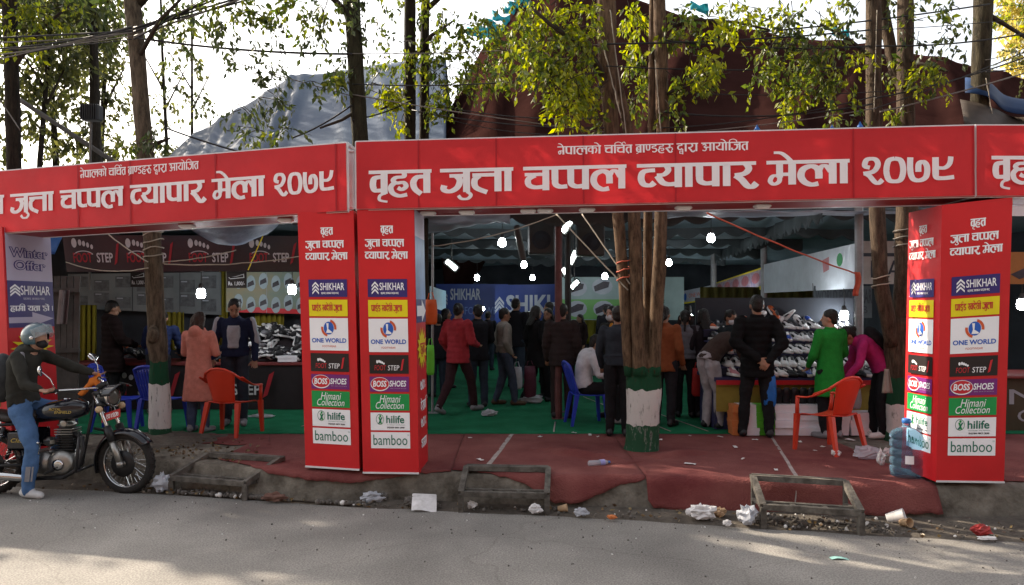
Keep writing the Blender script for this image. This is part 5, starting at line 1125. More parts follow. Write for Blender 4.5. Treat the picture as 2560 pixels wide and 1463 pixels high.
side_chair('plastic_chair', 'blue plastic chair turned sideways behind the motorcycle headlight', M_bpl, V((118-512)/F*9.98, 9.98, .31), -1.45)
side_chair('plastic_chair', 'blue slatted plastic chair half hidden behind the slim painted tree', M_bpl, V((163-512)/F*9.95, 9.95, .31), -.25)
side_chair('plastic_chair', 'blue plastic chair the man in the white shirt sits on', M_bpl, V((587-512)/F*10.45, 10.45, .315), -1.4)
# ================================================================ metal steps at the kerb
M_stl = mat('weathered_step_frame', (.04, .035, .029), .8, 0, 9, .4, 40, col2=(.14, .128, .112))
def kerb_steps(label, fl, fr, h=.17, back=.36, rise=.17, shift=0., bars=3):
    a, b = G(*fl, 0), G(*fr, 0); u = (b-a).normalized(); n = V(-u.y, u.x, 0); w = (b-a).length
    t = thing('metal_steps', label, 'steps', a)
    p = lambda x, y, z: a+u*(x*w+shift*y/back)+n*y+V(0, 0, z)
    def tread(y0, y1, z, nm):
        mb = MB()
        for y in (y0, y1): mb.beam(p(0, y, z), p(1, y, z), .045, .05, M_stl)
        for x in [i/bars for i in range(bars+1)]: mb.beam(p(x, y0, z+.001), p(x, y1, z+.001), .04, .04, M_stl)
        mb.sheet(14, 3, lambda s, k: p(.02+.96*s, y0+(y1-y0)*(.1+.8*k), z+.012), M_stl, .006); mb.build('tread', t, world=True)
    tread(0, .11, h, 0); tread(back, back+.06, h+rise, 1)
    for x in (0, 1):
        mb = MB(); mb.beam(p(x, 0, h), p(x, 0, 0), .05, .05, M_stl); mb.build('leg', t, world=True)
        mb = MB(); mb.beam(p(x, .0, h+.005), p(x, back, h+rise), .055, .055, M_stl); mb.beam(p(x, .13, h), p(x, back, h-.03), .03, .03, M_stl); mb.build('side_rail', t, world=True)
        mb = MB(); mb.beam(p(x, back, h+rise), p(x, back, .1), .035, .035, M_stl); mb.build('leg', t, world=True)
kerb_steps('skewed metal step frame by the motorcycle front wheel', (171.5, 494), (245, 500.5), .17, .42, .17, .12, 2)
kerb_steps('small metal step frame below the ragged carpet flap', (461, 512), (547, 514), .175, .36, .17, 0, 3)
kerb_steps('widest metal step frame in front of the draped carpet at right', (763, 528), (861, 535), .19, .38, .17, -.06, 3)
# ================================================================ water jug, bottles
M_jug = bpy.data.materials.new('blue_jug_plastic'); M_jug.use_nodes = True
b = M_jug.node_tree.nodes['Principled BSDF']; b.inputs['Base Color'].default_value = (.3, .52, .72, 1); b.inputs['Roughness'].default_value = .15; b.inputs['Transmission Weight'].default_value = .88; b.inputs['IOR'].default_value = 1.12
M_clr = bpy.data.materials.new('clear_plastic'); M_clr.use_nodes = True
b = M_clr.node_tree.nodes['Principled BSDF']; b.inputs['Base Color'].default_value = (.75, .78, .85, 1); b.inputs['Roughness'].default_value = .2; b.inputs['Transmission Weight'].default_value = .7; b.inputs['IOR'].default_value = 1.1
M_bcap = mat('blue_cap', (.03, .13, .4), .4, .1, 4)
j = G(906.5, 476.5, .306); t = thing('water_jug', 'big ribbed blue water jug standing against the tall right column', 'jug', j)
mb = MB(); prof = [(.1, 0), (.145, .012), (.15, .05)]
for k in range(4):
    z = .06+k*.085; prof += [(.152, z), (.152, z+.035), (.14, z+.045), (.14, z+.06), (.152, z+.07)]
prof += [(.15, .41), (.13, .445), (.08, .475), (.04, .49), (.036, .53)]; mb.lathe(prof, M_jug, 32); mb.build('bottle_body', t, True)
mb = MB(); mb.lathe([(.038, .525), (.042, .53), (.042, .565), (.03, .572)], M_bcap, 18); mb.build('cap', t, True)
mb = MB(); mb.grid(8, 3, lambda u, w: V(.1545*math.cos(4.15+.5*u), .1545*math.sin(4.15+.5*u), .15+.08*w), M_wht); mb.build('label_sticker', t)
c = G(597, 463, .335); t = thing('drink_bottle', 'small crushed plastic bottle with violet label lying on the middle carpet', 'bottle', c, .35)
M = Matrix.Rotation(R(90), 4, 'Y'); mb = MB(); mb.lathe([(.02, -.1), (.032, -.09), (.033, -.02), (.029, .0), (.033, .03), (.033, .08), (.02, .12), (.012, .13)], M_clr, 16, M); mb.build('bottle_body', t, True)
mb = MB(); mb.lathe([(.034, .03), (.034, .085)], mat('violet_label', (.25, .25, .5), .5, .2, 8), 16, M, False); mb.build('wrapper', t, True); mb = MB(); mb.lathe([(.014, .128), (.014, .15), (.008, .151)], M_bcap, 12, M); mb.build('cap', t, True)
# ================================================================ litter
M_pap = mat('white_paper', (.5, .49, .48), .8, 0, 14, col2=(.7, .69, .7)); M_bag = mat('white_plastic', (.5, .52, .57), .4, .15, 8, trans=.3); M_cupb = mat('paper_cup', (.4, .27, .16), .7, .2, 8)
def crumple(name, label, cat, px, py, w, h, m, z=None, seed=0, depth=None):
    zz = .02 if z is None else z
    c = G(px, py+h/2, zz); k = c.y/F; mb = MB(); rn = random.Random(seed)
    n, kk = 16, 10; rx, ry, rz = w*k/2, (depth or max(.03, min(w, h)*k*.5)), h*k/2
    rings = []
    for i in range(kk+1):
        t = min(max(math.pi*i/kk, .1), math.pi-.1); g = []
        for j in range(n):
            a = 2*math.pi*j/n; d = V(math.sin(t)*math.cos(a), math.sin(t)*math.sin(a), -math.cos(t)); q = 1+.55*noise.noise(d*2.3+V(seed*3.1, 0, 0))+.3*noise.noise(d*5+V(0, seed*2.3, 0))
            g.append(V(d.x*rx*q, d.y*ry*q, rz+max(-rz, d.z*rz*q)))
        rings.append(g)
    mb.loft(rings, m); o = mb.build(name); o.location = c; tag(o, label, cat); return o
for i, (nm, lab, cat, px, py, w, h, m, z) in enumerate([
 ('plastic_bag', 'white plastic bag leaning on the leg of the skewed steps', 'bag', 162, 483, 19, 17, M_bag, None), ('plastic_bag', 'flattened milky plastic bag in the gutter right of the double columns', 'bag', 373, 497, 22, 10, M_bag, None),
 ('paper_ball', 'small white paper ball under the small steps', 'litter', 472, 505, 9, 7, M_pap, None), ('paper_scrap', 'white paper scrap by the right leg of the small steps', 'litter', 535, 509, 13, 9, M_pap, None), ('paper_scrap', 'bluish white paper scrap in the gutter below the ragged flap', 'litter', 581, 512, 15, 8, M_bag, None),
 ('paper_heap', 'large torn white paper heap below the draped carpet', 'litter', 702, 512, 27, 15, M_pap, None), ('cardboard_scrap', 'brown crumpled cardboard beside the white paper heap', 'litter', 719, 512, 14, 9, M_cupb, None), ('paper_ball', 'round white paper ball at the asphalt edge near the widest steps', 'litter', 727, 523, 8, 6, M_pap, None),
 ('plastic_bag', 'upright white plastic bag touching the widest steps', 'bag', 747, 515, 17, 19, M_bag, None), ('wrapper', 'orange wrapper in the gutter between the steps', 'litter', 612, 517, 10, 4, mat('orange_wrapper', (.5, .16, .05), .6, .2, 8), None), ('wrapper', 'red plastic wrapper in the gutter at the far right', 'litter', 981, 530, 19, 11, mat('red_wrapper', (.4, .05, .05), .4, .3, 8, trans=.3), None), ('paper_scrap', 'white strip of paper under the red wrapper', 'litter', 987, 538, 18, 3, M_pap, None),
 ('plastic_bag', 'clear crumpled plastic bag on the carpet near the jug', 'bag', 867, 453, 27, 12, M_clr, .31), ('paper_cup', 'white crushed cup standing beside the jug', 'cup', 881, 458, 8, 14, M_pap, .31), ('paper_cup', 'white cup lying between the jug and the clear bag', 'cup', 888, 452, 9, 8, M_pap, .31), ('paper_ball', 'white paper ball under the right red chair', 'litter', 836, 453, 9, 7, M_pap, .31),
 ('plastic_bag', 'pale bag left on the green floor in the aisle', 'bag', 532, 399, 22, 8, M_bag, .32), ('plastic_bag', 'flat clear plastic lying on the green floor left of the maroon pole', 'bag', 489, 413, 16, 6, M_bag, .32), ('plastic_bag', 'flat pale plastic on the green floor behind the left red chair', 'bag', 262, 416, 23, 4, M_bag, .32), ('pebble_rock', 'round grey stone in the gutter beside the white carton', 'stone', 410, 501, 12, 9, M_peb, None), ('pebble_rock', 'brown stone next to the milky bag', 'stone', 383, 497, 9, 9, M_peb, None), ('pebble_rock', 'broken brick lump between the skewed steps and the double columns', 'stone', 275, 497, 24, 8, mat('brick_lump', (.13, .07, .055), .9, .3, 6), None)]):
    crumple(nm, lab, cat, px, py, w, h, m, z, i+1)
def scrap(label, px, py, w, l, m, z, rz):
    c = G(px, py, z); mb = MB(); rn = random.Random(int(px)); mb.sheet(6, 4, lambda u, v: V((u-.5)*w, (v-.5)*l, .006+.016*abs(noise.noise(V(u*3+px, v*3, 0)))), m, .002); o = mb.build('paper_scrap'); o.location = c; o.rotation_euler = (0, 0, rz); tag(o, label, 'litter', 'paper scraps strewn on the carpets')
rn = random.Random(21)
for px, py in ((470, 438), (574, 433), (590, 435), (598, 437), (720, 437), (700, 452), (690, 464), (743, 459), (755, 440), (768, 434), (660, 440), (800, 442), (815, 451), (823, 447), (850, 440), (480, 460), (640, 446), (540, 437), (776, 470), (330, 440), (690, 436), (735, 447)):
    scrap('tiny white paper scrap lying on the red carpet', px, py, rn.uniform(.03, .12), rn.uniform(.02, .06), M_pap, .318, rn.random()*3)
c = G(424, 504, .03); mb = MB(); mb.rbox((0, 0, .035), (.24, .17, .07), M_pap, .006); mb.sheet(6, 6, lambda u, w: V(-.12+.24*u, -.085-.1*w, .07-.05*w+.01*math.sin(u*5)), M_pap, .003); o = mb.build('carton'); o.location = c; o.rotation_euler = (R(12), R(4), .12); tag(o, 'open white cardboard carton in the gutter', 'box')
def cup(label, px, py, z, m, rot, s=1.):
    mb = MB(); mb.lathe([(.025, 0), (.027, .002), (.037, .085), (.039, .09), (.036, .088), (.026, .006)], m, 16); o = mb.build('paper_cup', None, True); o.location = G(px, py, z)+V(0, 0, .03); o.rotation_euler = rot; o.scale = (s,)*3; tag(o, label, 'cup')
cup('brown paper cup lying in the gutter below the ragged flap', 558, 512, .01, M_cupb, (R(80), 0, R(80))); cup('white cup fallen in the gutter right of the widest steps', 887, 522, .01, M_pap, (R(70), 0, R(60)), 1.7); cup('tan cup with open mouth toward the street beside the fallen white cup', 901, 526, .01, M_cupb, (R(75), 0, R(20)), 1.1)
mb = MB(); mb.sheet(5, 3, lambda u, w: V((u-.5)*.18, (w-.5)*.05, .006+.01*math.sin(u*5)), mat('mint_paper', (.3, .55, .5), .8, .1, 5), .002); o = mb.build('paper_scrap'); o.location = G(842, 560-1, .0); tag(o, 'small mint green scrap on the asphalt', 'litter')
# fallen leaves and twigs
mb = MB(); rnd = random.Random(77); M_dl = leaf_mat('dry_leaves', [(.05, .03, .015), (.12, .07, .03), (.16, .12, .05)], .1)
for i in range(420):
    if rnd.random() < .5: x = rnd.uniform(-4.3, -2.9); y = ky(x)+abs(rnd.gauss(0, .55)); z = .308; 
    else: x = rnd.uniform(-5, 5); y = ey(x)+rnd.uniform(-.1, .5); z = .03
    if z > .1 and y < ky(x)+.03: continue
    leaf(mb, V(x, y, z+.006), V(rnd.gauss(0, 1), rnd.gauss(0, 1), .15).normalized(), rnd.uniform(.03, .07), .015, M_dl, rnd)
kind(mb.build('fallen_leaves'), 'stuff')
c = G(160, 440, .3); mb = MB(); mb.grid(24, 24, lambda u, w: V(c.x-.7+1.5*u, c.y-.55+1.0*w, .296+max(0, .1*math.sin(u*math.pi)*math.sin(w*math.pi)+.03*noise.noise(V(u*9, w*9, 0)))), M_dirt); kind(mb.build('earth_mound', None, True), 'structure')
# ================================================================ shoes and boxes
def shoe_mesh(name, up_m, sole_m, tongue_m, high=.0):
    mb = MB(); sec = [(-.135, .0, .075+high, .028), (-.12, 0, .095+high, .037), (-.07, 0, .1+high, .04), (-.02, 0, .09+high*.5, .038), (.03, 0, .072, .042), (.08, 0, .055, .047), (.115, 0, .045, .042), (.14, 0, .03, .022)]
    rings = [[V(x, w*math.cos(a)*(1 if math.sin(a) < .2 else .8), .022+max(0, (h-.02)*(math.sin(a)*.5+.5))) for a in [2*math.pi*k/12 for k in range(12)]] for x, _, h, w in sec]
    mb.loft(rings, up_m)
    mb.loft([[V(x, w*1.12*s, z) for s, z in ((-1, 0), (1, 0), (1.04, .014), (1, .03), (-1, .03), (-1.04, .014))] for x, _, h, w in sec], sole_m)
    mb.ell((-.07, 0, .093+high), (.05, .024, .012), M_cap); mb.box((.02, 0, .078), (.07, .03, .012), tongue_m, Matrix.Rotation(R(22), 3, 'Y'))
    for s in (-1, 1): mb.poly_ = None; mb.box((.0, s*.041, .055), (.07, .006, .02), tongue_m, Matrix.Rotation(R(-20*s*0+18), 3, 'Y'))
    me = mb.build(name, None, True); return me
M_sw = mat('shoe_white', (.66, .66, .66), .5, .1, 10); M_sk = mat('shoe_black', (.015, .015, .018), .4, .3, 8); M_sb = mat('shoe_blue', (.02, .06, .3), .5, .2, 8); M_so = mat('shoe_orange', (.45, .09, .02), .5, .2, 8); M_sg = mat('shoe_grey', (.2, .2, .22), .5, .2, 8); M_sp = mat('shoe_pink', (.5, .22, .25), .5, .1, 8)
PRO = [shoe_mesh('sports_shoe', a, b_, c_) for a, b_, c_ in ((M_sw, M_sw, M_sk), (M_sk, M_sw, M_sg), (M_sk, M_sk, M_sw), (M_sb, M_sw, M_sw), (M_so, M_sw, M_sk), (M_sg, M_sw, M_sk), (M_sp, M_sw, M_sw), (M_sk, M_so, M_so))]
used = set()
def put_shoe(k, loc, rot, label, group, s=1.):
    o = PRO[k] if k not in used else dup(PRO[k]); used.add(k); o.location = loc; o.rotation_euler = rot; o.scale = (s,)*3
    for q in ('label', 'category', 'group'):
        if q in o: del o[q]
    tag(o, label, 'shoe', group); return o
rn = random.Random(5)
g1 = 'sports shoes on the tiered shelves of the right stall'
LAB = {0: 'white sports shoe', 1: 'black shoe with white sole', 2: 'all black shoe', 3: 'blue sports shoe', 4: 'orange sports shoe', 5: 'grey sports shoe', 6: 'pink sports shoe', 7: 'black shoe with orange sole'}
for r_, (y, z) in enumerate([(9.95, 1.026)]+SHELF[0:4]):
    for k in range(17):
        x = 2.95+k*.128+rn.uniform(-.02, .02)
        kk = rn.choice([0, 0, 0, 0, 0, 0, 5, 0, 3 if x > 3.7 and r_ in (2, 3) else 0, 1] if r_ else [0, 0, 2, 2, 5, 6, 0, 3, 1])
        if x < 3.45 and r_ > 1: kk = rn.choice([1, 2, 0, 4])
        put_shoe(kk, (x, y+.02, z+.012), (R(-8), 0, -R(90)+rn.uniform(-.3, .3)), LAB[kk]+' displayed in a row on the right stall shelves', LAB[kk]+'s on the right stall', 1.3)
for k, (x, y, z, kk) in enumerate(((3.75, 11.15, 1.78, 4), (3.55, 11.2, 1.7, 4), (4.3, 11.1, 1.72, 0), (4.0, 11.15, 1.7, 0), (4.5, 11.2, 1.7, 3), (4.2, 11.2, 1.8, 0), (3.95, 11.22, 1.86, 4))):
    put_shoe(kk, (x, y, z), (rn.uniform(-.4, .4), -R(50), rn.uniform(-2, 2)), LAB[kk]+' propped up along the top of the right stall display', LAB[kk]+'s propped on top')
for k in range(9):
    put_shoe(2, (3.35+k*.11, 9.62, .76+.0), (0, -R(80), -R(90)+rn.uniform(-.2, .2)), 'dark shoe standing on its heel on the white boxes', 'dark shoes on the white boxes', 1.1)
for k in range(88):
    u = rn.random(); w = rn.random(); x = -4.35+1.15*u if k < 62 else -6.9+2.6*u; sl = .5 if k < 62 else .14
    y = 12.0+.55*w; z = 1.09+sl*w+rn.uniform(0, .05); kk = rn.choice([1, 1, 1, 2, 0, 5, 1] if k < 62 else [2, 2, 2, 7, 1, 2, 4])
    put_shoe(kk, (x, y, z), (rn.uniform(-.6, .6), rn.uniform(-.7, .2), rn.uniform(-3, 3)), LAB[kk]+(' in the steep heap beside the man in navy' if k < 62 else ' in the low dark row along the left stall table'), LAB[kk]+('s in the heap' if k < 62 else 's along the table'), 1.12)
mb = MB(); mb.sheet(10, 4, lambda u, w: V(-4.4+1.25*u, 11.98+.7*w, 1.085+.52*w), M_cloth, .01); tag(mb.build('shoe_ramp'), 'black sloping board under the shoe heap on the left stall', 'display board')
M_bxw = mat('white_card', (.76, .75, .8), .7, .06, 5); M_bxg = mat('lime_card', (.1, .42, .03), .6, .1, 5); M_bxo = mat('orange_card', (.5, .16, .05), .6, .1, 5); M_bxb = mat('card_shadow_line', (.25, .25, .27), .7, .1, 5)
def shoe_box(w, d, h, m):
    mb = MB(); mb.box((0, 0, h*.4), (w-.008, d-.008, h*.8), m); mb.box((0, 0, h*.78), (w, d, h*.43), m); return mb.build('shoe_box')
pb = {}
def put_box(m, w, loc, rz, label, group):
    k = (m.name, w); o = dup(pb[k]) if k in pb else shoe_box(w, .24, .096, m); pb.setdefault(k, o); o.location = loc; o.rotation_euler = (0, 0, rz); tag(o, label, 'shoe box', group)
for cx, w, m, n, nm in ((735, .1, M_bxo, 4, 'orange'), (748, .24, M_bxw, 4, ''), (764.5, .235, M_bxg, 4, 'lime'), (785, .3, M_bxw, 4, ''), (810, .32, M_bxw, 4, ''), (836, .3, M_bxw, 4, ''), (861, .3, M_bxw, 3, ''), (885, .3, M_bxw, 3, ''), (905, .22, M_bxw, 3, '')):
    x = (cx-512)/F*9.55
    for k in range(n):
        lab = {'orange': 'orange shoe box at the left end of the box row', 'lime': 'lime green shoe box in the stack behind the man in black', '': 'white shoe box stacked on the floor along the right stall front'}[nm]
        put_box(m, w, (x+rn.uniform(-.012, .012), 9.6+rn.uniform(-.02, .02), .318+k*.0975), rn.uniform(-.03, .03), lab, (nm or 'white')+' shoe boxes along the right stall')
put_box(M_bxw, .3, V((288-512)/F*11.95, 11.95, 1.08), .2, 'white shoe box at the right end of the left stall table', None)
# ================================================================ bags
def bag(name, label, px, py, w, h, Y, m, handle=True, seed=1):
    t = thing(name, label, 'bag', P(px, py+h/2, Y)); k = Y/F; W, H = w*k, h*k; mb = MB(); n = 14; rings = []
    for z, s in ((0, .75), (.1, .95), (.4, 1), (.75, .92), (1, .8)):
        rings.append([V(W/2*s*math.cos(2*math.pi*j/n)*(1+.1*noise.noise(V(j*.8, z*3, seed))), W*.28*s*math.sin(2*math.pi*j/n)*(1+.3*noise.noise(V(j, z*4, seed))), z*H) for j in range(n)])
    mb.loft(rings, m); mb.build('bag_body', t, True)
    if handle: mb = MB(); mb.tube([V(-W*.25, 0, H), V(-W*.15, 0, H+.08), V(W*.1, 0, H+.09), V(W*.25, 0, H)], .007, m, 6); mb.build('handle', t, True)
M_obag = mat('orange_bag', (.55, .1, .02), .5, .15, 5, trans=.2); M_blbag = mat('blue_bag', (.02, .15, .5), .4, .2, 6, trans=.2); M_rbag = mat('red_bag', (.5, .03, .03), .5, .15, 5, trans=.2)
bag('shopping_bag', 'orange bag hanging beside the starburst column', 431, 312, 13, 25, 9.4, M_obag)
bag('shopping_bag', 'blue plastic bag held by the man in black', 770, 391, 13, 32, 9.35, M_blbag)
bag('shopping_bag', 'red bag hanging between the dark shoppers left of the bending woman', 698, 382, 13, 28, 10.9, M_rbag)
bag('shopping_bag', 'pale plastic bag carried in the aisle beside the grey sweater', 517, 378, 11, 22, 12.4, M_bag)
bag('shopping_bag', 'dark wine red bag carried in the aisle behind the grey sweater', 530, 382, 13, 32, 12.6, mat('wine_bag', (.09, .02, .04), .5, .2, 5))
bag('shopping_bag', 'lime green bag peeping out by the starburst column', 430.5, 360, 8, 30, 9.6, M_bxg)
bag('handbag', 'pale grey handbag carried by the bending woman in the magenta jacket', 853, 398, 17, 22, 9.15, mat('grey_leather', (.16, .16, .17), .5, .2, 5))
# ================================================================ people
M_skin = mat('skin', (.26, .14, .09), .55, .08, 6, spec=.3); M_skin2 = mat('skin_light', (.36, .21, .15), .55, .08, 6, spec=.3)
M_hair = mat('black_hair', (.01, .008, .007), .45, .3, 14, .6, 60); M_hairb = mat('brown_hair', (.03, .014, .009), .45, .3, 14, .6, 60)
M_eye = mat('eye_dark', (.012, .008, .006), .3, 0, 3); M_lip = mat('lips', (.2, .075, .06), .5, .1, 6); M_mask = mat('face_mask', (.5, .52, .56), .7, .05, 8)
def cl(name, col, var=.18): return mat(name, col, .88, var, 9, .25, 55, spec=.12)
DEF = dict(pv=(0, 0, .93), ch=(0, .0, 1.24), nk=(0, -.01, 1.44), hd=(0, .015, 1.575),
  shR=(.185, -.01, 1.385), shL=(-.185, -.01, 1.385), elR=(.235, -.03, 1.11), elL=(-.235, -.03, 1.11), wrR=(.235, .06, .87), wrL=(-.235, .06, .87),
  hiR=(.09, 0, .9), hiL=(-.09, 0, .9), knR=(.1, .02, .5), knL=(-.1, .02, .5), anR=(.105, -.02, .09), anL=(-.105, -.02, .09), toR=None, toL=None, hy=0., hp=0.)
def person(label, px, fy, h, rz, J=None, top=None, bot=None, shoe=None, hair=('short', None), skin=None, face=False, hem=.08, puff=0., flare=0., collar=True, hood=False, sleeve=1., mask=None, extra=None, loc=None, voxel=.011, group=None, fingers_fwd=None, wr=.009):
    """h: standing height in metres; rz: facing (0 = away from the street)"""
    k = h/1.7; j = dict(DEF); j.update(J or {}); q = {n: (Vector(v)*k if isinstance(v, tuple) else v) for n, v in j.items()}
    L0 = G(px, fy, .312) if loc is None else Vector(loc)
    t = thing('person', label, 'person', L0, rz, group); skin = skin or M_skin
    pv, ch, nk, hd = q['pv'], q['ch'], q['nk'], q['hd']
    def spine(s):                                            # 0 pelvis .. 1 neck
        return pv*(1-s)**2+(ch*2-(pv+nk)*.5)*2*s*(1-s)+nk*s*s
    def ring(s, rx, ry, inf, n=18):
        d = (spine(min(1, s+.05))-spine(max(0, s-.05))).normalized(); c = spine(s) if s >= 0 else pv+d*s*(nk-pv).length
        r = (q['hiR']-q['hiL']).normalized()*(1-max(0, min(1, s)))+(q['shR']-q['shL']).normalized()*max(0, min(1, s)); r = (r-d*r.dot(d)).normalized(); f = d.cross(r)
        return [c+r*(rx*k+inf)*math.cos(2*math.pi*i/n)+f*(ry*k+inf)*math.sin(2*math.pi*i/n) for i in range(n)]
    TOR = [(-.2, .13, .1), (-.02, .165, .118), (.22, .145, .105), (.45, .145, .108), (.7, .168, .115), (.86, .165, .1), (.95, .12, .08), (1.02, .06, .06)]
    # ---- body
    mb = MB(); mb.mats = [skin]
    R3 = Matrix.Rotation(q['hy'], 3, 'Z') @ Matrix.Rotation(q['hp'], 3, 'X')
    H = lambda x, y, z: hd+R3 @ (V(x, y, z)*k)
    mb.ell(hd+R3 @ V(0, -.008, .022)*k, (.074*k, .093*k, .1*k), skin, R3, 16, 12); mb.ell(H(0, .028, -.05), (.056*k, .062*k, .062*k), skin, R3, 14, 10)
    mb.cap(H(0, .088, .01), H(0, .104, -.018), .009*k, .014*k, skin, 8)
    for s in (-1, 1): mb.ell(H(s*.076, -.008, -.005), (.012*k, .02*k, .032*k), skin, R3, 8, 6)
    mb.cap(nk-V(0, 0, .03), H(0, -.015, -.05), .058*k, .052*k, skin)
    mb.loft([ring(s, a, b, 0) for s, a, b in TOR], skin)
    hands = {}
    for S, sg in (('R', 1), ('L', -1)):
        sh, el, wr_ = q['sh'+S], q['el'+S], q['wr'+S]
        mb.cap(sh, el, .052*k, .042*k, skin); mb.cap(el, wr_, .043*k, .029*k, skin)
        hi, kn, an = q['hi'+S], q['kn'+S], q['an'+S]
        mb.cap(hi, kn, .09*k, .058*k, skin, 12); mb.cap(kn, kn.lerp(an, .35), .058*k, .058*k, skin); mb.cap(kn.lerp(an, .35), an, .058*k, .038*k, skin)
        to = Vector(q['to'+S])*k if q['to'+S] else an+V(sg*.03, .17, -.055)*k; q['to'+S] = to
        mb.cap(an+V(0, -.01, -.03)*k, to, .04*k, .026*k, skin)
        d = (wr_-el).normalized(); fd = fingers_fwd or V(0, .35, -.1); side = d.cross(V(0, 1, 0) if abs(d.y) < .8 else V(0, 0, 1)).normalized(); nrm = side.cross(d).normalized()
        if nrm.y < 0: nrm = -nrm
        pc = wr_+d*.045*k; mb.loft([[wr_+d*z*k+side*x*k+nrm*y*k for x, y in ((w, t_*.6), (w*.5, t_), (-w*.5, t_), (-w, t_*.6), (-w, -t_*.6), (-w*.5, -t_), (w*.5, -t_), (w, -t_*.6))] for z, w, t_ in ((-.005, .024, .016), (.03, .036, .015), (.085, .04, .013))], skin)
        for i, (o, l) in enumerate(((-.033, .066), (-.011, .076), (.011, .07), (.033, .054))):
            a = wr_+d*.08*k+side*o*k; b = a+(d*.8+nrm*.45+side*o*2)*l*.55*k; c = b+(d*.45+nrm*.85)*l*.5*k
            mb.cap(a, b, .0095*k, .0085*k, skin, 6); mb.cap(b, c, .0085*k, .007*k, skin, 6)
        a = wr_+d*.03*k-side*.03*k*sg; mb.cap(a, a+(d*.6-side*sg*.7+nrm*.35)*.045*k, .012*k, .01*k, skin, 6); mb.cap(a+(d*.6-side*sg*.7+nrm*.35)*.045*k, a+(d*1.2-side*sg*.8+nrm*.8)*.055*k, .01*k, .008*k, skin, 6)
        hands[S] = wr_+d*.09*k
    fused(mb, 'body', t, min(voxel, .0085), 0, smooth=1)
    if face:
        for s in (-1, 1): mb = MB(); mb.ell(H(s*.032, .079, .014), (.012*k, .007*k, .006*k), M_eye, R3, 8, 6); ey_ = mb.build('eye', t, True); mb = MB(); mb.cap(H(s*.018, .086, .032), H(s*.048, .078, .034), .004*k, .004*k, M_hair, 6); mb.build('eyebrow', t, True)
        mb = MB(); mb.ell(H(0, .089, -.055), (.022*k, .006*k, .006*k), M_lip, R3, 8, 6); mb.build('mouth', t, True)
    if mask:
        mb = MB(); mb.mats = [mask]; mb.ell(H(0, .042, -.045), (.062*k, .066*k, .055*k), mask, R3, 14, 10); mb.cap(H(.06, .03, -.02), H(.078, -.01, 0), .006, .006, mask, 5); mb.cap(H(-.06, .03, -.02), H(-.078, -.01, 0), .006, .006, mask, 5); fused(mb, 'face_mask', t, .009, 0, smooth=1)
    # ---- hair
    kind_, hm = hair; hm = hm or M_hair
    if kind_:
        mb = MB(); mb.mats = [hm]
        mb.ell(H(0, -.022, .045), (.083*k, .098*k, .092*k), hm, R3, 16, 10); mb.ell(H(0, -.06, -.005), (.072*k, .055*k, .075*k), hm, R3, 14, 8)
        if kind_ == 'long':
            bk = [(H(0, -.075, .03), .078, .05), (H(0, -.085, -.06), .085, .05), (nk+V(0, -.1, 0)*k, .1, .045), (ch.lerp(nk, .62)+V(0, -.15, 0)*k, .085, .035)]
            rr = R3 @ V(1, 0, 0); mb.loft([[c+rr*a*k*math.cos(2*math.pi*i/14)+V(0, 1, 0)*b_*k*math.sin(2*math.pi*i/14) for i in range(14)] for c, a, b_ in bk], hm)
            for s in (-1, 1): mb.cap(H(s*.07, -.02, .03), H(s*.078, -.03, -.09), .028*k, .026*k, hm)
        if kind_ == 'bob':
            for s in (-1, 0, 1): mb.cap(H(s*.06, -.045, .03), H(s*.066, -.06, -.13), .05*k, .042*k, hm)
        if kind_ == 'tail':
            mb.ell(H(0, -.12, .0), (.035*k, .04*k, .045*k), hm, R3); mb.cap(H(0, -.13, -.01), H(0, -.15, -.2), .03*k, .018*k, hm)
        if kind_ == 'bun': mb.ell(H(0, -.125, .03), (.045*k, .04*k, .045*k), hm, R3)
        fused(mb, 'hair', t, .012, .006, 22, smooth=1)
    # ---- clothes
    top = top or M_cloth; bot = bot or M_cloth; shoe = shoe or M_sk
    if skin is not top:
        mb = MB(); mb.mats = [bot]; inf = .012
        mb.loft([ring(s, a, b, inf) for s, a, b in ((-.16, .15, .11), (-.03, .167, .122), (.14, .15, .11))], bot)
        for S in 'RL':
            hi, kn, an = q['hi'+S], q['kn'+S], q['an'+S]; e = an+(an-kn).normalized()*.03*k
            mb.cap(hi, kn, .105*k, .075*k, bot, 12); mb.cap(kn, kn.lerp(an, .4), .075*k, .072*k, bot, 12); mb.cap(kn.lerp(an, .4), e-(e-kn)*.0, .072*k, .056*k, bot, 12)
        fused(mb, 'trousers', t, .014, wr*1.2, 8, seed=px)
        for S in 'RL':
            an, to = q['an'+S], q['to'+S]; mb = MB(); mb.mats = [shoe]; b_ = V(0, 0, -.045)*k
            mb.cap(an+V(0, -.035, -.04)*k, to+V(0, 0, -.0), .05*k, .04*k, shoe); mb.cap(an+V(0, -.01, -.0)*k, an+V(0, .03, -.04)*k, .05*k, .05*k, shoe)
            fused(mb, 'shoe', t, .012, 0, smooth=1)
        mb = MB(); mb.mats = [top]; inf = .022+puff*.6
        rows = [(s, a, b) for s, a, b in TOR if s >= -.02]; L_ = (nk-pv).length
        if flare or hem > .12:
            dn = -(spine(.05)-pv).normalized() if (pv-nk).normalized().z > -.8 and not flare else V(0, 0, -1)
            r0 = ring(-.02, .168, .125, inf); hemk = hem*k
            low = [[p+dn*hemk*f+(p-pv-V(0, 0, 0)).normalized()*flare*f*k for p in r0] for f in (1, .66, .33)]
            mb.loft(low+[ring(s, a, b, inf) for s, a, b in rows[:-1]]+[ring(1.0, .075, .07, inf*.6)], top)
        else: mb.loft([ring(-hem/L_*k-.02, .165, .12, inf)]+[ring(s, a, b, inf) for s, a, b in rows[:-1]]+[ring(1.0, .075, .07, inf*.6)], top)
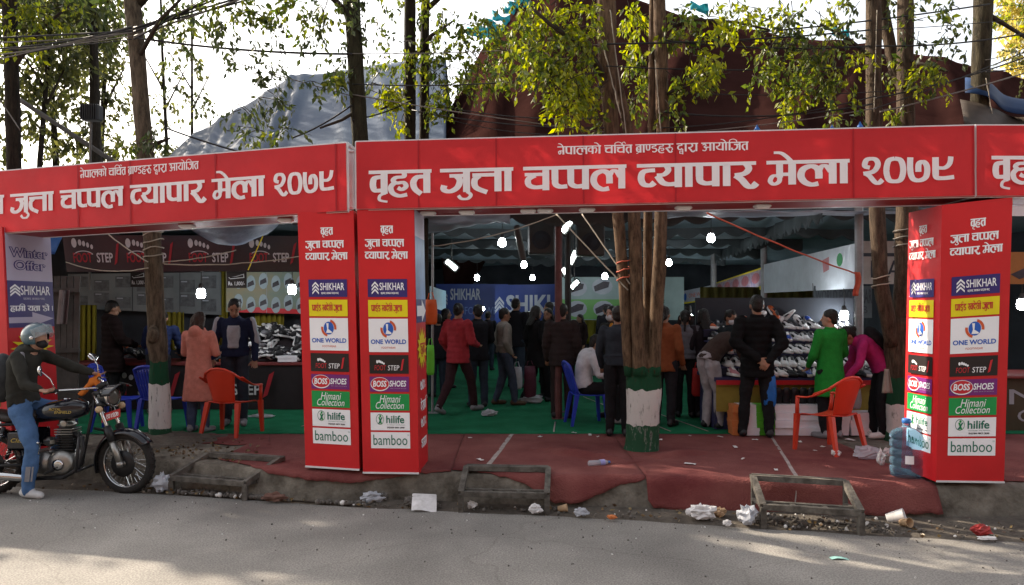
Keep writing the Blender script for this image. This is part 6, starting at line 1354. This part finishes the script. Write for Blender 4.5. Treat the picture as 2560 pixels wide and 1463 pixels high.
        for S in 'RL':
            sh, el, w_ = q['sh'+S], q['el'+S], q['wr'+S]; w2 = el.lerp(w_, .97*sleeve)
            mb.cap(sh, el, (.068+puff)*k, (.057+puff)*k, top, 12); mb.cap(el, w2, (.057+puff)*k, (.042+puff*.6)*k, top, 12)
        if collar: mb.loft([ring(.97, .085, .08, inf*.4), ring(1.06, .068, .07, inf*.4), ring(1.12, .066, .068, inf*.4)], top)
        if hood: mb.ell(nk+V(0, -.075, -.02)*k, (.12*k, .07*k, .1*k), top); mb.ell(nk+V(0, -.03, .02)*k, (.12*k, .09*k, .05*k), top)
        fused(mb, 'jacket' if not flare else 'coat', t, .0125, wr, 7, puff=puff*.55, seed=px*1.3)
    if extra: extra(t, q, k, H)
    return t, q, k
SIDE_R, SIDE_L, TOCAM = -math.pi/2, math.pi/2, math.pi
# pink coat
person('woman in a long pink hooded coat and blue jeans seen from behind', 199, 432, 1.58, -.12, dict(elR=(.235, .03, 1.12), elL=(-.235, .03, 1.12), wrR=(.15, .24, 1.1), wrL=(-.15, .24, 1.1), hp=-.2, knR=(.1, 0, .5), knL=(-.1, 0, .5)),
  cl('pink_wool', (.5, .19, .15)), cl('blue_jeans', (.06, .08, .14)), M_sg, ('bob', M_hairb), M_skin2, hem=.47, flare=.045, hood=True)
# clerk in navy jacket
def clerk(t, q, k, H):
    mb = MB(); mb.mats = [cl('grey_shirt', (.3, .3, .33))]; c = q['ch']
    mb.sheet(8, 10, lambda u, w: c+V((u-.5)*.17*k, .158*k-.05*(2*u-1)**2*k+.012*math.sin(w*6), (.1-.3*w)*k), mb.mats[0], .01); mb.build('shirt_front', t, True)
    for s, S in ((1, 'R'), (-1, 'L')):
        mb = MB(); mb.mats = [mat('pale_sleeve', (.3, .31, .35), .85, .1, 6)]; sh, el, w_ = q['sh'+S], q['el'+S], q['wr'+S]; mb.cap(sh+V(s*.03, .012, .02)*k, el+V(s*.02, .01, 0)*k, .05*k, .05*k, mb.mats[0]); fused(mb, 'sleeve_stripe', t, .013, .004, 8)
person('man in a navy jacket with pale sleeves looking down behind the left red chair', 235, 425, 1.77, TOCAM+.2, dict(elR=(.26, -.02, 1.12), elL=(-.26, -.02, 1.12), wrR=(.27, .08, .9), wrL=(-.26, .05, .88), hp=-.45, hd=(0, .05, 1.56), hy=.15),
  cl('navy_cotton', (.012, .016, .04)), cl('dark_jeans', (.03, .035, .05)), M_sg, face=True, hem=.1, extra=clerk)
person('man in a blue quilted jacket leaning over the stall table behind the slim painted tree', 158, 413, 1.64, 0.1, dict(ch=(0, .08, 1.22), nk=(0, .14, 1.4), hd=(0, .2, 1.51), shR=(.2, .13, 1.34), shL=(-.2, .13, 1.34), elR=(.27, .22, 1.08), elL=(-.27, .2, 1.08), wrR=(.2, .42, .95), wrL=(-.2, .42, .95), hp=-.4),
  cl('blue_quilt', (.014, .022, .065)), cl('dark_trousers', (.02, .02, .025)), puff=.012)
person('heavy dark clothed person standing in shadow by the mustard curtain', 112, 412, 1.74, -.9, dict(elR=(.25, .08, 1.12), elL=(-.25, .08, 1.12), wrR=(.12, .3, 1.02), wrL=(-.12, .3, 1.02), hp=-.2), cl('black_brown_wool', (.014, .008, .008)), cl('black_trousers', (.012, .012, .014)), hem=.3, flare=.03, puff=.02, hood=True)
# aisle crowd
person('shopper in a red quilted jacket striding away down the aisle', 458, 413, 1.7, -.55, dict(knR=(.1, .2, .52), anR=(.1, .3, .1), knL=(-.1, -.08, .5), anL=(-.1, -.36, .14), toL=(-.11, -.22, .03), elR=(.25, .02, 1.12), wrR=(.2, .24, 1.05), elL=(-.25, -.06, 1.12), wrL=(-.24, .1, .95), hp=-.2, hy=.3),
  cl('red_quilt', (.3, .03, .04)), cl('maroon_trousers', (.04, .018, .022)), M_sg, ('bun', None), puff=.012, hem=.14)
person('young man in a grey sweater with hands in pockets facing right in the aisle', 504, 405, 1.62, SIDE_R+.35, dict(elR=(.25, -.06, 1.12), elL=(-.25, -.06, 1.12), wrR=(.18, .08, .92), wrL=(-.18, .08, .92), knR=(.1, .12, .5), anR=(.11, .16, .09), anL=(-.1, -.12, .09), hp=-.1), cl('grey_knit', (.2, .18, .16)), cl('faded_jeans', (.05, .065, .1)), mat('brown_boot', (.08, .05, .03), .6, .2, 6), face=True, hem=.1)
person('tall figure in a long black coat walking right in the aisle', 536, 402, 1.66, SIDE_R+.6, dict(knR=(.1, .14, .5), anR=(.1, .2, .09), anL=(-.1, -.2, .1), elR=(.24, -.05, 1.12), elL=(-.24, -.05, 1.12)), cl('black_wool', (.01, .01, .011)), cl('black_trousers', (.012, .012, .014)), hair=('long', None), hem=.3, flare=.03)
person('person in a dark brown quilted jacket right behind the maroon pole', 562, 418, 1.7, -.25, None, cl('dark_brown_quilt', (.03, .022, .022)), cl('brown_trousers', (.025, .018, .018)), puff=.014, hem=.14)
# seated man
sit = dict(pv=(0, -.02, .53), ch=(0, -.0, .84), nk=(0, .1, 1.02), hd=(0, .17, 1.14), shR=(.18, .08, .97), shL=(-.18, .08, .97), elR=(.22, .16, .72), elL=(-.22, .16, .72), wrR=(.12, .37, .66), wrL=(-.12, .37, .66), hiR=(.09, .02, .5), hiL=(-.09, .02, .5), knR=(.12, .42, .5), knL=(-.12, .42, .5), anR=(.12, .44, .1), anL=(-.12, .4, .1), hp=-.3)
person('seated man in a white shirt and black trousers leaning forward on the blue chair', 590, 424, 1.68, SIDE_R+.1, sit, cl('white_shirt', (.5, .5, .54)), cl('black_trousers', (.012, .012, .014)), M_sg, face=True, hem=.03, loc=V((585-512)/F*10.45, 10.45, .315))
person('long haired woman with a pale mask and mustard scarf left of the clustered trunks', 612, 418, 1.66, TOCAM-.9, dict(hy=.2), cl('dark_olive_coat', (.02, .02, .018)), cl('dark_trousers', (.02, .02, .025)), hair=('long', None), skin=M_skin2, face=True, mask=M_mask, hem=.25, flare=.02,
  extra=lambda t, q, k, H: (lambda mb: (mb.cap(q['nk']+V(-.07, .09, -.02)*k, q['ch']+V(-.06, .17, -.1)*k, .03, .026, cl('mustard_knit', (.4, .17, .02))), mb.build('scarf', t, True)))(MB()))
person('person in a dark slate jacket standing half behind the clustered trunks', 618, 436, 1.66, -.2, dict(elL=(-.25, .02, 1.12), wrL=(-.22, .14, .9)), cl('slate_jacket', (.025, .03, .04)), cl('black_trousers', (.012, .012, .014)), hem=.12)
person('person in a rust brown sweater just right of the clustered trunks', 664, 426, 1.66, -.5, dict(wrR=(.24, .1, .88)), cl('rust_knit', (.2, .06, .025)), cl('dark_trousers', (.02, .02, .025)), hair=('tail', None), hem=.14)
person('woman in a grey quilted vest with a dark ponytail seen from behind', 685, 417, 1.6, -.25, dict(elR=(.24, .05, 1.12), wrR=(.16, .26, 1.08)), cl('grey_quilt', (.12, .12, .14)), cl('black_trousers', (.012, .012, .014)), hair=('tail', None), puff=.01, hem=.08)
person('woman in dark clothes with long loose hair between the grey vest and the bending shopper', 703, 417, 1.62, .3, None, cl('dark_plum', (.02, .016, .02)), cl('dark_trousers', (.02, .02, .025)), hair=('long', None), hem=.2, flare=.01)
person('masked shopper with tied hair facing the street behind the bending shopper', 730, 419, 1.6, TOCAM+.6, dict(hp=-.3), cl('dark_teal', (.015, .022, .025)), cl('dark_trousers', (.02, .02, .025)), hair=('short', None), mask=M_mask, face=True, hem=.12)
bend = dict(pv=(0, -.16, .9), ch=(0, .04, 1.12), nk=(0, .26, 1.18), hd=(0, .37, 1.2), shR=(.17, .2, 1.17), shL=(-.17, .2, 1.17), elR=(.2, .3, .92), elL=(-.2, .3, .92), wrR=(.15, .38, .68), wrL=(-.15, .38, .68), hiR=(.09, -.14, .87), hiL=(-.09, -.14, .87), knR=(.1, -.05, .5), knL=(-.1, -.06, .5), anR=(.1, -.03, .09), anL=(-.1, -.1, .09), hp=-.9)
person('bending shopper in pale trousers and a brown top with long hair falling forward', 717, 428, 1.72, SIDE_R+.35, bend, cl('brown_knit', (.05, .032, .028)), cl('pale_trousers', (.34, .31, .34)), M_sk, ('long', M_hairb), hem=.1)
person('man in black seen from behind with his hands clasped at his back', 757, 437, 1.8, -.15, dict(elR=(.27, -.12, 1.14), elL=(-.27, -.1, 1.14), wrR=(.1, -.2, .93), wrL=(-.02, -.19, .95), anR=(.14, -.02, .09), anL=(-.16, .02, .09), knR=(.12, .0, .5), knL=(-.13, .02, .5)), cl('black_cotton', (.006, .006, .007)), cl('black_trousers', (.012, .012, .014)), hem=.2, puff=.016, wr=.013)
person('woman in a bright green cardigan seen from behind at the right stall', 830, 438, 1.62, .35, dict(elR=(.25, .0, 1.12), wrR=(.2, .18, 1.0), elL=(-.24, .04, 1.1), wrL=(-.18, .2, .94), hy=.6), cl('green_knit', (.015, .2, .03)), cl('black_trousers', (.012, .012, .014)), M_sg, ('short', None), M_skin2, hem=.36, flare=.03)
def pack(t, q, k, H):
    mb = MB(); mb.mats = [cl('black_nylon', (.012, .012, .014))]; d = (q['nk']-q['pv']).normalized(); n = V(0, -d.z, d.y) if d.z else V(0, -1, 0); c = q['ch'].lerp(q['nk'], .2)+V(0, -.1, .13)*k
    mb.ell(c, (.14*k, .1*k, .19*k), mb.mats[0], Matrix.Rotation(-.6, 3, 'X')); fused(mb, 'rucksack', t, .013, .006, 8)
bend2 = dict(bend); bend2.update(pv=(0, -.12, .92), ch=(0, .04, 1.16), nk=(0, .22, 1.28), hd=(0, .32, 1.34), shR=(.17, .17, 1.25), shL=(-.17, .17, 1.25), elR=(.22, .2, .98), elL=(-.22, .24, .98), wrR=(.18, .34, .8), wrL=(-.16, .4, .78), hp=-.7)
person('woman in a magenta jacket bending left with a black rucksack on her back', 873, 437, 1.62, SIDE_L-.15, bend2, cl('magenta_fleece', (.32, .02, .12)), cl('black_trousers', (.012, .012, .014)), M_pap, ('bun', None), M_skin, face=True, hem=.06, extra=pack)
# dark crowd further in
gC = 'dark shoppers deep in the aisle'
base = [person('dark clothed shopper deep in the aisle among the crowd', 478, 407, 1.68, .2, dict(elR=(.24, .05, 1.12), wrR=(.18, .25, 1.05)), cl('crowd_dark', (.014, .014, .018)), cl('crowd_jeans', (.03, .04, .06)), group=gC, hem=.14)[0],
        person('dark clothed shopper deep in the aisle among the crowd', 548, 398, 1.62, 2.6, None, cl('crowd_brown', (.025, .016, .016)), cl('crowd_black', (.012, .012, .014)), hair=('long', None), face=True, group=gC, hem=.22, flare=.02)[0]]
for i, (px, Y, rz) in enumerate(((438, 13.5, .4), (446, 15, -1.2), (516, 15, -.6), (528, 17, .5), (549, 16, 1.2), (580, 17.5, 2.2), (606, 19, .2), (640, 16, .3), (700, 17, .8), (688, 18.5, -.4), (488, 19, -.2))):
    dup(base[i % 2], loc=V((px-512)/F*Y, Y, .312), rot=(0, 0, rz), scale=.9+.045*((i*7) % 5))
for i, (px, Y, rz) in enumerate(((716, 12.2, .2),)):
    dup(base[0], loc=V((px-512)/F*Y, Y, .312), rot=(0, 0, rz))
# ================================================================ motorcycle and rider
M_paint = mat('black_paint', (.008, .009, .014), .16, .1, 2, spec=.6); M_chr = mat('chrome', (.55, .55, .55), .16, .08, 6, metal=1.); M_alu = mat('dull_alloy', (.3, .29, .27), .38, .15, 8, .1, 50, metal=.9)
M_rub = mat('tyre_rubber', (.022, .02, .019), .85, .3, 8, .5, 60); M_steelb = mat('black_steel', (.015, .015, .016), .4, .2, 6); M_gold = mat('gold_letter', (.5, .36, .08), .4, .1, 6); M_leath = mat('seat_leather', (.02, .015, .013), .5, .2, 8, .2, 40)
bx = V(-4.775, 7.83, 0); bike = thing('motorcycle', 'black and chrome motorcycle standing on the road with its rider astride', 'motorcycle', bx, .02)
def wheel(par, c, rz, R0=.325, w=.055):
    M = Matrix.Translation(c)@Matrix.Rotation(rz, 4, 'Z')@Matrix.Rotation(R(90), 4, 'X')
    n = 40
    def torus(mb, Rm, prof, m):
        rings = []
        for k in range(n):
            a = 2*math.pi*k/n; rings.append([M @ V((Rm+dr)*math.cos(a), (Rm+dr)*math.sin(a), dz) for dr, dz in prof])
        rings.append(rings[0]); mb.loft(rings, m, False)
    mb = MB(); torus(mb, R0-.04, [(.04, 0), (.034, .03), (.015, w*.85), (-.02, w*.75), (-.032, .03), (-.032, -.03), (-.02, -w*.75), (.015, -w*.85), (.034, -.03)], M_rub)
    for k in range(64):
        a = 2*math.pi*k/64; mb.box(M @ V(R0*math.cos(a)*.993, R0*math.sin(a)*.993, .014*(-1)**k), (.02, .012, .02), M_rub, (Matrix.Rotation(rz, 3, 'Z')@Matrix.Rotation(-a+R(90), 3, 'Y')))
    wh = mb.build('wheel', par, True)
    mb = MB(); torus(mb, R0-.075, [(.012, .034), (0, .026), (-.014, .0), (0, -.026), (.012, -.034)], M_chr); mb.build('rim', wh, True)
    mb = MB()
    for k in range(36):
        a = 2*math.pi*k/36; b = a+(.55 if k % 2 else -.55); s = .03*(1 if k % 4 < 2 else -1); mb.tube([M @ V(.055*math.cos(b), .055*math.sin(b), s), M @ V((R0-.085)*math.cos(a), (R0-.085)*math.sin(a), s*.3)], .0028, M_chr, 4, False)
    mb.build('spokes', wh)
    mb = MB(); mb.lathe([(.02, -.075), (.03, -.06), (.06, -.045), (.062, .045), (.03, .06), (.02, .075)], M_alu, 16, M); mb.lathe([(.05, .052), (.14, .053), (.14, .058), (.05, .059)], M_steelb, 28, M); mb.build('hub', wh, True)
    return wh
ST = -.2
fw, rw = V(.69, 0, .32), V(-.69, 0, .32)
wheel(bike, fw, ST); wheel(bike, rw, 0, .32, .06)
S_ = Matrix.Translation(fw)@Matrix.Rotation(ST, 4, 'Z'); Sf = lambda x, y, z: S_ @ V(x, y, z)
def fender(nm, M, a0, a1, r, w, m):
    mb = MB(); rr = []
    def fn(u, s):
        a = R(a0+(a1-a0)*u); q = 2*s-1; d = r-.05*q*q
        return M @ V(d*math.cos(a), q*w, d*math.sin(a))
    mb.sheet(30, 9, fn, m, .006); return mb.build(nm, bike, True)
fender('fender', S_, 38, 200, .365, .085, M_paint); fender('fender', Matrix.Translation(rw), 10, 190, .37, .1, M_paint)
for s in (-1, 1):
    mb = MB(); a, b = Sf(-.0, s*.09, .0), Sf(-.235, s*.09, .56); mb.tube([a, a.lerp(b, .45)], .034, M_alu, 12); mb.tube([a.lerp(b, .42), a.lerp(b, .7)], .04, M_steelb, 12); mb.tube([a.lerp(b, .4), Sf(-.3, s*.09, .72)], .021, M_chr, 10); mb.tube([Sf(0, s*.09, -.02), Sf(0, s*.1, .03)], .04, M_alu, 10); mb.build('fork', bike, True)
mb = MB(); mb.rbox(Sf(-.26, 0, .62), (.1, .24, .05), M_steelb, .02); mb.rbox(Sf(-.3, 0, .74), (.1, .24, .04), M_steelb, .02); mb.tube([V(.36, 0, 1.06), V(.44, 0, .82)], .035, M_steelb, 10); mb.build('fork_yoke', bike)
# headlight and its cowl
HM = S_@Matrix.Translation(V(-.2, 0, .7))@Matrix.Rotation(R(84), 4, 'Y')
mb = MB(); mb.lathe([(.03, -.15), (.08, -.13), (.105, -.06), (.11, .02), (.108, .03)], M_paint, 24, HM); hl = mb.build('headlight', bike, True)
mb = MB(); mb.lathe([(.108, .02), (.118, .03), (.112, .05), (.1, .045)], M_chr, 28, HM, False); mb.build('rim', hl, True)
mb = MB(); mb.lathe([(.104, .036), (.08, .05), (.04, .058), (.005, .06)], mat('lamp_glass', (.1, .095, .085), .1, .15, 6, spec=.8), 24, HM); mb.build('lens', hl, True)
mb = MB(); mb.sheet(14, 6, lambda u, w: HM @ V(.122*math.cos(math.pi+(u-.5)*3.0), .122*math.sin(math.pi+(u-.5)*3.0), -.02+.19*w*(.55+.45*math.cos((u-.5)*3.0))), M_paint, .006); mb.build('cowl', hl, True)
for s in (-1, 1):
    mb = MB(); c = Sf(-.2, s*.17, .58); mb.tube([Sf(-.24, s*.09, .58), c], .01, M_chr, 6); mb.lathe([(.01, -.03), (.035, -.01), (.036, .02), (.02, .04)], mat('indicator_glass', (.45, .33, .2), .25, .1, 6), 14, Matrix.Translation(c)@Matrix.Rotation(R(90), 4, 'Y')); mb.build('indicator', bike, True)
mb = MB(); pc = Sf(-.13, -.02, .47); u_ = (S_.to_3x3() @ V(.25, -.97, 0)).normalized(); p_ = Panel(mb, pc-u_*.0+V(-.12, -.03, .045), pc+V(.11, -.1, .115), pc+V(-.12, -.03, -.045), pc+V(.11, -.1, .03)); p_.n = V(.2, -.97, 0).normalized()
mb.add([p_.at(*q) for q in ((0, 0), (1, 0), (1, 1), (0, 1))]+[p_.at(*q, -.012) for q in ((0, 0), (1, 0), (1, 1), (0, 1))], [(0, 3, 2, 1), (4, 5, 6, 7), (0, 1, 5, 4), (2, 3, 7, 6), (1, 2, 6, 5), (3, 0, 4, 7)], mat('plate_red', (.42, .02, .02), .5, .1, 5)); p_.deva('ba aa _ two pa _ nine two zero seven', .08, .92, .25, .75, M_wht, .003); mb.build('number_plate', bike)
# tank, seat, panels
mb = MB(); rings = []
for x, zb, zt, w in ((.3, .87, .93, .03), (.27, .83, .97, .08), (.18, .79, 1.0, .125), (.05, .775, .995, .14), (-.1, .775, .965, .125), (-.2, .78, .92, .09), (-.24, .8, .87, .05)):
    zc, hz = (zb+zt)/2, (zt-zb)/2; rings.append([V(x, w*math.copysign(abs(math.cos(a))**.7, math.cos(a)), zc+hz*math.copysign(abs(math.sin(a))**.75, math.sin(a))) for a in [2*math.pi*k/20 for k in range(20)]])
mb.loft(rings, M_paint); tk = mb.build('fuel_tank', bike, True)
mb = MB(); p_ = Panel(mb, V(-.06, -.142, .945), V(.2, -.128, .945), V(-.06, -.146, .84), V(.2, -.132, .84)); p_.n = V(0, -1, 0)
p_.text('ROYAL', .1, .25, .55, .5, M_gold, .006, shear=.2); p_.text('ENFIELD', .3, .55, .95, .8, M_gold, .006, shear=.2); mb.lathe([(.03, 0), (.036, .008), (.03, .016)], M_chr, 14, Matrix.Translation(V(.06, 0, .99))); mb.build('badge', tk)
mb = MB(); rings = [[V(x, w*math.cos(a), z+h*math.sin(a)) for a in [2*math.pi*k/14 for k in range(14)]] for x, w, z, h in ((-.2, .08, .83, .04), (-.3, .13, .82, .06), (-.5, .14, .8, .06), (-.62, .13, .83, .06), (-.85, .12, .86, .05), (-.98, .08, .87, .03))]; mb.loft(rings, M_leath); mb.build('saddle', bike, True)
for s in (-1, 1):
    mb = MB(); mb.rbox((-.33, s*.12, .58), (.3, .05, .2), M_paint, .03); p_ = Panel(mb, V(-.45, s*.146, .62), V(-.2, s*.146, .62), V(-.45, s*.146, .55), V(-.2, s*.146, .55)); p_.n = V(0, s, 0); p_.text('Classic', .1, .2, .9, .8, M_gold, .003, shear=.3); mb.build('side_panel', bike)
mb = MB()
for pts in ([V(.36, 0, 1.0), V(.3, 0, .7), V(.22, 0, .3), V(.0, 0, .22), V(-.25, 0, .24)], [V(.36, 0, .95), V(.1, 0, .8), V(-.24, 0, .76), V(-.3, 0, .45), V(-.27, 0, .25)], [V(-.24, .1, .76), V(-.6, .13, .74), V(-.95, .12, .8)], [V(-.24, -.1, .76), V(-.6, -.13, .74), V(-.95, -.12, .8)], [V(-.27, .11, .32), V(-.69, .11, .32)], [V(-.27, -.11, .32), V(-.69, -.11, .32)]): mb.tube(pts, .017, M_steelb, 8)
mb.build('frame', bike, True)
for s in (-1, 1):
    mb = MB(); a, b = V(-.66, s*.14, .34), V(-.5, s*.14, .72); mb.tube([a, b], .02, M_steelb, 8); mb.tube([a.lerp(b, .2+.01*k) if False else a.lerp(b, .15+.7*k/60)+V(.025*math.cos(k*1.2), .025*math.sin(k*1.2), 0) for k in range(61)], .005, M_chr, 5); mb.build('shock_absorber', bike, True)
# engine
mb = MB(); mb.mats = [M_alu]
EY = Matrix.Rotation(R(90), 4, 'X')
mb.lathe([(.02, -.15), (.1, -.14), (.135, -.11), (.14, .11), (.1, .14), (.02, .15)], M_alu, 28, Matrix.Translation(V(.06, 0, .33))@EY); mb.lathe([(.02, -.13), (.1, -.12), (.11, -.1), (.11, .1), (.02, .13)], M_alu, 24, Matrix.Translation(V(-.14, 0, .34))@EY); mb.rbox((-.04, 0, .27), (.34, .2, .14), M_alu, .04)
mb.lathe([(.03, .15), (.055, .152), (.06, .16), (.03, .165)], M_chr, 18, Matrix.Translation(V(.06, 0, .33))@EY)
eng = mb.build('engine', bike, True)
mb = MB(); CM = Matrix.Translation(V(.09, 0, .46))@Matrix.Rotation(-.06, 4, 'Y')
for k in range(9):
    z = .02+k*.026; mb.rbox(CM @ V(0, 0, z), (.19, .19, .009), M_alu if k > 5 else M_steelb, .003)
mb.rbox(CM @ V(0, 0, .12), (.13, .13, .24), M_steelb, .03); mb.rbox(CM @ V(0, 0, .27), (.17, .15, .06), M_alu, .03); mb.lathe([(.02, -.09), (.035, -.085), (.035, .085), (.02, .09)], M_alu, 12, CM@Matrix.Translation(V(0, 0, .285))@EY); mb.build('cylinder', eng)
mb = MB(); mb.rbox((-.1, -.02, .55), (.12, .1, .1), M_alu, .03); mb.tube([V(-.04, -.01, .55), V(.03, 0, .58)], .03, M_steelb, 10); mb.build('carburettor', eng)
mb = MB(); mb.tube([V(.17, -.05, .64), V(.27, -.08, .6), V(.3, -.11, .48), V(.25, -.13, .28), V(.12, -.145, .2), V(-.2, -.15, .19)], .022, M_steelb, 10); mb.tube([V(-.2, -.15, .19), V(-.3, -.155, .2), V(-.45, -.16, .215), V(-1.02, -.18, .26), V(-1.1, -.18, .265)], [.024, .038, .046, .046, .03], M_chr, 14); mb.build('exhaust', bike, True)
mb = MB(); mb.tube([V(.28, .14, .66), V(.33, .25, .62), V(.34, .3, .45), V(.3, .25, .28), V(.24, .06, .26), V(.24, -.06, .26), V(.3, -.25, .28), V(.34, -.3, .45), V(.33, -.25, .62), V(.28, -.14, .66)], .015, M_steelb, 8); mb.build('crash_guard', bike, True)
for nm, pts, r, m in (('kick_lever', [V(-.12, -.17, .34), V(-.13, -.19, .4), V(-.1, -.2, .56), V(-.08, -.26, .58)], .011, M_chr), ('brake_pedal', [V(-.1, -.16, .2), V(.12, -.19, .2), V(.16, -.2, .23)], .009, M_steelb), ('footrest', [V(.0, -.13, .27), V(.0, -.27, .27)], .014, M_rub), ('footrest', [V(-.05, .13, .27), V(-.05, .27, .27)], .014, M_rub)):
    mb = MB(); mb.tube(pts, r, m, 7); mb.build(nm, bike, True)
# bars
gr, gl = V(.02, -.33, 1.1), V(.22, .32, 1.2)
mb = MB(); mid = Sf(-.31, 0, .77); mb.tube([gr, gr+V(.09, .12, .01), mid+V(-.0, -.08, .02), mid, mid+V(.02, .08, .02), gl+V(.08, -.12, -.01), gl], .012, M_chr, 9); mb.tube([gr, gr.lerp(gr+V(.09, .12, .01), .9)], .02, M_rub, 9); mb.tube([gl, gl.lerp(gl+V(.08, -.12, -.01), .9)], .02, M_rub, 9)
mb.tube([gr+V(.09, .1, .0), gr+V(.12, -.0, -.01)], .006, M_chr, 6); mb.tube([gl+V(.09, -.1, .0), gl+V(.09, .02, -.01)], .006, M_chr, 6); hb = mb.build('handlebar', bike, True)
mb = MB(); mb.lathe([(.02, -.05), (.06, -.04), (.065, .01), (.055, .015)], M_steelb, 18, Matrix.Translation(Sf(-.3, 0, .82))@Matrix.Rotation(-.5, 4, 'Y')); mb.build('speedometer', bike, True)
def mirror(a, b, n):
    mb = MB(); mb.tube([a, a.lerp(b, .5)+V(.02, 0, .02), b], .007, M_chr, 6); x, y = frame_of(n); Mm = Matrix((x, y, n.normalized())).transposed().to_4x4(); Mm.translation = b
    mb.lathe([(.01, -.03), (.045, -.018), (.058, 0), (.055, .006)], M_chr, 18, Mm); mb.build('mirror', bike, True)
mirror(gr+V(.07, .09, .01), P(40, 371, 7.55)-bx, V(.9, .35, .1)); mirror(gl+V(.03, -.05, .0), P(93.5, 357, 8.15)-bx, V(.55, -.2, .55))
mb = MB(); mb.tube([gr+V(.1, .12, 0), gr+V(.2, .2, -.02), V(.34, .02, .9), V(.3, 0, .7)], .006, M_cab, 6); mb.tube([gl+V(.1, -.15, 0), V(.45, .05, 1.02), V(.46, .02, .75), V(.5, .05, .45)], .006, M_cab, 6); mb.build('control_cable', bike, True)
mb = MB(); mb.mats = [mat('orange_scarf', (.6, .16, .02), .8, .15, 8)]
for a, b, r in ((gl+V(.0, -.02, 0), gl+V(-.02, -.08, -.06), .04), (gl+V(-.02, -.06, -.03), gl+V(-.06, -.12, -.11), .038), (gl+V(-.05, -.1, -.1), gl+V(-.1, -.16, -.17), .034), (gl+V(.03, -.05, .02), gl+V(.04, -.09, -.08), .03)): mb.cap(a+bx, b+bx, r, r*.8, mb.mats[0])
o = fused(mb, 'orange_cloth', None, .011, .012, 16); tag(o, 'bright orange cloth wrapped round the left grip of the motorcycle', 'cloth')
# rider
def rider_extra(t, q, k, H):
    gm = mat('helmet_gloss', (.055, .105, .13), .2, .06, 2, spec=.7); hc = q['hd']+V(0, -.01, .035)
    mb = MB(); mb.mats = [gm]; n, kk = 26, 16
    def fn(u, w):
        a = 2*math.pi*u; z = 1-w*1.62; r = math.sqrt(max(0, 1-min(1, abs(z))**2)) if z > -.62 else .78
        return hc+V(.128*r*math.cos(a), .155*r*math.sin(a), .142*z)
    for i in range(n*2):
        for j_ in range(kk):
            u0, u1, w0, w1 = i/(2*n), (i+1)/(2*n), j_/kk, (j_+1)/kk; mid_a = (u0+u1)/2*2*math.pi; front = math.sin(mid_a)
            if front > .32 and w0 > .42: continue
            f = [fn(u0, w0), fn(u1, w0), fn(u1, w1), fn(u0, w1)]; mb.add(f, [(0, 1, 2, 3)] if j_ else [(1, 2, 3)], gm)
            g = [hc+(p-hc)*.93 for p in f]; mb.add(g, [(3, 2, 1, 0)], M_cab)
    hm = mb.build('helmet', t, True)
    mb = MB(); vm = bpy.data.materials.new('visor_plastic'); vm.use_nodes = True; b = vm.node_tree.nodes['Principled BSDF']; b.inputs['Base Color'].default_value = (.35, .4, .42, 1); b.inputs['Roughness'].default_value = .1; b.inputs['Alpha'].default_value = .35
    Rv = Matrix.Rotation(.5, 3, 'X')
    mb.sheet(18, 8, lambda u, w: hc+Rv @ V(.142*math.cos(math.pi*(.08+.84*u)), .168*math.sin(math.pi*(.08+.84*u))*(1-.1*w), .05-.1*w), vm, .003); mb.build('visor', hm, True)
    for s in (-1, 1):
        mb = MB(); mb.ell(hc+V(s*.128, .02, -.02), (.01, .022, .022), M_chr); mb.build('visor_pivot', hm, True)
    mb = MB(); mb.mats = [M_cab]; mb.cap(q['nk']+V(.17, .02, -.02), q['ch']+V(.14, .12, .02), .025, .025, M_sg); mb.cap(q['nk']+V(.17, .02, -.02), q['nk']+V(.15, -.1, -.1), .025, .025, M_sg); mb.build('shoulder_strap', t, True)
    mb = MB(); kp = q['knR'].lerp(q['anR'], .15)
    mb.sheet(3, 6, lambda u, w: q['knR'].lerp(q['anR'], .45+.35*w)+V(.068+.0*w, -.0+.05*u, 0), M_sg, .004); mb.sheet(3, 6, lambda u, w: q['knR'].lerp(q['anR'], .45+.35*w)+V(.064, .06+.018*u, 0), M_sg, .004); mb.build('trouser_stripe', t)
RJ = dict(pv=(0, 0, .94), ch=(0, -.03, 1.25), nk=(0, .06, 1.5), hd=(0, .14, 1.63), shR=(.19, .04, 1.45), shL=(-.19, .08, 1.45), elR=(.3, .2, 1.18), elL=(-.25, .37, 1.31), wrR=(.31, .36, 1.13), wrL=(-.28, .55, 1.25),
  hiR=(.1, .02, .9), hiL=(-.1, .03, .9), knR=(.2, .21, .53), knL=(-.19, .42, .86), anR=(.21, .17, .1), anL=(-.2, .2, .42), toR=(.23, .31, .035), toL=(-.22, .38, .36), hp=-.1)
person('motorcycle rider in a blue grey open helmet, olive jacket and light blue jeans', 20, 498, 1.7, SIDE_R, RJ, cl('olive_jacket', (.03, .03, .026)), cl('light_jeans', (.065, .13, .26)), mat('white_trainer', (.5, .5, .5), .6, .15, 8), (None, None), M_skin2, mask=M_cab, hem=.1, hood=True, loc=V(-5.155, 7.83, 0), extra=rider_extra, voxel=.008, wr=.012, fingers_fwd=V(0, .4, -.2))
t = thing('backpack', 'grey and black backpack on the back of the motorcycle rider', 'backpack', V(-5.42, 7.83, 1.0))
mb = MB(); mb.mats = [mat('dark_grey_nylon', (.05, .055, .06), .8, .2, 8)]; mb.ell((0.02, 0, .22), (.13, .17, .26), mb.mats[0]); mb.ell((-.08, 0, .12), (.09, .14, .15), mb.mats[0]); fused(mb, 'pack_body', t, .012, .008, 9)
mb = MB(); mb.tube([V(-.02, -.16, .4), V(-.1, -.12, .32), V(-.15, -.05, .22)], .008, M_sg, 6); mb.build('zip_trim', t, True)
